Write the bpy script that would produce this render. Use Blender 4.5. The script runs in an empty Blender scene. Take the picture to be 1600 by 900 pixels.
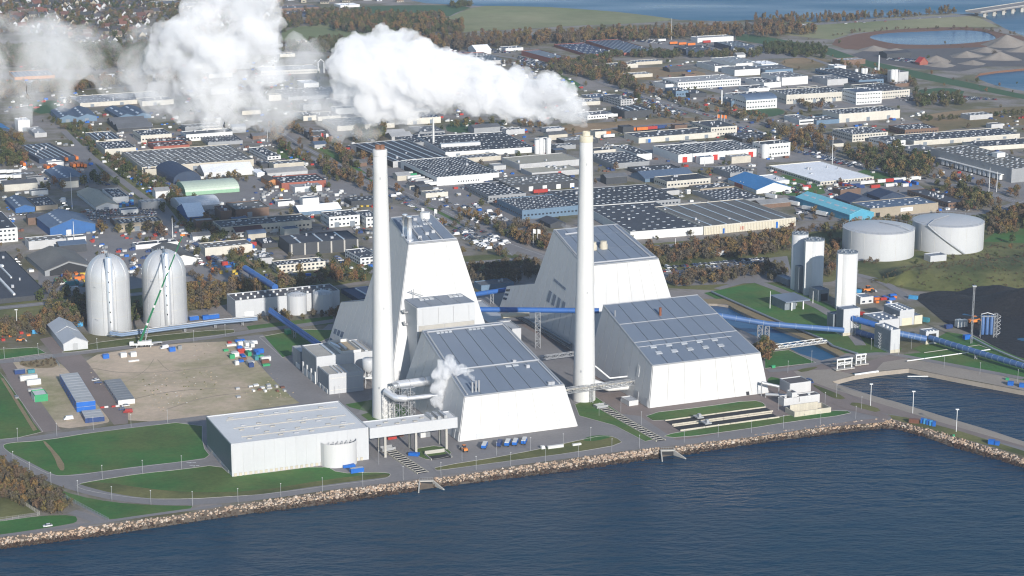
import bpy, math, random, os
import numpy as np
from mathutils import Vector, Matrix
from mathutils.geometry import tessellate_polygon
random.seed(7); rng = np.random.default_rng(7)
SC = bpy.context.scene
COL = SC.collection
# ---------------------------------------------------------------- camera
FPX = 3230.0; PITCH = math.atan(800 / FPX); CAM_H = 343.0
cp, sp = math.cos(PITCH), math.sin(PITCH)
cam = bpy.data.cameras.new('camera'); camo = bpy.data.objects.new('camera', cam); COL.objects.link(camo)
cam.sensor_width = 36.0; cam.lens = 36.0 * FPX / 1600.0
cam.clip_start = 1.0; cam.clip_end = 60000.0
camo.location = (0, 0, CAM_H); camo.rotation_euler = (math.pi / 2 - PITCH, 0, 0)
SC.camera = camo
# ---------------------------------------------------------------- sky and sun
SUN_EL, SUN_AZ = math.radians(20.0), math.radians(-68.5)      # azimuth measured from +X, counter-clockwise
w = bpy.data.worlds.new('World'); SC.world = w; w.use_nodes = True
nt = w.node_tree; bg = nt.nodes['Background']
sky = nt.nodes.new('ShaderNodeTexSky'); sky.sky_type = 'NISHITA'; sky.sun_disc = False
sky.sun_elevation = SUN_EL; sky.sun_rotation = math.pi / 2 - SUN_AZ
sky.altitude = 300; sky.air_density = 1.0; sky.dust_density = 0.3; sky.ozone_density = 2.5
nt.links.new(sky.outputs[0], bg.inputs[0]); bg.inputs[1].default_value = 0.13
sd = Vector((math.cos(SUN_EL) * math.cos(SUN_AZ), math.cos(SUN_EL) * math.sin(SUN_AZ), math.sin(SUN_EL)))
sl = bpy.data.lights.new('sun', 'SUN'); sl.energy = 4.9; sl.angle = math.radians(0.5); sl.color = (1.0, 0.95, 0.885)
so = bpy.data.objects.new('sun', sl); COL.objects.link(so); so.rotation_euler = (-sd).to_track_quat('-Z', 'Y').to_euler()
so.location = (0, 0, 600)
SC.view_settings.view_transform = 'Standard'; SC.view_settings.look = 'None'; SC.view_settings.exposure = 0.14
SC.view_settings.gamma = 1.0
SC.render.engine = 'CYCLES'
cy = SC.cycles
cy.max_bounces = 26; cy.diffuse_bounces = 2; cy.glossy_bounces = 2; cy.transmission_bounces = 2; cy.volume_bounces = 26
cy.transparent_max_bounces = 8; cy.use_denoising = True; cy.use_adaptive_sampling = True; cy.adaptive_threshold = 0.02
cy.caustics_reflective = False; cy.caustics_refractive = False
cy.volume_step_rate = 1.0; cy.pixel_filter_type = 'BLACKMAN_HARRIS'; cy.filter_width = 1.15; HAZE = 0.000045

# ---------------------------------------------------------------- survey: where a sight line meets a level plane
def G(px, py, h=0.0):
    x = (px - 800) / FPX; v = (py - 450) / FPX
    d = (x, cp - v * sp, -sp - v * cp); t = (CAM_H - h) / -d[2]
    return (d[0] * t, d[1] * t)
def PX(X, Y, Z):
    dz = Z - CAM_H; z = Y * cp - dz * sp; u = Y * sp + dz * cp
    return (800 + FPX * X / z, 450 - FPX * u / z)
def Ht(b, ty):
    X, Y = G(*b); lo, hi = 0.0, 400.0
    for _ in range(40):
        m = (lo + hi) / 2
        if PX(X, Y, m)[1] > ty: lo = m
        else: hi = m
    return lo
GRID = math.radians(23.0)
U = Vector((math.cos(GRID), math.sin(GRID), 0)); V = Vector((-math.sin(GRID), math.cos(GRID), 0))

# ---------------------------------------------------------------- object helpers
def tag(o, label=None, cat=None, group=None, kind=None):
    if label: o['label'] = label
    if cat: o['category'] = cat
    if group: o['group'] = group
    if kind: o['kind'] = kind
    return o
def thing(name, label, cat, loc=(0, 0, 0), rz=0.0, group=None):
    o = bpy.data.objects.new(name, None); COL.objects.link(o); o.location = loc; o.rotation_euler = (0, 0, rz)
    o.empty_display_size = 1
    return tag(o, label, cat, group)
def copy_tree(o, parent=None):
    c = o.copy(); COL.objects.link(c); c.parent = parent
    for ch in o.children: copy_tree(ch, c)
    return c
class MB:
    """collects faces, links them as ONE mesh object"""
    def __init__(s): s.v = []; s.f = []; s.m = []; s.sm = []
    def face(s, pts, m=0, sm=False):
        b = len(s.v); s.v += [tuple(p) for p in pts]; s.f.append(tuple(range(b, b + len(pts)))); s.m.append(m); s.sm.append(sm)
    def grid(s, vs, fs, m=0, sm=False):
        b = len(s.v); s.v += [tuple(p) for p in vs]
        for f in fs: s.f.append(tuple(i + b for i in f)); s.m.append(m); s.sm.append(sm)
    def hexa(s, b4, t4, m=0):
        s.grid(list(b4) + list(t4), [(3, 2, 1, 0), (4, 5, 6, 7), (0, 1, 5, 4), (1, 2, 6, 5), (2, 3, 7, 6), (3, 0, 4, 7)], m)
    def box(s, x0, y0, z0, x1, y1, z1, m=0):
        s.hexa([(x0, y0, z0), (x1, y0, z0), (x1, y1, z0), (x0, y1, z0)], [(x0, y0, z1), (x1, y0, z1), (x1, y1, z1), (x0, y1, z1)], m)
    def tube(s, pts, r, n=8, m=0, cap=True, r2=None):
        pts = [Vector(p) for p in pts]; k = len(pts); vs = []
        for i, p in enumerate(pts):
            d = (pts[min(i + 1, k - 1)] - pts[max(i - 1, 0)]).normalized()
            a = d.cross(Vector((0, 0, 1)))
            if a.length < 1e-3: a = Vector((1, 0, 0))
            a.normalize(); b = d.cross(a)
            rr = r if r2 is None else r + (r2 - r) * i / max(k - 1, 1)
            for j in range(n):
                t = 2 * math.pi * j / n; vs.append(p + a * (rr * math.cos(t)) + b * (rr * math.sin(t)))
        fs = [(i * n + j, i * n + (j + 1) % n, (i + 1) * n + (j + 1) % n, (i + 1) * n + j) for i in range(k - 1) for j in range(n)]
        s.grid(vs, fs, m, n > 6)
        if cap: s.face(vs[:n][::-1], m); s.face(vs[-n:], m)
    def bar(s, a, b, w, m=0): s.tube([a, b], w, 4, m)
    def lathe(s, prof, n=32, c=(0, 0), m=0, sm=True, cap=True):
        vs = [(c[0] + r * math.cos(2 * math.pi * j / n), c[1] + r * math.sin(2 * math.pi * j / n), z) for r, z in prof for j in range(n)]
        k = len(prof)
        s.grid(vs, [(i * n + j, i * n + (j + 1) % n, (i + 1) * n + (j + 1) % n, (i + 1) * n + j) for i in range(k - 1) for j in range(n)], m, sm)
        if cap and prof[-1][0] > 0.01: s.face(vs[-n:], m)
    def lattice(s, a, b, w, seg, r, m=0):
        """square braced truss from a to b"""
        a = Vector(a); b = Vector(b); d = (b - a).normalized()
        x = d.cross(Vector((0, 0, 1)))
        if x.length < 1e-3: x = Vector((1, 0, 0))
        x.normalize(); y = d.cross(x)
        cs = [x * w / 2 + y * w / 2, -x * w / 2 + y * w / 2, -x * w / 2 - y * w / 2, x * w / 2 - y * w / 2]
        for c in cs: s.bar(a + c, b + c, r, m)
        for i in range(seg):
            p = a.lerp(b, i / seg); q = a.lerp(b, (i + 1) / seg)
            for k in range(4):
                c0, c1 = cs[k], cs[(k + 1) % 4]
                s.bar(p + c0, q + c1 if i % 2 else p + c1, r * .7, m) if False else s.bar((p if i % 2 else q) + c0, (q if i % 2 else p) + c1, r * .7, m)
                s.bar(q + c0, q + c1, r * .7, m)
    def build(s, name, mats, parent=None, loc=None, kind=None):
        if not isinstance(mats, (list, tuple)): mats = [mats]
        me = bpy.data.meshes.new(name); me.from_pydata(s.v, [], s.f)
        for mt in mats: me.materials.append(mt)
        me.polygons.foreach_set('material_index', s.m); me.polygons.foreach_set('use_smooth', s.sm); me.update()
        o = bpy.data.objects.new(name, me); COL.objects.link(o)
        if parent is not None: o.parent = parent
        if loc is not None: o.location = loc
        if kind: o['kind'] = kind
        return o
def child(name, me, parent, loc=(0, 0, 0), rz=0, kind=None):
    o = bpy.data.objects.new(name, me); COL.objects.link(o); o.parent = parent; o.location = loc; o.rotation_euler = (0, 0, rz)
    if kind: o['kind'] = kind
    return o

# ---------------------------------------------------------------- materials
_mc = {}
def mat(name, col, rough=0.8, var=0.12, sc=0.15, metal=0.0, panel=None, streak=0.0, rnd=0.0, fine=0.08, bump=0.0, coord='Object', col2=None, spec=0.4):
    if name in _mc: return _mc[name]
    m = bpy.data.materials.new(name); m.use_nodes = True; t = m.node_tree; N, L = t.nodes, t.links
    b = N['Principled BSDF']; b.inputs['Roughness'].default_value = rough; b.inputs['Metallic'].default_value = metal
    b.inputs['Specular IOR Level'].default_value = spec
    tc = N.new('ShaderNodeTexCoord'); P = tc.outputs[coord] if coord != 'World' else N.new('ShaderNodeNewGeometry').outputs['Position']
    def math_(op, a, b_=None, c=None):
        n = N.new('ShaderNodeMath'); n.operation = op
        for i, x in enumerate((a, b_, c)):
            if x is None: continue
            if isinstance(x, (int, float)): n.inputs[i].default_value = x
            else: L.new(x, n.inputs[i])
        return n.outputs[0]
    def noise(scale, det=4, vec=None, rough_=.6):
        n = N.new('ShaderNodeTexNoise'); n.inputs['Scale'].default_value = scale; n.inputs['Detail'].default_value = det; n.inputs['Roughness'].default_value = rough_
        L.new(vec or P, n.inputs['Vector']); return n.outputs['Fac']
    k = math_('MULTIPLY_ADD', math_('SUBTRACT', noise(sc), .5), 2 * var * 1.6, 1.0)
    k = math_('ADD', k, math_('MULTIPLY', math_('SUBTRACT', noise(sc * 14 if sc < .5 else sc * 5, 3), .5), fine * 3))
    if panel:
        sn = N.new('ShaderNodeVectorMath'); sn.operation = 'SNAP'; L.new(P, sn.inputs[0]); sn.inputs[1].default_value = panel
        wn = N.new('ShaderNodeTexWhiteNoise'); L.new(sn.outputs[0], wn.inputs['Vector'])
        k = math_('ADD', k, math_('MULTIPLY', math_('SUBTRACT', wn.outputs['Value'], .5), .09))
    if streak:
        mp = N.new('ShaderNodeMapping'); L.new(P, mp.inputs['Vector']); mp.inputs['Scale'].default_value = (1, 1, .06)
        k = math_('ADD', k, math_('MULTIPLY', math_('SUBTRACT', noise(.8, 4, mp.outputs[0]), .55), streak * 2))
    if rnd:
        oi = N.new('ShaderNodeObjectInfo'); k = math_('ADD', k, math_('MULTIPLY', math_('SUBTRACT', oi.outputs['Random'], .5), rnd))
    mx = N.new('ShaderNodeVectorMath'); mx.operation = 'SCALE'; L.new(k, mx.inputs['Scale'])
    if col2:
        mm = N.new('ShaderNodeMix'); mm.data_type = 'RGBA'; mm.inputs[6].default_value = (*col, 1); mm.inputs[7].default_value = (*col2, 1)
        r = N.new('ShaderNodeValToRGB'); r.color_ramp.elements[0].position = .42; r.color_ramp.elements[1].position = .6
        L.new(noise(sc * .6, 6, None, .65), r.inputs[0]); L.new(r.outputs[0], mm.inputs[0]); L.new(mm.outputs[2], mx.inputs[0])
    else: mx.inputs[0].default_value = col
    L.new(mx.outputs[0], b.inputs['Base Color'])
    if bump:
        bp = N.new('ShaderNodeBump'); bp.inputs['Strength'].default_value = 1; bp.inputs['Distance'].default_value = bump
        L.new(noise(sc * 10, 4), bp.inputs['Height']); L.new(bp.outputs[0], b.inputs['Normal'])
    _mc[name] = m; return m
def rampmat(name, cols, rough=.9, loc_scale=0.004, split=.5, coord_noise=.35, spec=.1, transl=0.0):
    """colour picked per object or instance, near ones alike"""
    m = bpy.data.materials.new(name); m.use_nodes = True; t = m.node_tree; N, L = t.nodes, t.links
    b = N['Principled BSDF']; b.inputs['Roughness'].default_value = rough; b.inputs['Specular IOR Level'].default_value = spec
    oi = N.new('ShaderNodeObjectInfo'); no = N.new('ShaderNodeTexNoise'); no.inputs['Scale'].default_value = loc_scale; no.inputs['Detail'].default_value = 1
    L.new(oi.outputs['Location'], no.inputs['Vector'])
    a = N.new('ShaderNodeMath'); a.operation = 'MULTIPLY_ADD'; L.new(no.outputs['Fac'], a.inputs[0]); a.inputs[1].default_value = 1.6; a.inputs[2].default_value = -.55 - split * .25 + .12
    c = N.new('ShaderNodeMath'); c.operation = 'MULTIPLY_ADD'; L.new(oi.outputs['Random'], c.inputs[0]); c.inputs[1].default_value = split; L.new(a.outputs[0], c.inputs[2])
    c.use_clamp = False
    fr = N.new('ShaderNodeMath'); fr.operation = 'ADD'; L.new(c.outputs[0], fr.inputs[0]); fr.inputs[1].default_value = .2; fr.use_clamp = True
    r = N.new('ShaderNodeValToRGB'); e = r.color_ramp.elements
    while len(e) < len(cols): e.new(.5)
    for i, q in enumerate(cols): e[i].position = i / (len(cols) - 1) if len(cols) > 1 else 0; e[i].color = (*q, 1)
    L.new(fr.outputs[0], r.inputs[0])
    tc = N.new('ShaderNodeTexCoord'); n2 = N.new('ShaderNodeTexNoise'); n2.inputs['Scale'].default_value = coord_noise; L.new(tc.outputs['Object'], n2.inputs['Vector'])
    k = N.new('ShaderNodeMath'); k.operation = 'MULTIPLY_ADD'; L.new(n2.outputs['Fac'], k.inputs[0]); k.inputs[1].default_value = 1.3; k.inputs[2].default_value = .35
    s = N.new('ShaderNodeVectorMath'); s.operation = 'SCALE'; L.new(r.outputs[0], s.inputs[0]); L.new(k.outputs[0], s.inputs['Scale'])
    L.new(s.outputs[0], b.inputs['Base Color'])
    if transl:
        tr = N.new('ShaderNodeBsdfTranslucent'); L.new(s.outputs[0], tr.inputs[0]); mi = N.new('ShaderNodeMixShader'); mi.inputs[0].default_value = transl
        L.new(b.outputs[0], mi.inputs[1]); L.new(tr.outputs[0], mi.inputs[2]); L.new(mi.outputs[0], N['Material Output'].inputs[0])
    return m

WALL = {'wh': (.66, .66, .64), 'cr': (.56, .53, .46), 'gy': (.27, .28, .29), 'lg': (.44, .44, .44), 'dk': (.045, .05, .058), 'db': (.03, .05, .09),
        'bl': (.03, .12, .32), 'bg': (.12, .19, .27), 'tn': (.34, .29, .22), 'br': (.16, .10, .07), 'rd': (.30, .09, .06), 'or': (.5, .22, .08),
        'tq': (.08, .32, .45), 'gn': (.25, .42, .28), 'be': (.50, .46, .38)}
ROOF = {'dk': (.052, .057, .070), 'gy': (.13, .135, .145), 'lg': (.34, .34, .34), 'wh': (.88, .88, .88), 'bg': (.085, .125, .19), 'bl': (.04, .19, .42), 'db': (.03, .05, .10),
        'tq': (.15, .42, .50), 'be': (.40, .37, .29), 'mr': (.10, .045, .04), 'pt': (.13, .125, .12), 'gn': (.45, .52, .42), 'bn': (.12, .10, .085)}
def wallm(k): return mat('wall_' + k, WALL[k], .6, .06, .05, panel=(4.0, 4.0, 3.0), streak=.08, rnd=.14)
def roofm(k):
    return mat('roof_' + k, ROOF[k], .75, .28 if k in ('dk', 'gy', 'pt', 'lg') else .1, .04, rnd=.35, fine=.14, col2=(.15, .145, .13) if k == 'pt' else None)
M = {
 'panel': mat('white_cladding', (.555, .555, .55), .42, .04, .03, streak=.075, rnd=.05, fine=.02),
 'panel_lg': mat('pale_grey_cladding', (.50, .51, .52), .45, .04, .04, streak=.05, rnd=.05, fine=.03),
 'seam': mat('seam_dark', (.13, .14, .15), .7, .05, .2),
 'seam_l': mat('seam_pale', (.60, .59, .55), .7, .05, .2),
 'zinc': mat('blue_grey_roof_sheet', (.165, .20, .255), .5, .07, .05, rnd=.05, fine=.05),
 'zincl': mat('pale_roof_sheet', (.42, .43, .45), .5, .07, .05, fine=.05),
 'ribroof': mat('ribbed_pale_roof', (.70, .69, .67), .45, .07, .05, fine=.06),
 'concrete': mat('concrete', (.42, .40, .36), .85, .15, .1, fine=.1),
 'concrete_w': mat('stained_concrete', (.50, .46, .37), .85, .16, .2, streak=.25, fine=.1),
 'chim': mat('white_concrete_shaft', (.61, .61, .595), .6, .03, .05, streak=.09, fine=.02),
 'steel': mat('galvanised_steel', (.42, .43, .44), .45, .1, .3, metal=.3),
 'duct': mat('bright_duct_sheet', (.78, .79, .80), .28, .06, .1, metal=.55, fine=.04),
 'silo': mat('aluminium_silo', (.62, .63, .64), .38, .06, .08, metal=.35, streak=.05, fine=.04),
 'dark': mat('dark_void', (.02, .022, .026), .7, .1, .2),
 'glass': mat('window_glass', (.03, .04, .055), .15, .1, .3, spec=.6),
 'glassb': mat('blue_window_band', (.10, .14, .21), .25, .1, .3, spec=.5),
 'frame': mat('window_frame', (.55, .55, .55), .5, .03, .3),
 'skyl': mat('skylight_dome', (.46, .48, .50), .25, .12, .3, rnd=.2),
 'blue': mat('blue_conveyor_sheet', (.035, .12, .36), .42, .09, .08, fine=.06),
 'blue2': mat('dusty_blue_conveyor', (.06, .13, .29), .5, .14, .08, fine=.08),
 'white': mat('white_paint', (.72, .72, .70), .5, .05, .2),
 'rust': mat('rusty_steel', (.22, .08, .04), .85, .2, .3),
 'pipeb': mat('pale_blue_pipe', (.20, .27, .38), .5, .1, .2),
 'green': mat('green_paint', (.02, .16, .07), .45, .05, .2),
 'red': mat('red_paint', (.5, .04, .03), .45, .08, .3), 'orange': mat('orange_paint', (.65, .20, .03), .5, .08, .3),
 'bluep': mat('container_blue', (.015, .12, .42), .5, .1, .3, rnd=.25), 'black': mat('rubber', (.02, .02, .02), .8, .05, .4),
 'stonew': mat('wood_pale', (.45, .36, .24), .8, .15, .4),
 'coal': mat('coal', (.014, .015, .018), .8, .3, .03, bump=1.2, coord='World'),
}
# ================================================================ terrain, water, lawns, roads
def chaikin(p, n=2, closed=False):
    p = [tuple(q) for q in p]
    for _ in range(n):
        r = []; k = len(p)
        if not closed: r.append(p[0])
        for i in range(k if closed else k - 1):
            a, b = p[i], p[(i + 1) % k]
            r += [tuple(a[j] * .75 + b[j] * .25 for j in range(len(a))), tuple(a[j] * .25 + b[j] * .75 for j in range(len(a)))]
        if not closed: r.append(p[-1])
        p = r
    return p
def pxs(s): return [tuple(float(c) for c in q.split(',')) for q in s.split()]
def gpoly(s, h=0.0): return [G(*q, h) for q in (pxs(s) if isinstance(s, str) else s)]
ZN = [0]
def sheet(name, poly, m, z, kind='structure', holes=(), label=None):
    if 0 < z < .6: ZN[0] += 1; z += ZN[0] % 24 * .001
    loops = [[Vector((x, y, 0)) for x, y in poly]] + [[Vector((x, y, 0)) for x, y in h] for h in holes]
    tri = tessellate_polygon(loops); vs = [(*p.xy, z) for l in loops for p in l]
    fs = []
    for t in tri:
        a, b, c = (Vector(vs[i]) for i in t)
        fs.append(t if (b - a).cross(c - a).z > 0 else t[::-1])
    me = bpy.data.meshes.new(name); me.from_pydata(vs, [], fs); me.materials.append(m)
    o = bpy.data.objects.new(name, me); COL.objects.link(o); return tag(o, label, None, None, kind)
def ribbon(name, pl, width, m, z, kind='structure', offset=0.0, thick=0):
    p = [Vector((x, y, 0)) for x, y in pl]; L_, R_ = [], []; ZN[0] += 1; z += ZN[0] % 24 * .001
    for i, q in enumerate(p):
        d = (p[min(i + 1, len(p) - 1)] - p[max(i - 1, 0)]).normalized(); n = Vector((-d.y, d.x, 0))
        L_.append(q + n * (offset + width / 2)); R_.append(q + n * (offset - width / 2))
    b = MB()
    for i in range(len(p) - 1):
        a = [(*L_[i].xy, z), (*R_[i].xy, z), (*R_[i + 1].xy, z), (*L_[i + 1].xy, z)]
        if thick: b.hexa([(x, y, z - thick) for x, y, _ in a], a)
        else: b.face(a)
    o = b.build(name, m); return tag(o, None, None, None, kind)
def wallstrip(name, pl, z0, z1, m, closed=False, kind='structure'):
    b = MB(); k = len(pl)
    for i in range(k if closed else k - 1):
        a, c = pl[i], pl[(i + 1) % k]; b.face([(*a, z0), (*c, z0), (*c, z1), (*a, z1)])
    return tag(b.build(name, m), None, None, None, kind)

GW = 'World'
M['ground'] = mat('town_ground', (.27, .24, .22), .95, .25, .03, col2=(.135, .125, .06), fine=.16, coord=GW)
M['asph'] = mat('asphalt', (.235, .222, .218), .9, .14, .04, fine=.10, coord=GW)
M['asph2'] = mat('dark_asphalt', (.11, .105, .108), .9, .15, .04, fine=.1, coord=GW)
M['pave'] = mat('brown_paving', (.235, .19, .17), .9, .14, .04, fine=.1, coord=GW)
M['quay'] = mat('quay_concrete', (.33, .285, .235), .9, .14, .05, fine=.12, coord=GW)
M['grass'] = mat('mown_grass', (.044, .148, .030), .95, .32, .03, fine=.2, coord=GW, col2=(.095, .145, .036))
M['grass2'] = mat('rough_grass', (.165, .16, .055), .95, .25, .03, fine=.2, coord=GW, col2=(.07, .09, .025))
M['grassb'] = mat('field_green', (.04, .105, .04), .95, .12, .004, fine=.05, coord=GW)
M['meadow'] = mat('dry_meadow', (.30, .28, .15), .95, .2, .004, fine=.1, coord=GW, col2=(.17, .20, .08))
M['brownf'] = mat('brown_field', (.33, .22, .12), .95, .15, .01, fine=.12, coord=GW, col2=(.17, .135, .06))
M['reed'] = mat('reed_bed', (.17, .085, .05), .95, .2, .01, fine=.12, coord=GW)
M['dirt'] = mat('gravel_lot', (.56, .44, .32), .95, .18, .02, fine=.16, coord=GW, col2=(.29, .27, .14))
M['sand'] = mat('gravel_heap', (.25, .22, .19), .95, .2, .05, fine=.12, coord=GW)
M['rut'] = mat('churned_soil', (.36, .29, .215), .95, .3, .1, fine=.2, coord=GW)
M['strip'] = mat('dry_verge', (.26, .20, .11), .95, .2, .05, fine=.2, coord=GW)
M['line'] = mat('road_paint', (.7, .7, .68), .7, .1, .3)
M['rockbed'] = mat('rock_bed', (.13, .105, .08), .95, .3, .3, fine=.3, coord=GW)
M['wetrock'] = mat('wet_rock', (.03, .025, .02), .6, .3, .3, fine=.3, coord=GW)

def water_mat(name, deep, rough, s1, amp):
    m = bpy.data.materials.new(name); m.use_nodes = True; t = m.node_tree; N, L = t.nodes, t.links; b = N['Principled BSDF']
    b.inputs['IOR'].default_value = 1.33; b.inputs['Specular IOR Level'].default_value = .26
    g = N.new('ShaderNodeNewGeometry')
    mp = N.new('ShaderNodeMapping'); L.new(g.outputs['Position'], mp.inputs[0]); mp.inputs['Rotation'].default_value = (0, 0, math.radians(-38)); mp.inputs['Scale'].default_value = (.34, 1.0, 1)
    n1 = N.new('ShaderNodeTexNoise'); n1.inputs['Scale'].default_value = s1; n1.inputs['Detail'].default_value = 3; n1.inputs['Roughness'].default_value = .55; n1.inputs['Distortion'].default_value = .4; L.new(mp.outputs[0], n1.inputs['Vector'])
    n2 = N.new('ShaderNodeTexNoise'); n2.inputs['Scale'].default_value = s1 * 5.0; n2.inputs['Detail'].default_value = 3; L.new(mp.outputs[0], n2.inputs['Vector'])
    a = N.new('ShaderNodeMath'); a.operation = 'MULTIPLY_ADD'; L.new(n2.outputs['Fac'], a.inputs[0]); a.inputs[1].default_value = .32; L.new(n1.outputs['Fac'], a.inputs[2])
    bp = N.new('ShaderNodeBump'); bp.inputs['Distance'].default_value = amp; bp.inputs['Strength'].default_value = 1; L.new(a.outputs[0], bp.inputs['Height']); L.new(bp.outputs[0], b.inputs['Normal'])
    n3 = N.new('ShaderNodeTexNoise'); n3.inputs['Scale'].default_value = .006; n3.inputs['Detail'].default_value = 3; L.new(mp.outputs[0], n3.inputs['Vector'])
    rr_ = N.new('ShaderNodeMapRange'); rr_.inputs[1].default_value = .35; rr_.inputs[2].default_value = .65; rr_.inputs[3].default_value = rough * .6; rr_.inputs[4].default_value = rough * 1.5; L.new(n3.outputs['Fac'], rr_.inputs[0]); L.new(rr_.outputs[0], b.inputs['Roughness'])
    r = N.new('ShaderNodeValToRGB'); e = r.color_ramp.elements; e[0].position = .35; e[0].color = (*deep, 1); e[1].position = .68; e[1].color = (deep[0] * 1.1, deep[1] * 1.6, deep[2] * 1.2, 1)
    L.new(n3.outputs['Fac'], r.inputs[0]); L.new(r.outputs[0], b.inputs['Base Color']); return m
M['sea'] = water_mat('sea_water', (.002, .024, .062), .24, .13, 2.4)
M['lake'] = water_mat('sheltered_water', (.016, .07, .18), .3, .3, .2)

SHORE_T = pxs('-900,958 -300,885 0,841 150,822 275,805 350,792 400,784 525,766 652,751 700,745 800,730 900,716 1025,700 1050,699 1200,677 1300,663 1370,655 1392,655 1425,664 1470,675 1550,700 1600,715 1900,806 2600,1020')
SHORE_B = pxs('-900,975 -300,903 0,860 75,850 160,839 275,822 400,804 525,789 650,769 695,762 800,749 900,737 1032,717 1075,711 1200,692 1325,676 1385,671 1404,673 1450,686 1500,704 1575,725 1600,733 1900,824 2600,1040')
BASIN = '1900,775 1600,690 1550,673 1475,651 1400,628 1325,608 1300,596 1335,587 1372,581 1420,576 1500,592 1600,611 1900,668 2600,810'
CANAL = '1078,473 1135,475 1150,484 1207,510 1262,531 1310,555 1316,561 1306,567 1276,566 1238,547 1225,538 1190,530 1112,494'
LAGOON = '1350,58 1382,51 1440,49 1500,46 1541,49 1561,60 1540,65 1480,70 1420,70 1392,68'
INTAKE = '1322,577 1345,570 1363,572 1369,580 1335,586'
def water_edges():
    shore = gpoly(SHORE_T)
    basin = gpoly(BASIN)
    east = gpoly('2700,110 1700,104 1600,107 1558,111 1530,115 1523,121 1545,130 1570,137 1600,142 1760,158 2700,250')
    coast = gpoly('2700,105 1700,80 1600,56 1571,45 1548,32 1538,27 1525,24 1480,20 1400,25 1330,32 1265,34 1200,30 1130,33 1062,31 1020,25 960,18 860,11 745,9 665,5 640,0 600,-30 520,-90 420,-150')
    return shore, basin, east, coast
shore, basin, east, coast = water_edges()
land = shore + [G(2600, 1000)] + basin + east[::-1] + coast + [(-4500, 6500), (-4500, 700)]
# east bay is a notch: its far side comes first when walking north
land = shore + basin + [G(3600, 800), G(3600, 250)] + [G(2700, 250)] + gpoly('1760,158 1600,142 1570,137 1545,130 1523,121 1530,115 1558,111 1600,107 1700,104 2700,110') + coast + [(-4500, 6500), (-4500, 700)]
canal, lagoon, intake = chaikin(gpoly(CANAL), 1, True), chaikin(gpoly(LAGOON), 2, True), gpoly(INTAKE)
sheet('ground', land, M['ground'], 0.0, holes=[canal, lagoon, intake])
b = MB(); b.face([(-30000, -3000, -2.6), (30000, -3000, -2.6), (30000, 40000, -2.6), (-30000, 40000, -2.6)])
tag(b.build('sea', M['sea']), None, None, None, 'structure')
M['bay'] = water_mat('sky_tinted_far_water', (.018, .085, .19), .35, .12, .8)  # bluer than the near sea: grazing sky reflection and haze put into the colour
b = MB(); b.face([(-2500, 2250, -2.5), (30000, 2250, -2.5), (30000, 40000, -2.5), (-2500, 40000, -2.5)]); tag(b.build('sky_tinted_far_water', M['bay']), None, None, None, 'structure')
for nm, pl in (('canal_water', canal), ('lagoon_water', lagoon), ('intake_water', intake)):
    sheet(nm, [(x + (x - sum(q[0] for q in pl) / len(pl)) * .02, y + (y - sum(q[1] for q in pl) / len(pl)) * .02) for x, y in pl], M['lake'], -.3 if 'lagoon' in nm else -1.6)
for nm, pl in (('canal_bank', canal), ('lagoon_bank', lagoon), ('intake_bank', intake)):
    wallstrip(nm, pl, -3, -0.002, M['reed' if 'lagoon' in nm else 'quay'], True)
wallstrip('quay_wall', basin, -6, 0, M['quay'])
wallstrip('shore_bank', [G(*q) for q in ((1700, 104), (1600, 107), (1558, 111), (1530, 115), (1523, 121), (1545, 130), (1570, 137), (1600, 142))], -4, 0, M['reed'])
wallstrip('shore_bank', coast, -4, 0, M['reed'])
def resample(pl, n):
    pl = [Vector(p) for p in pl]; d = [0]
    for a, c in zip(pl, pl[1:]): d.append(d[-1] + (c - a).length)
    out = []
    for i in range(n):
        t = d[-1] * i / (n - 1); k = max(j for j in range(len(d)) if d[j] <= t + 1e-9); k = min(k, len(pl) - 2)
        out.append(pl[k].lerp(pl[k + 1], (t - d[k]) / max(d[k + 1] - d[k], 1e-9)))
    return out
# rock revetment: bed, then boulders (one stuff object) laid on it
top = [G(*q) for q in SHORE_T]; bot = [G(x, y, -2.7) for x, y in SHORE_B]
bed = MB(); ROCKPTS = []
for i in range(len(top) - 1):
    a, c, d, e = top[i], top[i + 1], bot[i + 1], bot[i]
    P0, P1, P2, P3 = (Vector((*a, 0)), Vector((*c, 0)), Vector((*d, -3.4)), Vector((*e, -3.4)))
    dn = (P3 - P0) * .9 + P0; dn2 = (P2 - P1) * .9 + P1; bed.face([P0, P3, P2, P1])
    if SHORE_T[i][0] < -350 or SHORE_T[i][0] > 1650: continue
    area = ((P1 - P0).cross(P3 - P0)).length
    for _ in range(int(area * 1.25)):
        s_, t_ = random.random(), random.random() ** .9
        q = P0.lerp(P1, s_).lerp(P3.lerp(P2, s_), t_)
        px_ = PX(q.x, q.y, 0)[0]
        if any(g0 < px_ < g1 for g0, g1 in ((656, 678), (1034, 1054))) and t_ > .0: continue
        ROCKPTS.append((q.x, q.y, q.z + .15 - max(0, t_ - .9) * 1.5, random.choice((.35, .45, .55, .65, .85)) * random.uniform(.85, 1.2) * (1.5 if random.random() < .06 else 1), random.uniform(0, 6.28), t_))
tag(bed.build('rock_slope', M['rockbed']), None, None, None, 'structure')

PATCH = []   # name, px polygon, material, layer, smooth
def P_(name, s, m, lay, sm=1, kerb=0, holes=()):
    pl = gpoly(s)
    if sm: pl = chaikin(pl, sm, True)
    sheet(name, pl, M[m], lay * .03, holes=holes)
    if kerb: ribbon('kerb', pl + [pl[0]], .35, M['concrete'], lay * .03 + .1, thick=.1)
    return pl
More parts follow.
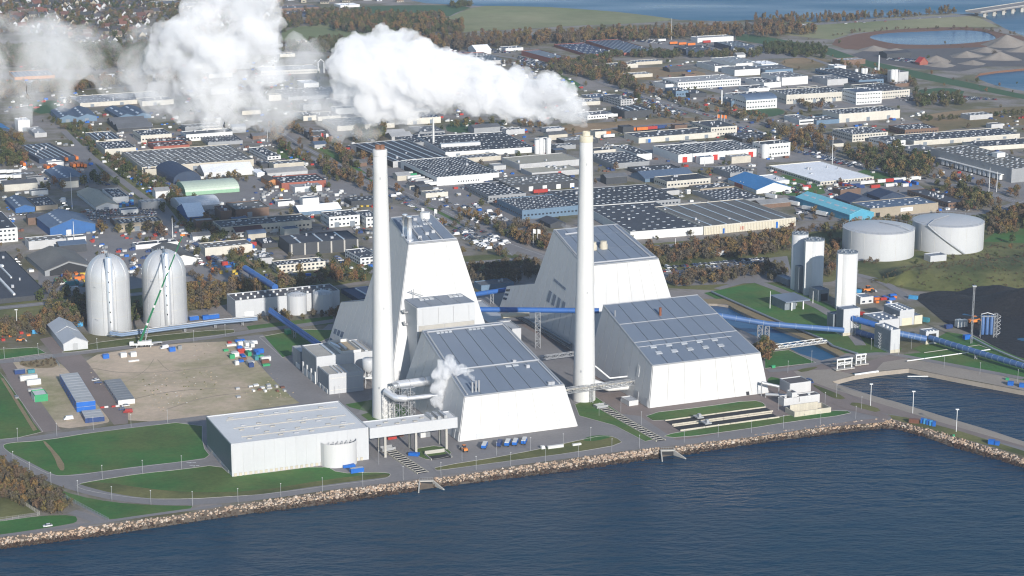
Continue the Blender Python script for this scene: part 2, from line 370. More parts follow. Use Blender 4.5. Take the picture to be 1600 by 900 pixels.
# ---- near shore and plant
P_('plant_yard', '300,640 455,560 520,500 700,470 800,455 1000,455 1080,478 1112,494 1190,531 1235,548 1320,575 1300,597 1400,630 1600,690 1600,706 1480,672 1400,655 1050,694 700,740 560,755 400,777 300,786 120,757 85,745 0,700 0,688 300,650', 'asph', 1, 0)
P_('plant_yard', '800,500 905,560 905,640 1000,650 1060,690 1310,640 1400,648 1480,670 1600,700 1600,690 1400,628 1325,608 1300,597 1330,583 1420,575 1600,609 1600,600 1440,565 1400,552 1320,575 1270,567 1180,575 1000,600 900,540 830,500', 'pave', 2, 0)
P_('quay', '1300,597 1325,608 1400,628 1475,651 1600,690 1600,697 1470,660 1395,637 1300,608 1250,590 1240,580 1300,577 1335,586', 'quay', 3, 0)
P_('quay', '1335,586 1372,580 1420,575 1500,591 1600,610 1750,638 1750,620 1600,594 1510,577 1420,560 1380,566 1365,582', 'quay', 3, 0)
P_('lawn', '2,697 14,692 66,689 150,675 316,656 316,697 331,716 282,722 160,737 120,743 82,744 50,729 20,712', 'grass', 4, 1, 1)
P_('lawn', '119,757 150,751 222,740 282,734 342,726 362,744 400,741 507,727 530,740 580,738 608,739 611,743 600,749 525,758 460,767 400,774 362,776 300,780 225,780 162,772 124,764', 'grass', 4, 1, 1)
P_('bank_grass', '126,756 160,753 230,764 300,770 400,768 520,748 600,740 611,743 600,749 525,758 460,767 400,774 362,776 300,780 225,780 162,772 128,763', 'grass2', 5, 1)
P_('lawn', '81,761 120,775 175,785 237,790 322,791 225,806 175,812 165,810 47,748', 'grass', 4, 1)
P_('lawn', '-200,860 -200,825 0,815 62,806 117,805 122,814 112,819 0,836', 'grass', 3, 1)
P_('lawn', '-200,800 -200,720 0,750 62,800 0,812', 'grass2', 2, 0)
P_('lawn', '-260,600 0,582 8,592 67,675 30,684 0,687 -260,700', 'grass', 4, 0, 1)
P_('worn_path', '0,590 6,592 58,672 52,674', 'strip', 6, 0)
P_('worn_path', '66,690 72,690 100,722 101,736 92,735 84,712', 'strip', 6, 1)
P_('lawn', '-200,560 0,546 57,543 72,552 0,562 -200,580', 'grass', 4, 0, 1)
P_('lawn', '95,550 140,537 200,529 365,513 367,522 250,534 140,548 100,552', 'grass2', 4, 1, 1)
P_('gravel_lot', '118,560 250,538 395,532 410,560 447,600 490,622 482,628 400,640 316,652 205,661 190,645 150,600', 'dirt', 3, 1)
P_('gravel_lot', '12,570 22,564 87,561 125,597 172,655 168,662 87,672 75,650', 'dirt', 3, 1)
P_('rough_patch', '28,560 80,556 92,570 80,576 33,574', 'strip', 4, 1)
for q in ('240,562 228,580 190,600', '246,562 262,580 300,590', '150,606 220,602 300,600 420,578', '180,630 260,612 340,606 470,606', '260,640 320,620 400,612', '140,575 200,585 300,578 420,560'): ribbon('wheel_track', chaikin(gpoly(q), 2), random.choice((.5, .9, 1.3)), M['rut'], .13)
for q in ('170,578 190,574 206,580 200,590 180,588', '258,566 285,562 300,570 280,580 262,577', '262,572 300,570 330,580 300,585', '290,622 320,612 345,618 320,628', '360,600 380,590 400,596 380,606', '212,588 232,584 240,592 222,598', '330,570 372,562 380,572 345,580'): P_('dark_soil', q, 'rut' if len(q) % 2 else 'grass2', 3, 2)
P_('road', '62,530 82,526 128,556 200,646 200,662 178,664 125,600 85,557', 'pave', 4, 0)
P_('road', '0,570 20,566 95,672 65,676 52,660', 'pave', 4, 0)
P_('lawn', '405,527 470,515 520,516 515,528 495,537 457,541 456,555 441,559', 'grass', 4, 0, 1)
P_('lawn', '385,510 400,508 520,494 520,506 470,511 392,520', 'grass', 4, 0)
P_('lawn', '540,632 600,622 640,640 640,655 580,660', 'grass', 4, 0)
P_('bank_grass', '679,730 800,711 915,686 940,681 962,683 975,694 900,707 800,720 690,735 680,735', 'grass2', 4, 1, 1)
P_('bank_grass', '908,689 920,682 940,680 960,682 930,690', 'grass', 5, 1)
P_('lawn', '640,703 690,695 710,711 682,718 660,718', 'grass', 4, 1, 1)
P_('lawn', '898,632 930,620 960,640 1026,686 1008,690 960,665 905,650', 'grass', 4, 0, 1)
P_('lawn', '1004,647 1100,636 1175,625 1197,631 1192,640 1025,661', 'grass', 4, 1, 1)
P_('lawn', '1030,681 1100,669 1170,659 1260,645 1322,641 1332,647 1230,660 1170,670 1060,685', 'grass', 4, 1, 1)
P_('lawn', '1200,588 1220,592 1238,603 1200,606', 'grass', 4, 1)
P_('lawn', '1195,576 1195,556 1205,550 1232,547 1275,567 1222,573', 'grass', 5, 0, 1)
P_('lawn', '1268,601 1275,602 1325,622 1310,625 1290,617', 'grass2', 5, 1)
P_('lawn', '1326,629 1345,630 1381,641 1360,646 1335,643', 'grass2', 5, 1)
P_('lawn', '1387,648 1425,654 1500,674 1600,705 1600,712 1450,671 1395,655', 'grass2', 5, 0)
P_('lawn', '1243,578 1285,572 1255,583', 'grass2', 5, 1)
P_('lawn', '1100,458 1150,448 1190,440 1240,452 1300,478 1345,505 1345,520 1410,545 1400,553 1320,552 1262,528 1207,506 1150,482', 'grass', 4, 0)
P_('canal_verge', '1050,468 1140,467 1215,502 1270,524 1322,553 1312,556 1262,531 1207,510 1150,484 1135,475 1075,474', 'strip', 5, 0)
P_('lawn', '1400,535 1425,545 1450,536 1480,519 1520,525 1560,545 1610,563 1610,597 1500,574 1420,561 1402,555 1440,551', 'grass', 4, 0, 0)
P_('rough_hill', '1340,430 1345,415 1400,398 1540,374 1700,360 1700,490 1600,470 1530,458 1430,455 1375,442', 'grass2', 4, 0)
hl = [G(*q) for q in ((1350, 432), (1400, 446), (1450, 454), (1530, 457), (1600, 462), (1700, 470))]; hm_ = [G(x, y, 9) for x, y in ((1385, 424), (1420, 421), (1460, 417), (1530, 412), (1600, 410), (1700, 412))]; hb_ = [G(x, y) for x, y in ((1362, 424), (1405, 416), (1455, 411), (1530, 405), (1600, 398), (1700, 392))]
hv = []; nseg = 24
for row, zz in ((hl, .1), (None, 5.2), (hm_, 7.5), (hb_, .1)):
    if row is None: row = [((a[0] + c[0]) / 2, (a[1] + c[1]) / 2) for a, c in zip(hl, hm_)]
    for i in range(nseg + 1):
        t_ = i / nseg * 5; k = min(int(t_), 4); f_ = t_ - k; e_ = min(1, t_ * 1.4) if zz > 1 else 1; hv.append((row[k][0] * (1 - f_) + row[k + 1][0] * f_, row[k][1] * (1 - f_) + row[k + 1][1] * f_, zz * e_ * (1 + (.12 * math.sin(i * 1.7) if zz > 1 else 0))))
b = MB(); b.grid(hv, [(r * (nseg + 1) + i, r * (nseg + 1) + i + 1, (r + 1) * (nseg + 1) + i + 1, (r + 1) * (nseg + 1) + i) for r in range(3) for i in range(nseg)], 0, True); tag(b.build('hill', M['grass2']), None, None, None, 'structure')
P_('lawn', '1535,378 1560,360 1620,356 1700,360 1700,370 1600,380', 'grass', 5, 0)
P_('coal_yard', '1424,462 1480,452 1540,460 1600,442 1900,440 1900,640 1600,562 1560,545 1520,522 1480,508 1452,484', 'coal', 5, 1)
P_('puddle', '1499,485 1520,483 1545,487 1548,493 1520,494 1500,492 1512,489', 'lake', 6, 1)
P_('puddle', '1586,530 1600,528 1620,531 1600,534', 'lake', 6, 1)
# ---- middle and far ground
P_('field', '-100,445 0,440 340,425 580,408 727,400 800,396 830,405 800,420 560,440 300,485 0,500 -100,510', 'grass2', 1, 0)
P_('field', '1000,382 1200,366 1330,350 1420,345 1600,325 1700,320 1700,400 1600,372 1400,395 1300,440 1140,455 1040,450', 'grass2', 1, 0)
P_('field', '1010,430 1140,410 1230,400 1240,440 1060,447', 'asph', 2, 0)
P_('railway_strip', '85,180 105,180 260,290 400,390 430,440 400,450 330,390 240,330 160,270', 'grass2', 2, 0)
P_('trackbed', '118,212 122,212 200,262 320,350 400,415 395,416 310,352 195,265', 'brownf', 3, 0)
P_('field', '40,160 98,156 103,166 70,180 45,172', 'grassb', 2, 1)
P_('field', '430,232 450,228 480,252 468,262 440,250', 'grass', 2, 1)
P_('field', '495,232 505,229 700,335 760,372 750,378 640,320', 'grass', 2, 0)
P_('field', '695,196 720,190 755,195 760,206 700,208', 'grassb', 2, 1)
P_('field', '545,11 640,8 742,9 712,20 700,27 600,24 548,22', 'grassb', 2, 1)
P_('meadow', '700,27 745,9 800,9.5 860,11 960,18 1020,25 1062,31 985,37 900,40 800,46 690,52 670,42', 'meadow', 2, 1)
P_('field', '440,45 520,35 660,30 690,40 640,55 520,70 440,68', 'meadow', 1, 1)
P_('brown_field', '965,112 1010,104 1075,108 1110,116 1085,124 1000,126 965,120', 'brownf', 2, 1)
P_('brown_field', '862,196 960,190 1080,182 1092,189 1040,198 950,209 880,214', 'brownf', 2, 1)
P_('brown_field', '1428,182 1500,172 1590,166 1640,166 1640,194 1500,200 1465,206 1450,197', 'brownf', 2, 1)
P_('brown_field', '1135,158 1200,170 1230,176 1165,182 1130,168', 'brownf', 2, 1)
P_('brown_field', '1215,95 1260,88 1310,96 1270,108 1230,106', 'brownf', 2, 1)
P_('field', '865,118 880,117 912,134 905,142 880,136', 'grass', 3, 1)
P_('field', '1160,172 1210,168 1232,176 1200,184 1168,180', 'grassb', 3, 1)
P_('field', '1422,142 1480,136 1516,145 1470,151', 'grassb', 2, 1)
P_('dike', '1150,52 1200,58 1300,76 1345,92 1600,148 1700,166 1700,174 1600,155 1400,116 1335,99 1290,85 1150,62', 'grassb', 3, 0)
P_('reed_bed', '1290,66 1350,50 1440,43 1530,42 1575,55 1600,56 1600,66 1560,72 1490,78 1330,80', 'reed', 2, 1, 0, [lagoon])
P_('quarry_ground', '1330,86 1360,76 1460,76 1560,73 1700,66 1700,104 1540,104 1500,112 1440,108 1360,96', 'asph2', 3, 0)
P_('coast_strip', '1180,36 1330,33 1400,27 1500,22 1530,28 1560,42 1500,42 1400,46 1330,52 1300,62 1180,50', 'meadow', 1, 0)
P_('white_roof_lawn', '1170,300 1240,265 1300,300 1260,308', 'grass', 2, 1)
P_('field', '1340,262 1400,270 1440,285 1390,292 1345,286', 'grass', 2, 1)

ROADS = []
def road(name, s, wd, m='asph', lay=7, sm=2, line=None):
    pl = chaikin(gpoly(s), sm); ROADS.append((pl, wd)); ribbon(name, pl, wd, M[m], lay * .03)
    if line:
        for off in line: ribbon('lane_marking', pl, .25, M['line'], lay * .03 + .03, offset=off)
    return pl
road('shore_road', '-400,655 -60,680 0,707 25,720 75,746 120,763 175,777 237,785 300,786 400,779 525,760 652,745 800,724 900,711 975,701 1075,690 1200,677 1283,662 1343,652', 8, 'asph', 6)
road('road', '95,748 160,741 222,732 282,726 345,716', 8, 'asph', 6, 1)
for ax, ay in ((294, 723.5), (299.5, 728.5)):
    x, y = G(ax, ay); b = MB()
    for q in (((-1.6, .9), (-.6, 1.1), (1.4, .1), (.6, -.1)), ((.3, .5), (1.8, .7), (1.6, -.8), (.7, -.5)), ((1.9, .3), (3.9, 0), (3.8, .8), (2.2, .9))): b.face([(x + p_, y + r_, .22) for p_, r_ in q][::-1])
    tag(b.build('road_arrow', M['line']), None, None, None, 'structure')
road('road', '-200,700 0,690 60,684 200,667 330,651', 6.5, 'asph', 6, 1)
road('road', '-200,580 0,566 60,560 110,553 250,537 365,523 400,517 470,509 530,500', 8, 'asph', 6, 1)
road('coast_path', '-400,893 0,838 80,827 162,816 230,806 347,790', 3.2, 'asph', 7, 1)
road('road', '112,800 130,806 160,817', 6, 'asph', 7, 1)
road('road', '390,525 430,572 470,612 500,634 560,650', 17, 'asph', 5, 1)
road('road', '-100,490 0,482 135,467 300,452 430,440 580,425 727,412 800,406 852,401 1012,387 1200,370 1315,353 1525,335 1570,325 1640,300', 9, 'asph', 6, 1, [0])
road('avenue', '395,190 440,222 500,254 600,295 700,345 775,385 800,398', 7, 'asph', 7, 1, [0])
road('avenue', '415,186 460,222 520,254 620,294 705,335 780,375 850,400', 7, 'asph', 7, 1, [0])
road('avenue', '930,125 990,147 1087,175 1150,192 1260,240 1400,272 1525,297 1640,330', 12, 'asph', 6, 1, [0])
road('road', '800,385 850,402 880,412', 12, 'asph', 6, 0)
road('access_road', '1120,452 1200,430 1320,412 1345,405 1420,395', 6, 'asph', 6, 1)
road('access_road', '1182,440 1230,458 1300,490 1330,520 1345,540', 7, 'asph', 6, 1)
road('access_road', '1600,592 1510,575 1420,558 1385,552 1330,556 1235,578 1200,580', 6, 'asph', 7, 1)
road('road', '1425,470 1380,440 1350,432 1320,425', 7, 'asph', 6, 1)
road('road', '1305,628 1335,640 1400,655 1300,664', 7, 'pave', 6, 1)
road('street', '150,230 90,240 30,250 -40,262', 8, 'asph', 6, 1)
road('street', '45,345 120,330 170,350 180,395 150,410 100,415', 8, 'asph', 6, 1)
road('street', '330,300 420,310 480,308 560,300 600,296', 8, 'asph', 6, 1)
road('street', '395,362 480,352 560,350 590,345', 8, 'asph', 6, 1)
road('street', '640,322 720,312 830,300 960,296', 9, 'asph', 6, 1)
road('street', '620,262 660,268 700,300', 9, 'asph', 6, 1)
road('street', '1000,252 1120,262 1240,262 1300,258', 9, 'asph', 6, 1)
road('street', '1190,245 1190,310 1270,320', 8, 'asph', 6, 1)
road('street', '700,226 860,215 1000,195 1180,190', 8, 'asph', 6, 1)
road('street', '100,205 130,235 180,275 240,320', 7, 'asph', 6, 1)
road('street', '0,150 200,135 420,125 640,115', 7, 'asph', 6, 1)
road('street', '0,95 120,75 260,60 420,50', 7, 'asph', 6, 1)
road('street', '690,75 840,96 930,125', 9, 'asph', 6, 1)
road('street', '1040,60 1200,80 1290,95 1340,130', 8, 'asph', 6, 1)
road('causeway', '1180,46 1265,38 1330,34 1400,30 1500,24.5 1526,22.5', 22, 'asph', 7, 1, [-10, 0, 10])
P_('yard', '28,232 140,228 160,290 100,300 60,262', 'asph', 2, 0)
P_('yard', '250,290 520,262 600,320 470,325 330,330', 'asph', 2, 0)
P_('yard', '560,262 680,262 790,295 700,330 640,318', 'asph', 2, 0)
P_('yard', '700,330 810,318 850,360 800,400 720,350', 'asph', 2, 0)
P_('yard', '130,330 260,320 300,370 420,440 300,440 60,470 60,400', 'asph', 2, 0)
P_('yard', '1230,300 1430,285 1500,330 1330,345 1250,345', 'asph', 2, 0)
P_('yard', '1430,240 1590,280 1700,285 1700,330 1500,290', 'asph', 2, 0)
P_('yard', '900,45 1020,60 1200,70 1260,90 1100,95', 'asph', 2, 0)
P_('yard', '1000,225 1330,210 1300,250 1000,262', 'asph', 2, 0)
P_('yard', '1020,120 1340,120 1480,160 1240,175', 'asph', 2, 0)
# ================================================================ power station
BLDRECTS = []
def newton(f, x, n=60):
    x = np.array(x, float)
    for _ in range(n):
        r = np.array(f(x), float); J = np.zeros((len(r), len(x)))
        for i in range(len(x)):
            y = x.copy(); y[i] += 1e-4; J[:, i] = (np.array(f(y), float) - r) / 1e-4
        x = x - np.linalg.lstsq(J, r, rcond=None)[0] * .7
    return x
u2, v2 = np.array(U[:2]), np.array(V[:2])
def pj(p, h): return np.array(PX(p[0], p[1], h))
def lerp4(Q, s, t):
    a, b_, c, d = Q; return (a.lerp(b_, s)).lerp(d.lerp(c, s), t)
def qpiece(name, parent, Q, s0, s1, t0, t1, m, out, thick=.25, n=None, grids=1, kind=None):
    """thin slab following a wall or roof quad between fractions s and t, standing `out` proud of it"""
    if n is None: n = (Q[1] - Q[0]).cross(Q[3] - Q[0]).normalized()
    c = [lerp4(Q, s, t) for s, t in ((s0, t0), (s1, t0), (s1, t1), (s0, t1))]
    b = MB(); b.hexa([p + n * (out - thick) for p in c], [p + n * out for p in c]); return b.build(name, m, parent, kind=kind)
def quadn(Q): return (Q[1] - Q[0]).cross(Q[3] - Q[0]).normalized()
def strips(parent, Q, ns, nt, m, gap, name, tb=None):
    n = quadn(Q); w_ = (Q[1] - Q[0]).length; h_ = (Q[3] - Q[0]).length
    tb = tb or [i / nt for i in range(nt + 1)]
    for i in range(ns):
        for j in range(len(tb) - 1):
            qpiece(name, parent, Q, i / ns + gap / w_ / 2, (i + 1) / ns - gap / w_ / 2, tb[j] + gap / h_ / 2, tb[j + 1] - gap / h_ / 2, m, .3, .3, n)
def aframe(name, label, cat, FL, wd, D, b, h1, h2, front=(8, 1), left=(10, 1), roof=(6, 3), group=None, FLw=None):
    fl = np.array(FLw if FLw is not None else G(*FL)); t = thing(name, label, cat, (fl[0], fl[1], 0), GRID, group)
    Db = D + b * h2
    B = [Vector((0, 0, 0)), Vector((wd, 0, 0)), Vector((wd, Db, 0)), Vector((0, Db, 0))]
    T = [Vector((b * h1, b * h1, h1)), Vector((wd - b * h1, b * h1, h1)), Vector((wd - b * h2, D, h2)), Vector((b * h2, D, h2))]
    m = MB(); m.hexa(B, T); m.build('wall', M['seam'], t)
    ff = MB(); ff.face([B[0] + Vector((.3, -.05, 0)), B[1] + Vector((-.3, -.05, 0)), T[1] + Vector((-.3, -.05, 0)), T[0] + Vector((.3, -.05, 0))]); ff.build('seam_backing', M['seam_l'], t)
    QF = [B[0], B[1], T[1], T[0]]; QL = [B[3], B[0], T[0], T[3]]; QR = [B[1], B[2], T[2], T[1]]; QB = [B[2], B[3], T[3], T[2]]; QT = [T[0], T[1], T[2], T[3]]
    strips(t, QF, *front, M['panel'], .35, 'front_panel'); strips(t, QL, *left, M['panel'], .4, 'side_panel')
    strips(t, QR, *left, M['panel'], .4, 'side_panel'); strips(t, QB, *front, M['panel'], .4, 'rear_panel')
    strips(t, QT, roof[0], 0, M['zinc'], .45, 'roof_panel', roof[1])
    # eaves flashing round the roof
    e = MB()
    for i in range(4):
        a, c = T[i], T[(i + 1) % 4]; e.tube([a + Vector((0, 0, .25)), c + Vector((0, 0, .25))], .42, 4)
    e.build('roof_edge', M['steel'], t)
    BLDRECTS.append((fl[0], fl[1], GRID, wd, Db))
    return t, dict(F=QF, L=QL, R=QR, B=QB, T=QT), fl
def rooflights(t, Q, rows):
    for s0, s1, tt, n_, dt in rows:
        for i in range(n_):
            a = s0 + (s1 - s0) * i / n_; qpiece('skylight', t, Q, a, a + (s1 - s0) / n_ * .82, tt, tt + dt, M['skyl'], .75, .5)
def edgebars(t, Q, lines, m='zincl', w=.5, out=.7):
    n = quadn(Q)
    for s0, t0, s1, t1 in lines:
        b = MB(); b.tube([lerp4(Q, s0, t0) + n * out, lerp4(Q, s1, t1) + n * out], w, 4); b.build('roof_rail', M[m], t)

# --- front-left hall of the station
t3, q3, fl3 = aframe('turbine_hall', 'white sloping-walled hall nearest the shore road, steam drifting off its blue-grey roof edge', 'power plant', (717, 690.5), 69.3, 80.7, .254, 22.4, 39.7, (6, 1), (9, 1), (6, [0, .36, .37, 1]))
rooflights(t3, q3['T'], [(.14, .335, .93, 4, .022), (.53, .73, .93, 4, .022), (.12, .27, .335, 2, .02), (.60, .75, .335, 2, .02)])
edgebars(t3, q3['T'], [(.035, .02, .035, .96), (.035, .96, .965, .96), (.965, .02, .965, .96), (.02, .375, .98, .375)])
rails = MB(); n = quadn(q3['T']); T = q3['T']
for s, tt, hh, r in ((.10, .05, 6, .55), (.135, .05, 6.5, .5), (.165, .05, 6.5, .5), (.075, .33, 4.5, .6)):
    p = lerp4(T, s, tt); rails = MB(); rails.tube([p, p + Vector((0, 0, hh))], r, 10); rails.build('vent_pipe', M['steel'], t3)
for s, tt in ((.87, .03), (.90, .03), (.81, .30), (.72, .39)):
    p = lerp4(T, s, tt); r_ = MB(); r_.box(p.x - 1, p.y - 1, p.z, p.x + 1, p.y + 1, p.z + 1.8); r_.build('roof_vent', M['zincl'], t3)
for s0, s1, t0, t1 in ((.42, .50, .42, .55), (.86, .93, .05, .24), (.14, .22, .02, .14)):
    f = qpiece('louvre', t3, q3['F'], s0, s1, t0, t1, M['pale'] if 'pale' in M else M['panel_lg'], .5, .3)
for s in (.56, .70): qpiece('door', t3, q3['F'], s, s + .10, .01, .17, M['chim'], .5, .3)
for s0 in (.90, .96): qpiece('door', t3, q3['L'], s0, s0 + .035, .01, .2, M['steel'], .55, .3)

# --- right hall
t4, q4, fl4 = aframe('coal_boiler_hall', 'broad white sloping-walled hall with big blue-grey roof between the right chimney and the harbour', 'power plant', (1014, 638), 76.5, 74.9, .173, 23.0, 40.9, (7, 1), (8, 1), (7, [0, .36, .66, 1]))
rooflights(t4, q4['T'], [])
for r_, (tt, s0) in enumerate(((.155, .11), (.255, .105))):
    for i in range(5): qpiece('skylight', t4, q4['T'], s0 + i * .147, s0 + i * .147 + .055, tt, tt + .035, M['skyl'], .8, .7)
edgebars(t4, q4['T'], [(.0, .665, 1, .665), (0, .365, 1, .365), (.0, .29, .9, .29)], w=.2, out=.5)
p = lerp4(q4['T'], .45, .74); pp = MB(); pp.tube([p, p + Vector((0, 0, 5))], .8, 10); pp.build('vent_pipe', M['rust'], t4)
p = lerp4(q4['T'], .02, .8); pp = MB(); pp.tube([p, p + Vector((0, 0, 4))], .3, 8); pp.build('vent_pipe', M['steel'], t4)
for s0, w_, t1, mm in ((.955, .03, .2, 'steel'), (.80, .035, .22, 'steel')): qpiece('door', t4, q4['L'], s0, s0 + w_, .01, t1, M[mm], .55, .3)
qpiece('wall_hatch', t4, q4['L'], .76, .80, .5, .72, M['chim'], .5, .2)
qpiece('door', t4, q4['F'], .81, .835, .01, .1, M['dark'], .5, .3); qpiece('door', t4, q4['F'], .92, .95, .01, .09, M['panel_lg'], .5, .3)

# --- tall boiler house behind
b1 = .25; FL1 = (-70.07, 1135.5)
t1, q1, fl1 = aframe('boiler_house', 'tallest white boiler house with sloping walls rising behind the left chimney', 'power plant', None, 70.3, 56.2, b1, 80.8, 89.3, (4, 1), (9, 1), (4, [0, 1]), FLw=FL1)
n = quadn(q1['T'])
rooflights(t1, q1['T'], [(.28, .56, .58, 4, .05), (.60, .80, .64, 4, .05), (.64, .80, .78, 3, .04)])
edgebars(t1, q1['T'], [(.3, .02, .3, .98), (.72, .02, .72, .98), (0, .03, 1, .03)], w=.5)
for s, tt, hh, r in ((.075, .16, 14, 1.55), (.05, .34, 12.5, 1.45)):
    p = lerp4(q1['T'], s, tt); m = MB(); m.lathe([(r * 1.5, 0), (r * 1.5, 1.2), (r, 1.3), (r, hh), (r * 1.05, hh), (r * 1.05, hh + .6), (r * .8, hh + .6)], 20, (p.x, p.y)); o = m.build('flue', M['duct'], t1); o.location.z = p.z - .5
p = lerp4(q1['T'], .78, .9); m = MB(); m.lathe([(3, 0), (3, 4), (2.4, 4)], 16, (p.x, p.y)); m.build('roof_vent', M['chim'], t1).location.z = p.z - .5
for s, tt in ((.3, .2), (.5, .3), (.66, .35), (.2, .8), (.5, .85), (.35, .9)):
    p = lerp4(q1['T'], s, tt); m = MB(); m.box(p.x - 1.1, p.y - 1.1, p.z, p.x + 1.1, p.y + 1.1, p.z + 1.6); m.build('roof_vent', M['zincl'], t1)
def annex(t, wd, b, y0, h0, y1, h1, name, npan=5, yb=0):
    B = [Vector((0, yb, 0)), Vector((wd, yb, 0)), Vector((wd, y1 + b * h1, 0)), Vector((0, y1 + b * h1, 0))]
    T = [Vector((b * h0, y0, h0)), Vector((wd - b * h0, y0, h0)), Vector((wd - b * h1, y1, h1)), Vector((b * h1, y1, h1))]
    m = MB(); m.hexa(B, T); m.build(name, M['seam'], t)
    Q = [B[3], B[0], T[0], T[3]]; strips(t, Q, npan, 1, M['panel'], .4, 'side_panel'); R = [T[0], T[1], T[2], T[3]]
    strips(t, R, 4, 1, M['zinc'], .4, 'roof_panel'); strips(t, [B[2], B[3], T[3], T[2]], 5, 1, M['panel'], .4, 'rear_panel'); return Q
Qa = annex(t1, 70.3, .25, 68.6, 37.4, 107, 27.7, 'rear_annex', 5, 78.6)
for s0, t0 in ((.12, .28), (.29, .28), (.46, .28), (.05, .05), (.22, .05)): qpiece('window', t1, Qa, s0, s0 + .12, t0, t0 + .11, M['glassb'], .45, .2)
# front wing on the boiler house
m = MB(); m.box(14.1, -9.07, 0, 49.2, 12.7, 50.7); m.build('front_wing', M['panel_lg'], t1)
for i in range(4):
    x0 = 14.1 + [0, .09, .36, .62, .89, 1][i + 0] * 35.1
QW = [Vector((14.1, -9.07, 0)), Vector((49.2, -9.07, 0)), Vector((49.2, -9.07, 50.7)), Vector((14.1, -9.07, 50.7))]
for a, c in ((0, .09), (.09, .36), (.36, .62), (.62, .89), (.89, 1)):
    for z0, z1 in ((0, .3), (.3, .56), (.80, .985)): qpiece('front_panel', t1, QW, a + .003, c - .003, z0 + .004, z1 - .004, M['panel_lg'], .3, .3)
for a, c in ((.02, .46), (.47, .985)): qpiece('louvre_band', t1, QW, a, c, .57, .79, M['concrete'], .45, .4)
QWT = [Vector((14.1, -9.07, 50.7)), Vector((49.2, -9.07, 50.7)), Vector((49.2, 12.7, 50.7)), Vector((14.1, 12.7, 50.7))]
strips(t1, QWT, 4, 1, M['zinc'], .3, 'roof_panel'); rooflights(t1, QWT, [(.2, .46, .66, 3, .18), (.72, .97, .66, 3, .18)])
QWL = [Vector((14.1, 12.7, 0)), Vector((14.1, -9.07, 0)), Vector((14.1, -9.07, 50.7)), Vector((14.1, 12.7, 50.7))]
strips(t1, QWL, 1, 1, M['panel'], .3, 'side_panel')
for z in (.74, .88):
    p = lerp4(QWL, .28, z); m = MB(); m.tube([p, p + Vector((-2.2, 0, 0)), p + Vector((-2.6, 0, 1.6))], .7, 10); m.build('vent_cowl', M['steel'], t1)
m = MB(); m.bar((19, 10, 50), (19, 10, 57), .2); m.bar((16, 10, 56), (24, 8, 53), .25); m.build('roof_davit', M['steel'], t1)
# --- rear right hall
t2, q2, fl2 = aframe('rear_boiler_hall', 'tall white hall with sloping walls and window bands standing behind the right chimney', 'power plant', None, 76.0, 65.5, .25, 49.85, 61.7, (7, 1), (9, 1), (6, [0, .40, .78, 1]), FLw=(37.918, 1222.152))
edgebars(t2, q2['T'], [(.02, .04, .98, .04), (.02, .03, .02, .97), (.93, .04, .93, .97), (.1, .84, .5, .86)], w=.6)
for s, tt in ((.30, .40), (.45, .40)):
    p = lerp4(q2['T'], s, tt); m = MB(); m.lathe([(2.6, 0), (2.6, 3), (2.1, 3.3), (2.1, 5), (1.6, 5)], 16, (p.x, p.y)); m.build('roof_vent', M['be_vent'] if 'be_vent' in M else M['concrete_w'], t2).location.z = p.z
for s0, t0, s1_, t1_ in ((.30, .62, .47, .655), (.505, .56, .60, .595)): pass
for s0, s1_ in ((.37, .47), (.48, .57), (.58, .66)): qpiece('window', t2, q2['L'], s0, s1_, .58 - (s0 - .37) * .0, .605, M['glassb'], .5, .3)
for i in range(4): qpiece('window', t2, q2['L'], .34 + i * .105, .40 + i * .105, .34, .46, M['glassb'], .5, .3)
Q2a = annex(t2, 76, .25, 74.3, 25.8, 114.1, 15.2, 'rear_annex', 6, 81.0)
for r_ in range(3): qpiece('window', t2, Q2a, .03, .12, .40 + r_ * .18, .49 + r_ * .18, M['glass'], .45, .2); qpiece('window', t2, Q2a, .13, .17, .40 + r_ * .18, .49 + r_ * .18, M['glass'], .45, .2)

# --- chimneys
def chimney(px, py, r0, r1, h, label, cap):
    x, y = G(px, py); t = thing('chimney', label, 'chimney', (x, y, 0), 0, 'tall white chimneys')
    m = MB(); pr = [(r0 + (r1 - r0) * (k / 12) ** .92, h * k / 12) for k in range(13)]; m.lathe(pr + [(r1 * .86, h), (r1 * .86, h - 2)], 48); m.build('shaft', M['chim'], t)
    m = MB(); m.lathe([(r1 + .25, h - 3), (r1 + .25, h - .1), (r1, h + .3), (r1 * .85, h + .3)], 48); m.build('top_ring', M['chim' if not cap else 'cream'], t)
    for k in range(2 if not cap else 1):
        m = MB(); rr = r1 * (.36 if not cap else .62); m.lathe([(rr, h - 2), (rr, h + 2.6), (rr * .8, h + 2.6), (rr * .8, h)], 20, ((-.34 + .68 * k) * r1 * (0 if cap else 1), 0)); m.build('flue', M['copper'] if not cap else M['cream'], t)
    for a, z in ((-1.5, h * .9), (-1.35, h * .42), (-1.9, h * .12)):
        rr = r0 + (r1 - r0) * (z / h) ** .92; m = MB(); m.box(-.35, -.2, -.6, .35, .2, .6); o = m.build('inspection_hatch', M['steel'], t, (rr * math.cos(a), rr * math.sin(a), z)); o.rotation_euler = (0, 0, a + math.pi / 2)
    BLDRECTS.append((x - r0, y - r0, 0, 2 * r0, 2 * r0)); return t
M['copper'] = mat('copper_flue', (.20, .10, .06), .6, .2, .4); M['cream'] = mat('cream_concrete', (.60, .55, .42), .7, .08, .3)
chimney(600, 650, 6.6, 3.7, 149, 'left tall white chimney with twin copper flues, no smoke, beside the low warehouse', 0)
chimney(912.5, 624, 6.5, 3.55, 151, 'right tall white chimney with cream rim pouring out the big steam plume', 1)

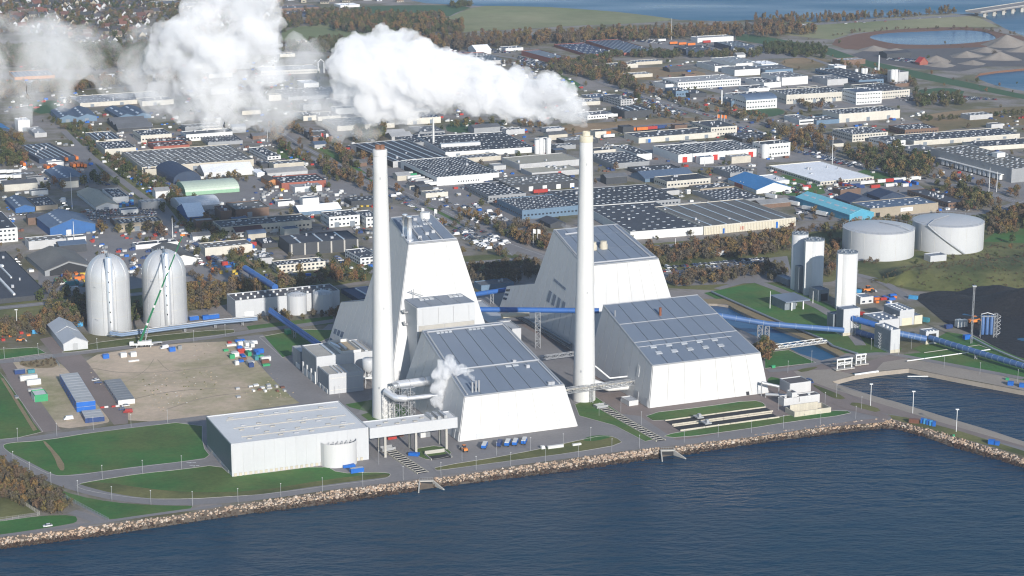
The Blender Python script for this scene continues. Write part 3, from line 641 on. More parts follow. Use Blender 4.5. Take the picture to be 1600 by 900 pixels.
# --- helper: rectangular block from pixel corners of its roof (L back-left, F near corner, R front-right) and its wall height in pixels
def footprint(L, F, R, hp, snap=True, h=None):
    if h is None: h = Ht((F[0], F[1] + hp), F[1])
    l, f, r = (np.array(G(*q, h)) for q in (L, F, R))
    a = math.atan2(*(r - f)[::-1]); c = math.atan2(*(l - f)[::-1]) - math.pi / 2; lr, ll = np.linalg.norm(r - f), np.linalg.norm(l - f)
    ang = (a * lr + c * ll * .6) / (lr + ll * .6)
    if snap: ang = min(max(ang, math.radians(18)), math.radians(29)); ang = ang if lr + ll > 110 else (ang + GRID) / 2
    uu = np.array((math.cos(ang), math.sin(ang))); return f, ang, float(max(np.dot(r - f, uu), 2)), float(max(np.dot(l - f, np.array((-uu[1], uu[0]))), 2)), h
def parapet(m, x0, y0, x1, y1, z, t=.35, hh=.5, k=0):
    m.box(x0, y0, z, x1, y0 + t, z + hh, k); m.box(x0, y1 - t, z, x1, y1, z + hh, k); m.box(x0, y0 + t, z, x0 + t, y1 - t, z + hh, k); m.box(x1 - t, y0 + t, z, x1, y1 - t, z + hh, k)
def block(t, wd, dp, h, wm, rm, name='wall', x0=0, y0=0, z0=0):
    m = MB(); m.box(x0, y0, z0, x0 + wd, y0 + dp, z0 + h - .3); m.build(name, wm, t)
    m = MB(); m.box(x0 + .3, y0 + .3, z0 + h - .3, x0 + wd - .3, y0 + dp - .3, z0 + h - .05); r_ = m.build('roof', rm, t)
    m = MB(); parapet(m, x0, y0, x0 + wd, y0 + dp, z0 + h - .3, .3, .75); m.build('parapet', wm, r_); return r_
def pbox(name, label, cat, L, F, R, hp, wm, rm, group=None, h=None, snap=True, z0=0):
    f, ang, wd, dp, h = footprint(L, F, R, hp, snap, h); t = thing(name, label, cat, (f[0], f[1], 0), ang, group); BLDRECTS.append((f[0], f[1], ang, wd, dp))
    block(t, wd, dp, h - z0, wm, rm, z0=z0); return t, wd, dp, h
def addbox(t, name, x0, y0, z0, x1, y1, z1, m):
    if name.startswith(('skylight', 'roof_')) and t.type == 'EMPTY': t = next((c for c in t.children if c.name.startswith('roof') and not c.name.startswith('roof_')), t)
    b = MB(); b.box(x0, y0, z0, x1, y1, z1); return b.build(name, m, t)

# --- long low warehouse in front with curved stair screen
tw, wd, dp, h = pbox('warehouse', 'long pale grey flat-roofed warehouse in the foreground beside the shore road', 'warehouse', (316.5, 652), (361, 695), (579, 672), 48, M['panel_lg'], M['ribroof'], h=17)
tw.rotation_euler[2] = GRID - .012
WDW = wd
for i in range(3): addbox(tw, 'roof_ridge', 8, dp * (.2 + .3 * i), h, wd - 4, dp * (.2 + .3 * i) + .35, h + .35, M['concrete'])
for j, fy in enumerate((.12, .27, .42, .57, .86)):
    for i in range(7):
        if (i * 7 + j * 3) % 4 == 3: continue
        x = 10 + i * (wd - 20) / 6.4 + (j % 2) * 3; addbox(tw, 'skylight', x, dp * fy, h, x + 2.6, dp * fy + 1.2, h + .35, M['zincl' if (i + j) % 2 else 'concrete'])
for i in range(13): addbox(tw, 'front_panel', .4 + i * (wd - .8) / 13 + .1, -.12, 1.8, .4 + (i + 1) * (wd - .8) / 13 - .1, 0, h - .2, M['panel_lg'])
for i in range(26): addbox(tw, 'plinth_pier', 1 + i * (wd - 3) / 26, -.3, 0, 2.4 + i * (wd - 3) / 26, -.02, 1.75, M['concrete_w'])
addbox(tw, 'side_panel', -.15, .3, 1.9, -.02, dp - .3, h - .2, M['teal'] if 'teal' in M else mat('shaded_blue_green_cladding', (.13, .17, .19), .5, .05, .05, streak=.05))  # left wall turned from the sun; its shade is put into this dark colour
for i in range(3): addbox(tw, 'louvre_grille', -.35, 6 + i * dp / 3, .2, -.16, dp / 3 * (i + 1) - 2, 1.8, M['steel'])
m = MB(); cx, rr = wd * .775, 9.5
pts = [(cx - rr + 2 * rr * i / 24, -7.2 * math.sqrt(max(0, 1 - (abs(-1 + i / 12)) ** 2.4)) - .3) for i in range(25)]
for a, c in zip(pts, pts[1:]): m.face([(*a, 0), (*c, 0), (*c, 12.5), (*a, 12.5)]); m.face([(c[0], c[1] + .4, 12.5), (a[0], a[1] + .4, 12.5), (*a, 12.5), (*c, 12.5)][::-1])
m.build('curved_screen', M['panel'], tw)
m = MB()
for i in range(6): m.bar((cx - 7 + i * 2.6, -.5, 11), (cx - 6 + i * 2.3, -5, 12), .15); m.bar((cx - 7 + i * 2.6, -5, 12), (cx - 5 + i * 2.3, -.5, 12), .15)
m.build('stair_framework', M['steel'], tw)
# link bridge between warehouse and hall
f, ang, wl, dl, hl = footprint((566, 656), (578, 670), (706, 651), 15, h=17)
tb_ = thing('link_bridge', 'long pale enclosed bridge joining the warehouse to the white hall', 'bridge', (f[0], f[1], 0), GRID)
dl = 12.5; block(tb_, wl + 2, dl, 5.2, M['panel_lg'], M['ribroof'], 'gallery', 0, 0, 11.6)
for i in range(3):
    for k in (1.5, dl - 1.5): addbox(tb_, 'pier', 8 + i * 17, k - .6, 0, 9.2 + i * 17, k + .6, 11.6, M['concrete'])
for i in range(7): addbox(tb_, 'skylight', 5 + i * 5, 3 + (i % 2) * 4, 16.8, 7.4 + i * 5, 4.3 + (i % 2) * 4, 17.2, M['concrete'])
for i in range(3): addbox(tb_, 'cooling_unit', wl - 12 + i * 3.6, 1.5, 16.8, wl - 10.4 + i * 3.6, dl - 1.5, 18.6, M['steel'])

# --- process building left of the chimney
tp, wd, dp, h = pbox('process_building', 'grey and white stepped process building left of the tall chimney', 'building', (469.5, 540.7), (494.6, 559), (583, 549.5), 42, M['panel_lg'], M['concrete'])
dkc = mat('shaded_blue_grey_cladding', (.20, .23, .26), .5, .05, .05, panel=(2, 2, 2)); M['dkc'] = dkc  # shade of left-facing walls put into the colour; plain dark doors and pipes share it
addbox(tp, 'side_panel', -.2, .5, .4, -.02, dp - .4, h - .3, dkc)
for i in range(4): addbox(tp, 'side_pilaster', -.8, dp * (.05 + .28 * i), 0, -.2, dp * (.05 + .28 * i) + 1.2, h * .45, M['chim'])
for i in range(3): addbox(tp, 'roller_door', -.5, dp * (.16 + .28 * i), 0, -.22, dp * (.16 + .28 * i) + 3.6, 4, M['chim'])
parm = MB(); parapet(parm, wd * .45, 1, wd * .8, dp - 1, h, .4, 1.8); parm.build('roof_screen', M['chim'], tp)
addbox(tp, 'sunken_roof', wd * .46, 1.5, h, wd * .79, dp - 1.5, h + .12, M['stonew']); addbox(tp, 'skylight', wd * .3, 2, h, wd * .34, dp - 2, h + .6, M['skyl'])
addbox(tp, 'skylight', wd * .6, dp * .35, h + .1, wd * .64, dp * .8, h + 1, M['white']); addbox(tp, 'skylight', wd * .88, 2, h, wd * .93, dp - 2, h + .7, M['skyl'])
m = MB(); m.tube([(wd * .47, dp * .85, h + 1), (wd * .5, dp * .55, h + 1.6), (wd * .53, dp * .4, h + .6)], .9, 10); m.build('roof_duct', M['duct'], tp)
_, wd2, dp2, h2 = footprint((497, 573), (514, 586.5), (568.7, 581), 30)[1:]
f = footprint((497, 573), (514, 586.5), (568.7, 581), 30)[0]
tq = thing('filter_building', 'lower white building in front of the stepped process building, beside the gravel lot', 'building', (f[0], f[1], 0), GRID); block(tq, wd2, dp2, h2, M['panel_lg'], M['concrete'])
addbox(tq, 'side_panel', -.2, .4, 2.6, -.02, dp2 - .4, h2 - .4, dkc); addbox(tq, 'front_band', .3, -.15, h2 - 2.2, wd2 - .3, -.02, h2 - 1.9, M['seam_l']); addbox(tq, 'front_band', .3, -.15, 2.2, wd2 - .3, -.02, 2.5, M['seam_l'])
for i in range(3): addbox(tq, 'skylight', 6 + i * 2.4, 1.5, h2, 7 + i * 2.4, dp2 - 1.5, h2 + .5, M['skyl'])
for i in range(3): addbox(tq, 'roller_door', -.5, 2 + i * dp2 / 3, 0, -.22, 5.6 + i * dp2 / 3, 2.5, M['chim'])
t_, a_, c_, h_ = pbox('side_store', 'low dark grey block at the far left end of the process building', 'building', (457, 542), (469, 551), (482, 549), 27, dkc, M['zincl'])
addbox(t_, 'door', -.2, 1, 0, -.02, 8, 3, M['chim'])
# hopper silo on legs between the process building and the chimney
x, y = G(577, 603); th = thing('hopper_silo', 'white conical hopper silo on steel legs half hidden by the left chimney', 'silo', (x, y, 0))
m = MB(); m.lathe([(.8, 7.5), (4, 10.5), (4, 15.5), (3.4, 16.6), (.3, 17)], 24); m.build('vessel', M['panel_lg'], th)
m = MB()
for k in range(6): a = k * math.pi / 3; m.bar((4 * math.cos(a), 4 * math.sin(a), 0), (3.6 * math.cos(a), 3.6 * math.sin(a), 11), .22); m.bar((4 * math.cos(a), 4 * math.sin(a), 5), (4 * math.cos(a + 1.05), 4 * math.sin(a + 1.05), 9), .15)
m.build('support_frame', M['steel'], th)
m = MB(); m.tube([(-6, -6, 0), (-6, -6, 5), (-5, -6, 6.2), (0, -6, 6.5), (6, -6, 6.5)], .55, 10); m.build('pipe', M['white'], th)
# ducts joining the chimney and the hall
def g3(px, py, h): return Vector((*G(px, py, h), h))
a, c = g3(612, 603, 18), g3(694, 592, 18); td = thing('flue_duct', 'thick shiny duct running from the left chimney to the white hall', 'duct', a, 0)
m = MB(); m.tube([Vector(), (c - a) * .3, c - a], 2.5, 24); m.build('pipe', M['duct'], td)
m = MB()
for k in (.32, .62): p = (c - a) * k; m.lathe([(2.7, -.3), (2.7, .3)], 24) if False else m.tube([p * .99, p * 1.01], 2.75, 24)
m.build('flange_ring', M['steel'], td)
m = MB()
for k in (.35, .7): p = (c - a) * k; m.bar(p, (p.x, p.y, -a.z), .4); m.bar((p.x, p.y + 3, -2), (p.x, p.y, -a.z), .3)
m.build('support', M['steel'], td)
a, k1, k2, c = g3(603, 611, 17), g3(619, 622, 15), g3(634, 623, 14), g3(709, 614.5, 14); td = thing('bent_duct', 'thinner shiny duct with a bend coming off the left chimney over a steel tower', 'duct', a, 0)
m = MB(); m.tube([Vector(), k1 - a, k2 - a], 2.0, 16); m.tube([k2 - a, c - a], 1.25, 16); m.build('pipe', M['duct'], td)
x, y = G(618, 660); tl = thing('duct_tower', 'open steel lattice tower carrying the bent duct beside the link bridge', 'steel tower', (x, y, 0), GRID)
for i, (px_, py_) in enumerate(((0, 0), (5, 0), (9, 0))):
    m = MB(); m.lattice((px_, py_, 0), (px_, py_, 22 - 3 * i), 3.6, 6, .16); m.build('frame', M['steel'], tl)
m = MB(); m.box(-1.8, -1.8, 22, 1.8, 1.8, 22.2); m.box(3.2, -1.8, 19, 10.8, 1.8, 19.2); m.build('platform', M['steel'], tl)
x, y = G(603, 657); tl = thing('scaffold_tower', 'thin white scaffold stair climbing the foot of the left chimney', 'scaffold', (x, y, 0), GRID)
m = MB(); m.lattice((0, 0, 0), (0, 0, 16), 3.2, 7, .10); m.build('frame', M['white'], tl)
# truss pipe bridge to the right hall
a, c = g3(884, 610.5, 9), g3(996, 596, 9); tt_ = thing('pipe_bridge', 'long steel truss pipe bridge crossing in front of the right chimney foot', 'bridge', a, 0)
m = MB(); m.lattice(Vector(), c - a, 2.8, 16, .17); m.build('truss', M['steel'], tt_)
m = MB(); m.tube([Vector((0, 0, .3)), c - a + Vector((0, 0, .3))], .5, 8); m.build('pipe', M['concrete'], tt_)
m = MB(); p = (c - a) * .36; m.lattice(Vector((p.x, p.y, -9)), Vector((p.x, p.y, -1)), 1.6, 5, .13); m.build('leg', M['steel'], tt_)
a, c = g3(840, 560, 5), g3(900, 552, 5); tt_ = thing('pipe_bridge', 'low steel truss pipe bridge between the halls, left of the right chimney', 'bridge', a, 0)
m = MB(); m.lattice(Vector(), c - a, 2.2, 9, .16); m.build('truss', M['steel'], tt_); m = MB(); m.bar((1, 0, -5), (1, 0, 0), .4); m.bar((c.x - a.x, c.y - a.y, -5), c - a, .4); m.build('leg', M['steel'], tt_)
a, c, d = g3(928, 598, 7), g3(952, 606, 5), g3(984, 603, 5); td = thing('flue_duct', 'white duct running from the right chimney foot into the broad white hall', 'duct', a, 0)
m = MB(); m.tube([Vector(), c - a, d - a], 2.1, 20); m.build('pipe', M['white'], td)
a = g3(930, 572, 16); c = g3(953, 591, 10); d = g3(981, 588, 10); m = MB(); m.tube([a, c, d], .5, 8); o = m.build('gas_pipe', M['white']); tag(o, 'thin white pipe kinking down from the right chimney to the broad hall', 'pipe')
t_, a_, c_, h_ = pbox('equipment_shed', 'small pale shed at the left corner of the broad white hall', 'shed', (970, 621), (983, 628), (995, 624.5), 7, M['panel'], M['zincl'])
# ground service building and yard clutter between the halls
pbox('service_block', 'grey roofed service block squeezed between the boiler house and the rear hall', 'building', (752, 470), (764, 505), (796, 500), 22, M['panel_lg'], M['zincl'])
pbox('service_block', 'low grey block with dark windows beside the round white drum pipe', 'building', (793, 497), (800, 515), (812, 512), 22, M['panel_lg'], M['zincl'])
a, c = g3(784, 494, 14), g3(826, 490, 14); o = MB(); o.tube([a, c], 1.6, 16); o = o.build('drum_pipe', M['cream']); tag(o, 'cream horizontal drum with portholes under the blue conveyor', 'tank')
p0 = Vector((*G(806, 497), 4)); p1 = Vector((*G(892, 548), 4)); tt_ = thing('pipe_rack', 'dark pipe rack along the foot of the rear white hall', 'pipe rack', p0, 0)
m = MB(); m.tube([Vector(), p1 - p0], .9, 8); m.tube([Vector((0, 0, -1.8)), p1 - p0 + Vector((0, 0, -1.8))], .7, 8); m.build('pipe', M['dkc'], tt_)
m = MB(); [m.bar((p1 - p0) * (k / 11) + Vector((0, 0, -4)), (p1 - p0) * (k / 11), .35) for k in range(12)]; m.build('support', M['steel'], tt_)

# --- blue conveyors
def conveyor(label, pts, r, m_='blue', sup=(), name='conveyor', rings=8, cat='conveyor'):
    P3 = [g3(*q) for q in pts]; o0 = P3[0]; t = thing(name, label, cat, o0, 0)
    m = MB(); m.tube([p - o0 for p in P3], r, 16); m.build('tube_casing', M[m_], t)
    for i in range(1, rings):
        tt = i / rings * (len(P3) - 1); k = min(int(tt), len(P3) - 2); p = P3[k].lerp(P3[k + 1], tt - k); d = (P3[k + 1] - P3[k]).normalized()
        m = MB(); m.tube([p - o0 - d * .2, p - o0 + d * .2], r * 1.05, 16); m.build('joint_ring', M['blue2' if m_ == 'blue' else 'pipeb'], t)
    for k, f, w_ in sup:
        p = P3[k].lerp(P3[k + 1], f); m = MB(); m.lattice((p.x - o0.x, p.y - o0.y, -o0.z), (p.x - o0.x, p.y - o0.y, p.z - o0.z - r * .8), w_, max(2, int(p.z / 3)), .2); m.build('support_tower', M['steel'], t)
    return t
conveyor('level blue conveyor tube crossing between the halls, cut by the right chimney', [(742, 483.5, 24), (842, 484.5, 24), (936, 485.5, 24)], 1.65, 'blue', [(0, .985, 3.2)], rings=4)
conveyor('long blue conveyor tube sloping down behind the broad hall and over the canal', [(948, 472, 24), (1100, 489, 17), (1200, 506, 11), (1318, 516, 4.5)], 1.75, 'blue2', [(1, .88, 3.0), (1, .99, 2.6)], rings=14)
conveyor('short blue conveyor tube leaving the white sampling tower high up', [(1331, 497, 11), (1372, 509, 9)], 2.0, 'blue', rings=3)
conveyor('low blue conveyor tube between the sampling tower and the grey transfer house', [(1338, 518, 2.5), (1368, 527, 2.5)], 1.9, 'blue2', rings=3)
conveyor('blue conveyor tube between the grey transfer house and the little portal house', [(1400, 520, 8), (1447, 529.5, 4)], 2.0, 'blue2', rings=5)
conveyor('longest blue conveyor tube running over the lawn to the right edge beside the coal yard', [(1453, 528, 4.5), (1525, 550, 4.5), (1600, 572, 4.5), (1720, 608, 4.5)], 1.85, 'blue2', [(1, .0, 1.3)], rings=24)
conveyor('twin blue conveyor tube sloping from the tank building down to the boiler house, upper one', [(422, 483, 9), (500, 537, 7)], 1.1, 'blue', [(0, .5, 1.4)], rings=6)
conveyor('twin blue conveyor tube sloping from the tank building down to the boiler house, lower one', [(421, 487, 8), (495, 539, 6)], 1.1, 'blue', rings=6)
conveyor('dark blue conveyor entering the tree belt left of the tank building', [(383, 419, 8), (430, 449, 8)], 2.2, 'blue', [(0, .2, 2), (0, .8, 2)], rings=5)
conveyor('short blue conveyor stub right of the boiler house', [(742, 460, 8), (795, 452, 8)], 1.6, 'blue', [(0, .5, 2)], rings=3)
for dy, r, lab, mm in ((0, .65, 'upper pale blue pipe along the raised pipe rack by the steel silos', 'pipeb'), (2.6, .6, 'lower pale blue pipe along the raised pipe rack by the steel silos', 'pipeb'), (-3, .45, 'thin steel pipe along the raised pipe rack by the steel silos', 'steel')):
    conveyor(lab, [(172, 519 + dy, 4), (190, 522 + dy, 4), (265, 512 + dy, 4), (344, 502 + dy, 4), (402, 497 + dy, 4)], r, mm, [(1, .5, 1), (2, .3, 1), (2, .9, 1), (3, .6, 1)] if dy == 0 else (), 'pipe', 6, 'pipe')
pbox('transfer_tower', 'small white transfer tower just right of the right chimney with a dark top', 'tower', (920, 459), (932, 465), (949.5, 461), 55, M['panel'], M['dark'])
# --- towers on the right
t_, a_, c_, h_ = pbox('sampling_tower', 'white tower with open stair at the foot of the single white silo', 'tower', (1310, 479), (1318.5, 484.5), (1343.5, 481.5), 41, M['panel_lg'], M['zinc'])
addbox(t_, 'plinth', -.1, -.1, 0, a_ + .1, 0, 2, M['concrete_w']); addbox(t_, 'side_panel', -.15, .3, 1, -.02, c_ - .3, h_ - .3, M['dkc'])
m = MB(); m.lattice((a_ * .72, -1.8, 0), (a_ * .72, -1.8, h_ * .75), 2.4, 6, .13); m.bar((a_ * .45, -2, 0), (a_ * .45, -2, h_ * .8), .15); m.bar((a_ * .45, -2, 3), (a_ * .8, -2, h_ * .5), .12); m.build('stair', M['steel'], t_)
pbox('conveyor_house', 'lower dark grey block attached left of the sampling tower', 'building', (1296, 488), (1302, 492.5), (1318, 490), 27, M['dkc'], M['zinc'])
t_, a_, c_, h_ = pbox('transfer_house', 'tall grey transfer house with stained plinth, conveyors passing behind it', 'building', (1364.5, 506.5), (1392.5, 517), (1407.5, 515.5), 35.5, M['panel_lg'], M['zinc'])
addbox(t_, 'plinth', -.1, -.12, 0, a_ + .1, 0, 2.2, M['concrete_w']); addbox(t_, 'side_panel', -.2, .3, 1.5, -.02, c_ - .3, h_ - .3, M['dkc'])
for i in range(6): addbox(t_, 'skylight', 1 + (i % 2) * 1.5, 2 + i * (c_ - 5) / 6, h_, 2.4 + (i % 2) * 1.5, 3.6 + i * (c_ - 5) / 6, h_ + .6, M['white'])
m = MB()
for i in range(5): m.bar((-.8, c_ * .55, 1 + i * 2), (-.8, c_ * .68, 2.4 + i * 2), .2); m.bar((-.8, c_ * .5, 2.2 + i * 2), (-.8, c_ * .7, 2.2 + i * 2), .15)
m.build('stair', M['white'], t_)
t_, a_, c_, h_ = pbox('portal_house', 'little grey portal house straddling the blue conveyor on the lawn', 'building', (1437, 515), (1447, 519.5), (1467.5, 517.5), 19, M['panel_lg'], M['zinc'])
addbox(t_, 'opening', a_ * .22, -.15, 1.2, a_ * .8, -.02, h_ - 1.2, M['dark']); addbox(t_, 'leg', 0, -.2, 0, 2.2, 0, h_ * .6, M['concrete_w'])
for i in range(3): addbox(t_, 'skylight', 1.5 + i * 2.2, 1.5, h_, 2.6 + i * 2.2, 2.8, h_ + .5, M['white'])
# workshops
t_, a_, c_, h_ = pbox('workshop', 'tallest pale workshop with big doors behind the grey transfer house', 'workshop', (1381, 476), (1406.5, 486.5), (1429, 484), 23, M['panel_lg'], M['zinc'])
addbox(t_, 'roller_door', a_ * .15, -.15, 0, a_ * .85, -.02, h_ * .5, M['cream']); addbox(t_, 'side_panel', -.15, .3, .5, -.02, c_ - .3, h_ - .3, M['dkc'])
for i in range(10): addbox(t_, 'skylight', 2 + (i % 2) * 4, 2 + (i // 2) * (c_ - 4) / 5, h_, 3.4 + (i % 2) * 4, 3.6 + (i // 2) * (c_ - 4) / 5, h_ + .6, M['white'])
t_, a_, c_, h_ = pbox('workshop', 'low dark-roofed workshop left of the tallest pale workshop', 'workshop', (1348, 491), (1374, 502), (1406, 498.5), 14, M['panel_lg'], M['zinc'])
for i in range(8): addbox(t_, 'skylight', 4 + (i % 3) * 6, 3 + (i // 3) * (c_ - 4) / 3, h_, 5.4 + (i % 3) * 6, 4.6 + (i // 3) * (c_ - 4) / 3, h_ + .6, M['white'])
t_, a_, c_, h_ = pbox('workshop', 'low pale garage right of the tallest pale workshop', 'workshop', (1415, 487), (1429, 494.5), (1441, 493), 12.5, M['cream'], M['zinc'])
t_, a_, c_, h_ = pbox('gate_hut', 'low white hut with dark skylit roof behind the single white silo', 'hut', (1336, 460), (1344.5, 466), (1363, 463), 9.5, M['panel'], M['zinc'])
for i in range(2): addbox(t_, 'window', 1.5 + i * a_ * .5, -.12, .9, 3.6 + i * a_ * .5, -.02, 2.1, M['glass'])
for i in range(4): addbox(t_, 'skylight', 1, 1 + i * 2.2, h_, 2, 2.2 + i * 2.2, h_ + .5, M['white'])
pbox('silo_annex', 'dark blue-grey low block left of the paired white silos', 'building', (1219, 430), (1231, 438), (1241, 436), 9, M['dkc'], M['zinc'])
t_, a_, c_, h_ = pbox('truck_loading_house', 'grey truck loading house with dark doorway right of the paired white silos', 'building', (1266, 449), (1278.5, 454.5), (1294, 452), 17, M['dkc'], M['zinc'])
addbox(t_, 'door', a_ * .25, -.15, 0, a_ * .9, -.02, h_ * .68, M['dark'])
f, ang, wd, dp, h = footprint((1201, 461), (1228, 472), (1263, 466.5), 15); t_ = thing('pavilion', 'open-fronted pavilion under a wide flat dark roof on the lawn', 'pavilion', (f[0], f[1], 0), GRID)
addbox(t_, 'roof', 0, 0, h - .8, wd, dp, h, M['zinc']); addbox(t_, 'wall', 1, 3, 0, wd * .5, dp - 1, h - .8, M['dkc']); addbox(t_, 'back_wall', wd * .5, dp * .5, 0, wd * .8, dp - 1, h - .8, M['panel_lg'])
for x_ in (.25, .72): addbox(t_, 'column', wd * x_, .6, 0, wd * x_ + .8, 1.4, h - .8, M['white'])
# --- white silos
def vsilo(px, py, r, h, label, group='white concrete silos'):
    x, y = G(px, py); t = thing('silo', label, 'silo', (x, y, 0), 0, group); m = MB(); m.lathe([(r, 0), (r, h), (r - .3, h), (r - .3, h - .4), (.2, h - .2)], 40); m.build('shell', M['chim'], t)
    m = MB(); m.lathe([(r + .06, h - .3), (r + .06, h + .35), (r - .25, h + .35), (r - .25, h)], 40); m.build('roof_rim', M['dkc'], t)
    m = MB()
    for k in range(6): a = k * 1.05; m.box(r * .55 * math.cos(a) - .5, r * .55 * math.sin(a) - .5, h - .1, r * .55 * math.cos(a) + .5, r * .55 * math.sin(a) + .5, h + 1.1)
    m.build('roof_unit', M['dkc'], t); m = MB()
    for k in range(18): a = k * math.pi / 9; m.bar((r * .97 * math.cos(a), r * .97 * math.sin(a), h), (r * .97 * math.cos(a), r * .97 * math.sin(a), h + 1.2), .06)
    m.build('railing', M['steel'], t); BLDRECTS.append((x - r, y - r, 0, 2 * r, 2 * r)); return t
hA = Ht((1247, 451), 364.5); vsilo(1247.5, 451, 5.6, hA, 'rear left white silo of the pair near the canal')
tS = vsilo(1270, 458.5, 6.6, Ht((1270, 458.5), 374), 'front right white silo of the pair near the canal')
x, y = G(1256, 462); addbox(tS, 'flat_face', -6.9, -6.2, 0, -1.2, 1, Ht((1270, 458.5), 374) - .3, M['chim'])
tS = vsilo(1321, 481, 6.8, Ht((1321, 481), 393.5), 'single white silo standing behind the sampling tower'); addbox(tS, 'flat_face', -7.0, -5.6, 0, -3.2, 1, Ht((1321, 481), 393.5) - .3, M['chim'])
x, y = G(1247, 458); t_ = thing('lift_shaft', 'dark grey square shaft between the two paired silos', 'shaft', (x, y, 0), GRID); block(t_, 4.4, 5, 18, M['dkc'], M['zinc'])
# --- steel silos on the left
def bigsilo(cx, by, xl, xr, ytop, label):
    x, y = G(cx, by); s = FPX / math.hypot(y, CAM_H) / 1.0; r = (xr - xl) / 2 / (FPX / (y * cp + CAM_H * sp)); h = Ht((cx, by), ytop)
    t = thing('steel_silo', label, 'silo', (x, y, 0), 0, 'bullet-shaped steel silos'); zc = h - 1.15 * r
    prof = [(r, 0), (r, zc)] + [(r * math.cos(a) ** .85, zc + (h - zc) * math.sin(a)) for a in [i * 1.38 / 9 for i in range(1, 10)]] + [(r * .1, h)]
    m = MB(); m.lathe(prof, 56); m.build('shell', M['silo'], t)
    m = MB()
    for k in range(10):
        a = k * math.tau / 10 + .25; m.tube([((rr + .05) * math.cos(a), (rr + .05) * math.sin(a), z) for rr, z in prof[1:]], .14, 4); m.bar(((r + .05) * math.cos(a), (r + .05) * math.sin(a), 0), ((r + .05) * math.cos(a), (r + .05) * math.sin(a), zc), .12)
    m.build('rib', M['steel'], t)
    for z in (zc * .33, zc * .66, zc): m = MB(); m.lathe([(r + .07, z - .12), (r + .07, z + .12)], 56, cap=False); m.build('weld_band', M['seam_l'], t)
    a = math.radians(-78); p = (r * 1.02 * math.cos(a) + 1.2, r * 1.02 * math.sin(a)); m = MB(); m.lathe([(2.25, 0), (2.25, h + .6), (1.9, h + .9)], 20, p); m.build('conveyor_shaft', M['duct'], t)
    for k in range(6): m = MB(); m.box(p[0] - .35, p[1] - 2.42, h * (.18 + .13 * k), p[0] + .35, p[1] - 2.2, h * (.18 + .13 * k) + 1); m.build('porthole', M['dark'], t)
    m = MB(); m.box(-3, -2, h - .8, 3, 2, h - .3); [m.bar((-3 + 1.2 * i, -2, h), (-3 + 1.2 * i, -2, h + 1.6), .1) for i in range(6)]; m.box(-.9, -.9, h, .9, .9, h + 2.2); m.bar((0, 0, h + 1), (p[0], p[1], h + .5), .5); m.build('top_platform', M['steel'], t)
    for k, (aa, z) in enumerate(((-1.9, .62), (-1.15, .3), (-1.9, .2))): m = MB(); q = ((r + .2) * math.cos(aa), (r + .2) * math.sin(aa)); m.bar((q[0], q[1], h * z), (q[0] - 1.6, q[1] - .5, h * z + 1), .14); m.build('pipe_stub', M['steel'], t)
    BLDRECTS.append((x - r, y - r, 0, 2 * r, 2 * r))
bigsilo(171.5, 516, 138, 205, 397, 'left bullet-shaped steel silo beside the grey tent hall')
bigsilo(259, 503, 225, 292.5, 390, 'right bullet-shaped steel silo behind the green mobile crane')
# --- round steel tanks
def tank(cx, xl, xr, yrim_f, ybase_f, dome, label, mt, group, rails=36, name='storage_tank'):
    yb = ybase_f
    for _ in range(12):
        X, Y = G(cx, yb); s = FPX / (Y * cp + CAM_H * sp); r = (xr - xl) / 2 / s; Xf, Yf = G(cx, ybase_f); yb = PX(0, Yf + r, 0)[1]
    X, Y = G(cx, yb); h = Ht((cx, ybase_f), yrim_f); t = thing(name, label, 'tank', (X, Y, 0), 0, group)
    m = MB(); m.lathe([(r, 0), (r, h)], 72, cap=False); m.build('shell', mt, t)
    m = MB(); m.lathe([(r * (1 - k / 8) if k < 8 else .01, h + dome * (1 - (1 - k / 8) ** 2)) for k in range(9)], 72); m.build('roof', mt, t)
    for k in range(14 if r > 15 else 8):
        a = k * math.tau / (14 if r > 15 else 8) + .1; m = MB(); m.bar((r + .03) * Vector((math.cos(a), math.sin(a), 0)), (r + .03) * Vector((math.cos(a), math.sin(a), 0)) + Vector((0, 0, h)), .09); m.build('plate_seam', M['seam_l'], t)
    m = MB()
    for k in range(rails): a = k * math.tau / rails; b_ = (k + 1) * math.tau / rails; m.bar((r * math.cos(a), r * math.sin(a), h), (r * math.cos(a), r * math.sin(a), h + 1.4), .09); m.bar((r * math.cos(a), r * math.sin(a), h + 1.4), (r * math.cos(b_), r * math.sin(b_), h + 1.4), .09)
    m.build('railing', M['steel'], t); BLDRECTS.append((X - r, Y - r, 0, 2 * r, 2 * r)); return t, r, h
og = 'big flat oil tanks'
ta, r, h = tank(1371.5, 1316, 1427, 367, 409, 3.5, 'left big flat grey oil tank on the green mound', M['panel_lg'], og)
tb2, r, h = tank(1480, 1425, 1535, 356, 398, 3.5, 'right big flat grey oil tank with a long diagonal stair', M['panel_lg'], og)
m = MB(); A_ = [(-2.35 + 1.05 * k / 10, h * (1 - k / 10) + .4) for k in range(11)]
m.tube([((r + .8) * math.cos(a), (r + .8) * math.sin(a), z) for a, z in A_], .7, 4); m.build('stair', M['steel'], tb2)
m = MB(); m.tube([(0, 0, h + 3.8), (-r * .5, -r * .5, h + 3.2), (-r * .72, -r * .7, h + .6)], .4, 4); m.build('roof_walkway', M['steel'], tb2)
m = MB(); m.tube([(0, 0, h + 3.8), (r * .5, -r * .45, h + 3.2), (r * .74, -r * .6, h + .6)], .35, 4); m.build('roof_walkway', M['steel'], ta)
pbox('pump_hut', 'small flat-roofed pump hut at the foot of the right oil tank', 'hut', (1445, 397), (1454, 401), (1479, 398.5), 9, M['panel_lg'], M['zinc'])
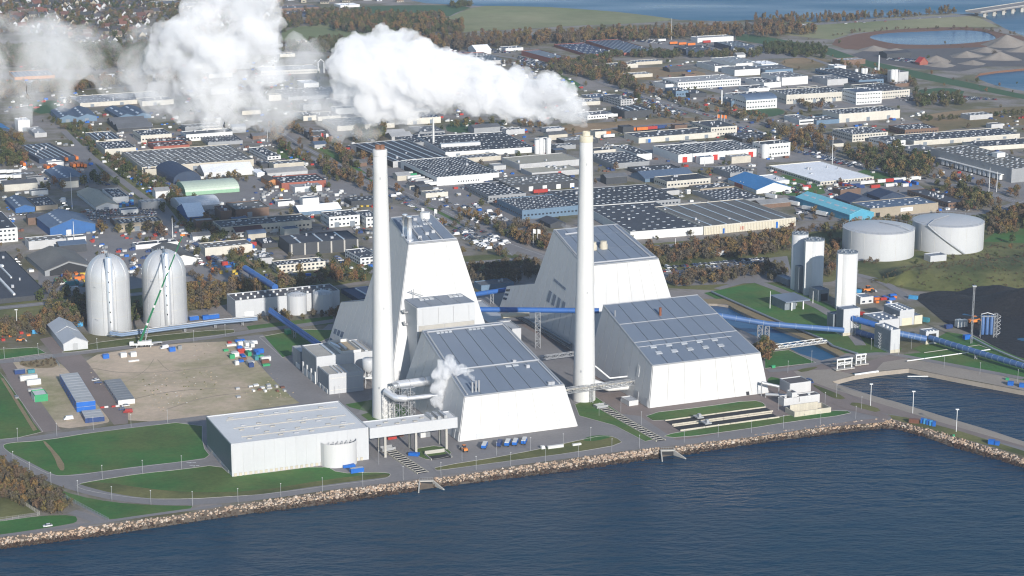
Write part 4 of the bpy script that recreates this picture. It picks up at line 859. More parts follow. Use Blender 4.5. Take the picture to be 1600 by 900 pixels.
# tank building
t_, a_, c_, h_ = pbox('tank_building', 'long grey building with dark roof behind two round white tanks', 'building', (345, 461), (367.5, 471), (532, 455.5), 27, M['panel_lg'], M['asph2'])
for i in range(26): addbox(t_, 'roof_vent', 4 + (i % 13) * (a_ - 8) / 12.5, 3 + (i // 13) * (c_ * .5) + (i % 3), h_, 5.2 + (i % 13) * (a_ - 8) / 12.5, 4.2 + (i // 13) * (c_ * .5) + (i % 3), h_ + 1.2, M['white'])
addbox(t_, 'door', 6, -.15, 0, 12, -.02, 4, M['white']); addbox(t_, 'window', 44, -.12, 2.4, 47, -.02, 3.4, M['dark'])
tg = 'twin round tanks at the grey building'
tank(464.5, 449.3, 479.5, 464, 493, 1.8, 'left round white tank in front of the grey building', M['panel_lg'], tg, 24)
tank(504.5, 489.7, 520, 461, 490.5, 1.8, 'right round white tank in front of the grey building', M['panel_lg'], tg, 24)
t_, a_, c_, h_ = pbox('dark_hall', 'dark blue gabled hall between the tank building and the boiler house', 'hall', (533, 452), (560, 468), (600, 462), 6, wallm('db'), roofm('db')); addbox(t_, 'ridge_light', a_ * .45, c_ * .3, h_, a_ * .5, c_ * .9, h_ + .6, M['white'])
# tent hall
def gable(t, wd, dp, h, rise, wm, rm, ax='v', n=1, x0=0, y0=0, over=.4):
    m = MB(); m.box(x0, y0, 0, x0 + wd, y0 + dp, h); r = MB()
    for k in range(n):
        if ax == 'v':
            a, c = x0 + wd * k / n, x0 + wd * (k + 1) / n; mid = (a + c) / 2
            for yy in (y0, y0 + dp): m.face([(a, yy, h), (c, yy, h), (mid, yy, h + rise)] if yy == y0 else [(c, yy, h), (a, yy, h), (mid, yy, h + rise)])
            for (xa, za), (xb, zb) in (((a - over * (k == 0), h - .1), (mid, h + rise)), ((mid, h + rise), (c + over * (k == n - 1), h - .1))):
                r.hexa([(xa, y0 - over, za), (xb, y0 - over, zb), (xb, y0 + dp + over, zb), (xa, y0 + dp + over, za)], [(xa, y0 - over, za + .3), (xb, y0 - over, zb + .3), (xb, y0 + dp + over, zb + .3), (xa, y0 + dp + over, za + .3)])
        else:
            a, c = y0 + dp * k / n, y0 + dp * (k + 1) / n; mid = (a + c) / 2
            for xx in (x0, x0 + wd): m.face([(xx, a, h), (xx, c, h), (xx, mid, h + rise)] if xx != x0 else [(xx, c, h), (xx, a, h), (xx, mid, h + rise)])
            for (ya, za), (yb, zb) in (((a - over, h - .1), (mid, h + rise)), ((mid, h + rise), (c + over, h - .1))):
                r.hexa([(x0 - over, ya, za), (x0 + wd + over, ya, za), (x0 + wd + over, yb, zb), (x0 - over, yb, zb)], [(x0 - over, ya, za + .3), (x0 + wd + over, ya, za + .3), (x0 + wd + over, yb, zb + .3), (x0 - over, yb, zb + .3)])
    m.build('wall', wm, t); return r.build('roof', rm, t)
f, ang, wd, dp, h = footprint((70, 508), (99, 538), (137, 534), 11); t_ = thing('tent_hall', 'pale grey gabled tent hall with two roof bays left of the steel silos', 'hall', (f[0], f[1], 0), GRID); BLDRECTS.append((f[0], f[1], ang, wd, dp))
gable(t_, wd, dp * .52, h, 3.6, M['panel_lg'], M['zincl']); gable(t_, wd, dp * .48, h, 4.2, M['panel_lg'], M['zincl'], y0=dp * .52)
addbox(t_, 'door', wd * .38, -.25, 0, wd * .58, -.02, 4.4, M['steel'])
# --- east pump house group
t_, a_, c_, h_ = pbox('pump_house', 'taller white pump house with dark roof by the harbour corner', 'pump house', (1216.5, 592.6), (1234.7, 600.8), (1268, 597), 15, M['panel'], M['asph2'])
addbox(t_, 'side_panel', -.15, .3, .2, -.02, c_ - .3, h_ - .3, M['panel_lg'])
t_, a_, c_, h_ = pbox('pump_house', 'lower white pump house with stepped block, in front of the taller one', 'pump house', (1215, 619.6), (1225, 624), (1282, 617.5), 12, M['panel'], M['asph2'])
block(t_, a_ * .14, c_, 2.8, M['panel'], M['asph2'], 'stair_block', a_ * .22, 0, h_); addbox(t_, 'window', a_ * .42, -.12, 2, a_ * .43, -.02, 4.5, M['dark'])
for i in range(3): addbox(t_, 'skylight', a_ * (.08 + .33 * i), c_ * .4, h_, a_ * (.08 + .33 * i) + 1.3, c_ * .4 + 1.3, h_ + .6, M['white'])
f, ang, wd, dp, h = footprint((1225, 636.5), (1241.5, 644), (1300, 637), 7, h=3); t_ = thing('open_basin', 'open stained concrete basin in front of the lower white pump house', 'basin', (f[0], f[1], 0), GRID)
m = MB(); parapet(m, 0, 0, wd, dp, 0, .5, 3); m.build('basin_wall', M['concrete_w'], t_); addbox(t_, 'inner_wall', 1, dp * .65, 0, wd * .8, dp * .65 + .5, 5, M['concrete_w']); addbox(t_, 'basin_floor', .5, .5, 0, wd - .5, dp - .5, .25, M['concrete'])
for lab, q in (('upper pale pipe from the broad hall to the pump house', [(1190, 598, 8), (1217, 604, 5.5)]), ('lower pale pipe from the broad hall to the pump house', [(1196, 616, 2), (1229, 618, 2)])):
    a, c = g3(*q[0]), g3(*q[1]); t_ = thing('pipe_bridge', lab, 'pipe', a); m = MB(); m.tube([Vector(), c - a], .9, 8); m.build('pipe', M['steel'], t_); m = MB(); m.bar((0, 0, 0), (0, 0, -a.z), .3); m.bar(c - a, (c.x - a.x, c.y - a.y, -a.z), .3); m.build('support', M['steel'], t_)
# long settling basins
for lab, A_, B_ in (('long narrow concrete settling basin along the lower edge of the lawn', (1063, 674), (1218, 653)), ('long narrow concrete settling basin nearer the broad hall', (1050, 665), (1208, 643.5))):
    a, c = Vector((*G(*A_), 0)), Vector((*G(*B_), 0)); L_ = (c - a).length; ang = math.atan2(c.y - a.y, c.x - a.x); t_ = thing('settling_basin', lab, 'basin', a, ang, 'settling basins on the lawn')
    for k in range(4): m = MB(); m.box(L_ * k / 4 + .1, 0, 0, L_ * (k + 1) / 4 - .1, .3, .9); m.box(L_ * k / 4 + .1, 8.0, 0, L_ * (k + 1) / 4 - .1, 8.3, .9); m.build('basin_wall', M['concrete_w'], t_)
    m = MB(); m.box(0, .6, .1, L_, 7.9, .25); m.build('basin_water', M['dark'], t_); m = MB(); m.box(L_ * .25, .2, 1.8, L_ * .25 + 4, 5.8, 2.4); m.box(L_ * .27, 1, 2.4, L_ * .27 + 1.5, 3, 4); m.build('walkway', M['steel'], t_)
# sluices
def sluice(A_, B_, w_, nb, lab):
    a, c = Vector((*G(*A_), 0)), Vector((*G(*B_), 0)); L_ = (c - a).length; ang = math.atan2(c.y - a.y, c.x - a.x); t_ = thing('sluice_channel', lab, 'channel', a, ang)
    m = MB(); m.box(0, 0, .1, L_, w_, .22); m.build('channel_water', M['dark'], t_)
    for y_ in (-.4, w_): addbox(t_, 'side_wall', 0, y_, 0, L_, y_ + .4, .6, M['concrete_w'])
    for k in range(nb): m = MB(); x_ = L_ * (k + .5) / nb; m.box(x_, 0, .25, x_ + .45, w_, .5); m.build('cross_beam', M['concrete'], t_)
    m = MB(); parapet(m, -5, -1, -.3, w_ + 1, 0, .1, 1.6); m.build('railing', M['steel'], t_)
sluice((601, 706), (653, 741), 5.5, 13, 'ladder-like concrete outfall channel beside the warehouse end'); sluice((936, 639), (1026, 690), 5.0, 20, 'ladder-like concrete outfall channel right of the right chimney')
for A_, lab in (((666, 751.5), 'concrete outfall mouth with splayed wing walls in the boulders near the warehouse'), ((1043, 704), 'concrete outfall mouth with splayed wing walls in the boulders below the broad hall')):
    x, y = G(*A_); t_ = thing('outfall', lab, 'outfall', (x, y, 0), .08)
    for p_, q_ in (((-3.4, 0), (-4.2, -10)), ((3.4, 0), (8.5, -7))):
        m = MB(); m.hexa([(p_[0] - .3, p_[1], -3), (p_[0] + .3, p_[1], -3), (q_[0] + .3, q_[1], -3.2), (q_[0] - .3, q_[1], -3.2)], [(p_[0] - .3, p_[1], .25), (p_[0] + .3, p_[1], .25), (q_[0] + .3, q_[1], -2.1), (q_[0] - .3, q_[1], -2.1)]); m.build('wing_wall', M['concrete'], t_)
    addbox(t_, 'lintel', -3.7, -.4, -.3, 3.7, 1.2, .3, M['concrete']); addbox(t_, 'opening', -3.1, -.45, -3, 3.1, -.41, -.35, M['dark'])
    m = MB(); [m.bar((-3.2 + 1.3 * i, 1, .3), (-3.2 + 1.3 * i, 1, 1.4), .05) for i in range(6)]; m.bar((-3.2, 1, 1.4), (3.3, 1, 1.4), .05); m.build('railing', M['steel'], t_)
x, y = G(690, 716); t_ = thing('ramp_pit', 'sunken concrete ramp with railings in the small lawn by the hall', 'ramp', (x, y, 0), GRID)
m = MB(); m.box(-6, -1, .13, 5, 5, .2); m.build('pit_floor', M['dark'], t_); m = MB(); m.box(-6.4, -1.4, .1, -6, 9, 1); m.box(5, -1.4, .1, 5.4, 9, 1); m.box(-6, 8.6, .1, 5, 9, 2); m.build('pit_wall', M['concrete'], t_)
# intake gates
for px_, w_, lab in ((1319, 10, 'left white gate frame standing in the intake basin'), (1344.5, 6.5, 'right white gate frame standing in the intake basin')):
    x, y = G(px_, 578 if px_ < 1330 else 571); t_ = thing('sluice_gate', lab, 'gate frame', (x, y, 0), GRID)
    for i in range(3): addbox(t_, 'column', -w_ / 2 + i * w_ / 2 - .3, -.3, -2, -w_ / 2 + i * w_ / 2 + .3, .3, 7, M['white'])
    addbox(t_, 'deck', -w_ / 2 - 1.5, -1.6, .6, w_ / 2 + 1.5, 1.6, 1.1, M['concrete']); addbox(t_, 'top_beam', -w_ / 2 - .4, -.6, 6.4, w_ / 2 + .4, .6, 7.2, M['white'])
    m = MB(); m.lattice((-w_ / 2, 0, 4), (w_ / 2, 0, 4), 1.2, 6, .15); m.build('hoist', M['white'], t_)
a, c = g3(1205, 546.5, 1.6), g3(1292, 535, 1.6); t_ = thing('footbridge', 'white trussed footbridge over the canal', 'bridge', a)
d = (c - a).normalized(); n_ = Vector((-d.y, d.x, 0))
m = MB(); m.hexa([Vector((0, 0, -.5)), c - a + Vector((0, 0, -.5)), c - a + n_ * 5 + Vector((0, 0, -.5)), n_ * 5 + Vector((0, 0, -.5))], [Vector(), c - a, c - a + n_ * 5, n_ * 5]); m.build('deck', M['concrete'], t_)
for s_ in (0, 5):
    m = MB(); m.tube([n_ * s_ + Vector((0, 0, 1.4)), c - a + n_ * s_ + Vector((0, 0, 1.4))], .25, 4); [m.bar((c - a) * (k / 14) + n_ * s_, (c - a) * ((k + (k % 2 * 2 - 1) * .5 + .5) / 14 if k < 14 else 1) + n_ * s_ + Vector((0, 0, 1.4)), .14) for k in range(15)]; m.build('railing', M['white'], t_)
# floating boom and quay details
for k, (A_, B_, zz, w_, mt_, nm, lab) in enumerate((((1335, 586), (1372, 580.5), 0.0, .8, M['white'], 'sluice_wall', 'white low wall closing the end of the harbour basin'), ((1418, 588), (1460, 588), -2.4, .35, M['white'], 'floating_boom', 'white floating boom lying in the harbour basin'))):
    a, c = g3(*A_, zz), g3(*B_, zz); m = MB(); m.tube([a, c], w_, 6); tag(m.build(nm, mt_), lab, 'wall' if k == 0 else 'boom')
# blue slender silos and mast near the coal yard
x, y = G(1541, 527); t_ = thing('filter_plant', 'three slim blue vessels with a pale spiral stair tower at the coal yard edge', 'tank plant', (x, y, 0), 0)
for i in range(3): m = MB(); m.lathe([(1.15, 2), (1.15, 13.5), (.6, 14.3)], 16, (-2.6 + 2.7 * i, 0)); m.build('vessel', M['blue2'], t_)
m = MB(); m.lattice((5.5, 0, 0), (5.5, 0, 15.5), 1.8, 8, .14); m.build('stair_tower', M['steel'], t_)
m = MB(); m.tube([(7.6 + 1.2 * math.sin(k * 1.1), 1 + 1.2 * math.cos(k * 1.1), 14 - k * .45) for k in range(30)], .22, 4); m.build('spiral_pipe', M['steel'], t_)
m = MB(); m.box(-4, -1.5, 13.6, 5, 1.5, 13.9); [m.bar((-4 + i * 1.5, -1.5, 13.8), (-4 + i * 1.5, -1.5, 15), .08) for i in range(7)]; m.tube([(-4, 0, 15), (0, 0, 16), (5, 0, 14.5)], .35, 8); m.build('top_gantry', M['steel'], t_)
m = MB(); [m.bar((-4 + 8 * (i % 2), -1.5 + 3 * (i // 2), 0), (-4 + 8 * (i % 2), -1.5 + 3 * (i // 2), 13.6), .16) for i in range(4)]; m.build('frame', M['steel'], t_)
x, y = G(1517.5, 537); t_ = thing('light_mast', 'tall thin lattice mast in front of the coal yard', 'mast', (x, y, 0)); m = MB(); m.lattice((0, 0, 0), (0, 0, 37), .9, 22, .09); m.build('mast', M['steel'], t_); m = MB(); m.box(-1.2, -1.2, 36.5, 1.2, 1.2, 37.3); m.build('lamp_platform', M['steel'], t_)
conveyor('pale pipe rack running along the coal yard down to the right edge', [(1516, 526, 1.5), (1552, 545, 1.5), (1600, 565, 1.5), (1680, 598, 1.5)], .6, 'steel', rings=5, name='pipe', cat='pipe')
conveyor('white pipeline on low feet crossing the lawn beneath the blue conveyor', [(1417, 564, .9), (1511, 551, .9), (1547, 546, .9)], .35, 'white', rings=7, name='pipe', cat='pipe')
conveyor('thin pale pipe along the upper lawn behind the white pipeline', [(1444, 551, .6), (1530, 539, .6), (1546, 545, .6)], .2, 'concrete', rings=3, name='pipe', cat='pipe')
conveyor('dark canal-side pipe from the road down to the footbridge', [(1112, 456, 1), (1205, 497, 1), (1290, 532, 1), (1302, 541, 1), (1340, 553, 1)], .75, 'dkc', rings=6, name='pipe', cat='pipe')
# ================================================================ town: one thing per building
# L (back-left), F (near), R (front-right) roof corners and front wall height, in survey units; roof kind, roof colour, wall colour, skylights, windows, label
def skygrid(t, nx, ny, x0, y0, x1, y1, z, mode='dome'):
    m = MB(); dx, dy = (x1 - x0) / nx, (y1 - y0) / ny
    for i in range(nx):
        for j in range(ny):
            if mode == 'strip': m.box(x0 + dx * (i + .4), y0 + .5, z, x0 + dx * (i + .4) + min(1.4, dx * .2), y1 - .5, z + .4); break
            if mode == 'cross':
                m.box(x0 + .5, y0 + dy * (j + .3), z, x1 - .5, y0 + dy * (j + .7), z + .5); continue
            if random.random() < .12: continue
            ox, oy = x0 + dx * (i + .3 + random.uniform(-.06, .06)), y0 + dy * (j + .3 + (.2 if i % 2 else 0)); m.box(ox, oy, z, ox + min(2.4, dx * .45), oy + min(1.1, dy * .3), z + .3)
    m.build('skylight', M['skyl'], t, kind='stuff')
def windows(t, rows, wd, dp, h, ribbon_=False):
    m = MB()
    for r in range(rows):
        z0 = h * (r + .38) / rows; z1 = z0 + min(1.3, h / rows * .45); n = max(3, int(wd / 3.2))
        if ribbon_: m.box(1, -.1, z0, wd - 1, -.01, z1); continue
        for i in range(n): x = 1 + i * (wd - 2) / n; m.box(x + .3, -.1, z0, x + (wd - 2) / n * .62, -.01, z1)
        n = max(2, int(dp / 3.6))
        for i in range(n): y = 1 + i * (dp - 2) / n; m.box(-.1, y + .3, z0, -.01, y + (dp - 2) / n * .6, z1)
    m.build('window', M['glass'], t, kind='stuff')
def bld(L, F, R, hp, kind, rc, wc, sky_, win, label, cat='building', doors=0):
    f, ang, wd, dp, h = footprint(L, F, R, hp); h = max(3, min(h, 30))
    t = thing({'hall': 'industrial_hall', 'office': 'office_building', 'warehouse': 'warehouse', 'shed': 'shed'}.get(cat, 'building'), label, cat, (f[0], f[1], 0), ang)
    BLDRECTS.append((f[0], f[1], ang, wd, dp)); wm, rm = wallm(wc), roofm(rc)
    if kind[0] == 'f':
        rf = block(t, wd, dp, h, wm, rm)
        m = MB()
        for _ in range(random.randint(2, 6)):
            x, y = random.uniform(2, max(3, wd - 5)), random.uniform(2, max(3, dp - 5)); s = random.uniform(.8, 2.2); m.box(x, y, h - .1, x + s, y + s * 1.2, h + random.uniform(.8, 2))
        m.build('roof_vent', M['zincl'], rf, kind='stuff')
        if sky_: nx, ny, *md = sky_; skygrid(rf, nx, ny, 1.5, 1.5, wd - 1.5, dp - 1.5, h, md[0] if md else 'dome')
    elif kind[0] == 'g':
        n = int(kind[2]) if len(kind) > 2 else 1; span = (wd if kind[1] == 'v' else dp) / n; rf = gable(t, wd, dp, h, span * .16, wm, rm, kind[1], n)
        if sky_:
            m = MB(); nx = sky_[0]
            for k in range(n):
                for i in range(nx):
                    if kind[1] == 'v': x = span * (k + .26); y = dp * (i + .2) / nx; z = h + span * .16 * .52 + .38; m.hexa([(x - .9, y, z - .6), (x + .9, y, z - .3), (x + .9, y + dp / nx * .5, z - .3), (x - .9, y + dp / nx * .5, z - .6)], [(x - .9, y, z - .22), (x + .9, y, z + .36), (x + .9, y + dp / nx * .5, z + .36), (x - .9, y + dp / nx * .5, z - .22)])
                    else: y = span * (k + .25); x = wd * (i + .2) / nx; z = h + span * .16 * .5 + .35; m.hexa([(x, y - .8, z - .7), (x + wd / nx * .5, y - .8, z - .7), (x + wd / nx * .5, y + .8, z - .3), (x, y + .8, z - .3)], [(x, y - .8, z - .2), (x + wd / nx * .5, y - .8, z - .2), (x + wd / nx * .5, y + .8, z + .32), (x, y + .8, z + .32)])
            m.build('rooflight', M['skyl'], rf, kind='stuff')
    elif kind[0] == 'b':
        m = MB(); m.box(0, 0, 0, wd, dp, h); r = MB(); N_ = 10; rise = (wd if kind[1] == 'v' else dp) * (.3 if rc in ('bl', 'db') else .16)
        for i in range(N_):
            a, c = math.pi * i / N_, math.pi * (i + 1) / N_
            if kind[1] == 'v':
                xa, xb = wd / 2 - wd / 2 * math.cos(a), wd / 2 - wd / 2 * math.cos(c); za, zb = h + rise * math.sin(a), h + rise * math.sin(c)
                r.face([(xa, -.2, za), (xb, -.2, zb), (xb, dp + .2, zb), (xa, dp + .2, za)], 0, True); m.face([(xa, 0, h), (xb, 0, h), (xb, 0, zb), (xa, 0, za)]); m.face([(xb, dp, h), (xa, dp, h), (xa, dp, za), (xb, dp, zb)])
            else:
                ya, yb = dp / 2 - dp / 2 * math.cos(a), dp / 2 - dp / 2 * math.cos(c); za, zb = h + rise * math.sin(a), h + rise * math.sin(c)
                r.face([(-.2, ya, za), (wd + .2, ya, za), (wd + .2, yb, zb), (-.2, yb, zb)], 0, True); m.face([(0, yb, h), (0, ya, h), (0, ya, za), (0, yb, zb)]); m.face([(wd, ya, h), (wd, yb, h), (wd, yb, zb), (wd, ya, za)])
        m.build('wall', wm, t); r.build('roof', rm, t)
    if win: windows(t, abs(win), wd, dp, h, win < 0)
    for k in range(doors):
        x = wd * (k + .35) / max(doors, 1); addbox(t, 'door', x, -.14, 0, x + min(4, wd / doors * .5), -.01, min(4, h * .7), M['white' if wc in ('dk', 'gy', 'bl', 'db') else 'dkc'])
    return t, wd, dp, h
def bx(t, n, *a): return addbox(t, n, *a)
TOWN = [
 # ---- upper left
 ((75, 172.5), (92, 185), (154, 184), 7, 'gv2', 'bg', 'bg', (4,), 0, 'blue-grey double-gabled hall at the field corner, upper left', 'hall', 2),
 ((159, 170), (186, 182.5), (236, 179), 5, 'gv2', 'bg', 'bg', (3,), 0, 'blue-grey hall with two white ridge strips right of the double-gabled one', 'hall', 0),
 ((163, 187), (184, 201), (240, 199), 6, 'gu3', 'gy', 'dk', None, 0, 'dark grey saw-roofed hall below the hall with white ridge strips', 'hall', 0),
 ((107, 151), (125, 162), (262, 153), 6, 'f', 'lg', 'cr', (26, 3), 0, 'very long pale low factory behind the blue-grey gabled halls', 'factory', 3),
 ((88, 153), (99, 156), (110, 154.5), 5, 'f', 'db', 'wh', None, 0, 'tiny white shed at the left end of the very long pale factory', 'shed', 0),
 ((212, 154), (222, 159), (268, 154), 7, 'f', 'db', 'cr', None, 0, 'cream front block built onto the very long pale factory', 'building', 1),
 ((18, 112), (23, 121), (86, 118), 4, 'f', 'bg', 'or', (9, 1, 'strip'), 0, 'wide hall with striped blue roof and orange front, far upper left', 'hall', 0),
 ((40, 128), (48, 132), (78, 128), 3, 'f', 'lg', 'lg', None, 0, 'thin pale canopy in front of the orange-fronted hall', 'canopy', 0),
 ((24, 185), (28, 189), (46, 187.5), 17, 'f', 'wh', 'wh', None, 0, 'small white tower block by the tree corridor, left edge', 'tower', 1),
 ((-14, 194), (-6, 203), (11, 199), 9, 'gv', 'bl', 'db', None, 0, 'small blue-roofed shed cut by the left edge', 'shed', 0),
 ((48, 199), (54, 209), (72, 207), 6, 'f', 'lg', 'lg', None, 0, 'pale low block beside the white tower block', 'building', 0),
 ((134, 207.5), (150, 220), (191, 217), 6, 'f', 'dk', 'cr', (5, 1, 'strip'), 0, 'dark-roofed cream hall with white roof stripes beside the tracks', 'hall', 0),
 ((205, 204), (220, 212.5), (268.5, 209.5), 11, 'f', 'dk', 'cr', (8, 3), 1, 'cream office hall with white flecked dark roof, left of the steam', 'office', 0),
 ((228, 218), (240, 225), (300, 221), 5, 'f', 'dk', 'br', (9, 2), 0, 'flat dark-roofed hall behind the red brick hall', 'hall', 0),
 ((284, 206), (291, 211), (363, 206), 10, 'f', 'gy', 'wh', None, 1, 'long white wall building just under the steam', 'building', 0),
 ((314, 211), (325, 223), (381, 221), 5, 'f', 'dk', 'gy', (12, 4), 0, 'dark hall with dense roof panels right under the steam', 'hall', 0),
 ((155, 117), (161, 121), (196, 119), 4, 'f', 'wh', 'wh', None, 1, 'small white pavilion seen through thin steam, far left', 'building', 0),
 ((198, 120), (200, 124), (262, 124), 3, 'f', 'lg', 'lg', None, 0, 'long thin pale roof in the fairground behind the steam', 'canopy', 0),
 ((238, 2), (244, 7), (290, 8), 5, 'f', 'gy', 'cr', None, -1, 'left half of the long cream school block at the top edge', 'school', 0),
 ((286, 5), (292, 9.5), (340, 11), 5, 'f', 'gy', 'cr', None, 1, 'right half of the long cream school block at the top edge', 'school', 0),
 ((434, 19), (441, 24), (482, 22), 4, 'f', 'db', 'db', None, 0, 'low dark blue building at the far car lot near the top', 'building', 0),
 ((434, 10), (438, 14), (500, 11), 3, 'f', 'gy', 'br', None, 0, 'low brownish building behind the far car lot', 'building', 0),
 ((528, 6), (532, 9), (560, 7), 3, 'f', 'wh', 'wh', None, 0, 'small white hut row left of the far green field', 'building', 0),
 ((400, 105), (408, 112), (500, 108), 6, 'f', 'lg', 'cr', (14, 1), 1, 'pale shopping centre in thin steam beside the big plume', 'shopping centre', 0),
 ((468, 126), (475, 131), (497, 129), 6, 'f', 'wh', 'wh', None, 0, 'small white hall seen between the two steam clouds', 'hall', 0),
 ((440, 140), (450, 152), (540, 146), 5, 'f', 'dk', 'gy', (16, 3), 0, 'large dark flat roof seen through thin steam', 'hall', 0),
 ((466, 175), (474, 182), (493, 180), 7, 'f', 'gy', 'cr', None, 0, 'left one of two cream halls in thin steam above the avenue', 'hall', 1),
 ((489, 176), (497, 183), (531, 180), 6, 'f', 'dk', 'cr', None, 0, 'right one of two cream halls in thin steam above the avenue', 'hall', 1),
 ((506, 186), (527, 198), (616, 192), 7, 'f', 'gy', 'cr', (14, 4), 0, 'wide grey-roofed cream warehouse under the plume', 'warehouse', 0),
 ((628, 177), (636, 186), (689, 183), 9, 'f', 'db', 'cr', (9, 4), 0, 'cream hall with blue-dark skylit roof under the plume', 'hall', 2),
 ((630, 170), (639, 175), (670, 173), 4, 'f', 'wh', 'wh', None, 0, 'small white block behind the blue-dark roofed hall', 'building', 0),
 ((641, 199), (655, 208), (696, 206), 4, 'f', 'gy', 'gy', (4, 2), 0, 'low grey block beside the orange trees under the plume', 'building', 0),
 ((603, 205), (612, 214), (642, 211), 5, 'gu2', 'lg', 'lg', None, 0, 'light grey sheds right of the orange poplars', 'shed', 0),
 ((722, 88), (730, 97), (792, 95), 5, 'f', 'dk', 'lg', (12, 1, 'strip'), 0, 'low dark hall with diagonal roof stripes above the plume', 'hall', 0),
 ((722, 84), (729, 89), (767, 87), 3, 'f', 'lg', 'rd', None, 0, 'narrow red-fronted building above the plume', 'building', 0),
 ((741, 74), (744, 79), (768, 78), 6, 'gu', 'wh', 'wh', None, 0, 'white hall at the far lorry park above the plume', 'hall', 0),
 ((786, 73), (790, 76), (816, 74), 4, 'f', 'bg', 'wh', None, 0, 'white shed with pale blue roof at the far lorry park', 'shed', 0),
 # ---- upper middle
 ((810, 80), (861, 92), (889, 90), 7, 'f', 'db', 'rd', (7, 1, 'strip'), 0, 'long red-brick hall with striped blue-dark roof, nearest of the far brick halls', 'hall', 0),
 ((877, 69), (919, 86), (965, 82.5), 4, 'f', 'db', 'rd', (10, 7), 0, 'middle wing of the far brick factory with speckled dark roof', 'factory', 0),
 ((922, 63.5), (975, 83), (1026, 80), 4, 'f', 'db', 'rd', (8, 1, 'strip'), 0, 'right wing of the far brick factory with long roof stripes', 'factory', 0),
 ((1052, 73), (1072, 78), (1114, 76), 9, 'f', 'dk', 'db', (6, 1), 0, 'dark blue hall beside the far bus yard', 'hall', 2),
 ((1117, 66), (1142, 73), (1182, 72), 8, 'f', 'dk', 'db', (6, 1, 'strip'), 1, 'dark blue garage right of the far bus yard', 'garage', 3),
 ((1086, 57), (1090, 60), (1144, 56.5), 7, 'f', 'lg', 'wh', None, 0, 'long low white hall behind the far bus yard', 'hall', 0),
 ((1109, 91), (1150, 100), (1186, 97), 5, 'f', 'lg', 'wh', (5, 1, 'strip'), 0, 'rearmost pale-roofed hall of the white factory group', 'factory', 0),
 ((1097, 96), (1117, 104), (1137, 102), 8, 'f', 'gy', 'wh', None, 0, 'plain white windowless block at the left of the white factory group', 'factory', 0),
 ((1133, 104), (1148, 110), (1187, 107.5), 9, 'f', 'gy', 'wh', None, 0, 'plain white windowless block in the middle of the white factory group', 'factory', 0),
 ((1042, 122), (1059, 129.5), (1155, 122.5), 11, 'f', 'lg', 'wh', (12, 1), 2, 'long white building with two window rows at the construction field', 'office', 0),
 ((1028, 127), (1040, 132.5), (1058, 130), 7, 'f', 'gy', 'wh', None, 0, 'low white annex left of the long white two-row building', 'building', 0),
 ((1044, 137), (1056, 143), (1076, 142), 9, 'f', 'dk', 'bg', None, 1, 'small blue glass block below the long white building', 'building', 0),
 ((1070, 141), (1078, 147), (1104, 145.5), 6, 'f', 'dk', 'dk', None, 0, 'small dark block next to the blue glass block', 'building', 0),
 ((1151, 151), (1166, 157), (1212, 153), 15, 'bu', 'bg', 'wh', None, 2, 'white building with arched blue-grey roof by the brown meadow', 'office', 0),
 ((1129, 152), (1143, 158), (1152, 157), 9, 'f', 'gy', 'bg', None, 1, 'blue-white wing left of the arched roof building', 'building', 0),
 ((1134, 146), (1150, 151), (1196, 147), 5, 'f', 'dk', 'wh', (8, 2), 0, 'dark flat roof behind the arched roof building', 'building', 0),
 ((1160, 134), (1170, 139), (1203, 137), 5, 'f', 'dk', 'wh', (6, 1), 0, 'low white block with dark roof behind the arched roof building', 'building', 0),
 ((1181, 96), (1190, 101), (1214, 99), 6, 'f', 'wh', 'wh', None, 0, 'bright white box right of the white factory group', 'factory', 0),
 ((1184, 103), (1196, 110), (1237, 107), 8, 'f', 'gy', 'bg', (5, 1), 1, 'blue-grey glazed block right of the white factory group', 'factory', 0),
 ((1195, 114), (1222, 122), (1258, 118), 12, 'f', 'gy', 'wh', (6, 3), 0, 'white factory block with pale flecked roof and corner tank', 'factory', 0),
 ((1174, 122), (1194, 130), (1216, 127), 8, 'f', 'dk', 'wh', (5, 3), 0, 'low white block with dark roof next to the white factory tower', 'factory', 0),
 ((1276, 108), (1342, 126), (1380, 123.5), 7, 'f', 'dk', 'bg', (3, 10), 1, 'long dark-roofed factory wing running back from the thin white stack', 'factory', 0),
 ((1269, 119), (1293, 125), (1325, 123), 9, 'f', 'gy', 'lg', (5, 2), 0, 'plain pale grey block in front of the long dark-roofed wing', 'factory', 0),
 ((1298, 101), (1304, 104), (1322, 103), 5, 'f', 'wh', 'wh', None, 0, 'small white box above the long dark-roofed wing', 'building', 0),
 ((1386, 110), (1404, 113.5), (1418, 112), 18, 'f', 'gy', 'lg', None, 0, 'tall grey process tower beside the twin factory silos', 'tower', 0),
 ((1350, 117), (1364, 122), (1392, 120), 6, 'f', 'gy', 'gy', (5, 2), 0, 'low grey roof between the thin white stack and the grey tower', 'factory', 0),
 ((1198, 141), (1229, 149), (1322, 144), 14, 'f', 'dk', 'cr', (16, 5), 1, 'longest cream factory front with banded skylight roof', 'factory', 3),
 ((1290, 136), (1376, 143.5), (1420, 139.5), 12, 'f', 'dk', 'cr', (14, 3), 2, 'cream factory wing with two window rows right of the tall white block', 'factory', 0),
 ((1325, 138.5), (1338, 145), (1376, 142), 19, 'f', 'bg', 'wh', None, 3, 'tall white block with three window rows in the cream factory', 'office', 0),
 ((1287, 172), (1311, 179), (1405, 171.5), 13, 'f', 'dk', 'cr', (16, 4), 0, 'long cream warehouse with dark skylit roof near the right meadow', 'warehouse', 3),
 ((1231, 180), (1249, 188), (1272, 186.5), 7, 'f', 'gy', 'wh', (4, 2), -1, 'low white two-step office left of the long cream warehouse', 'office', 0),
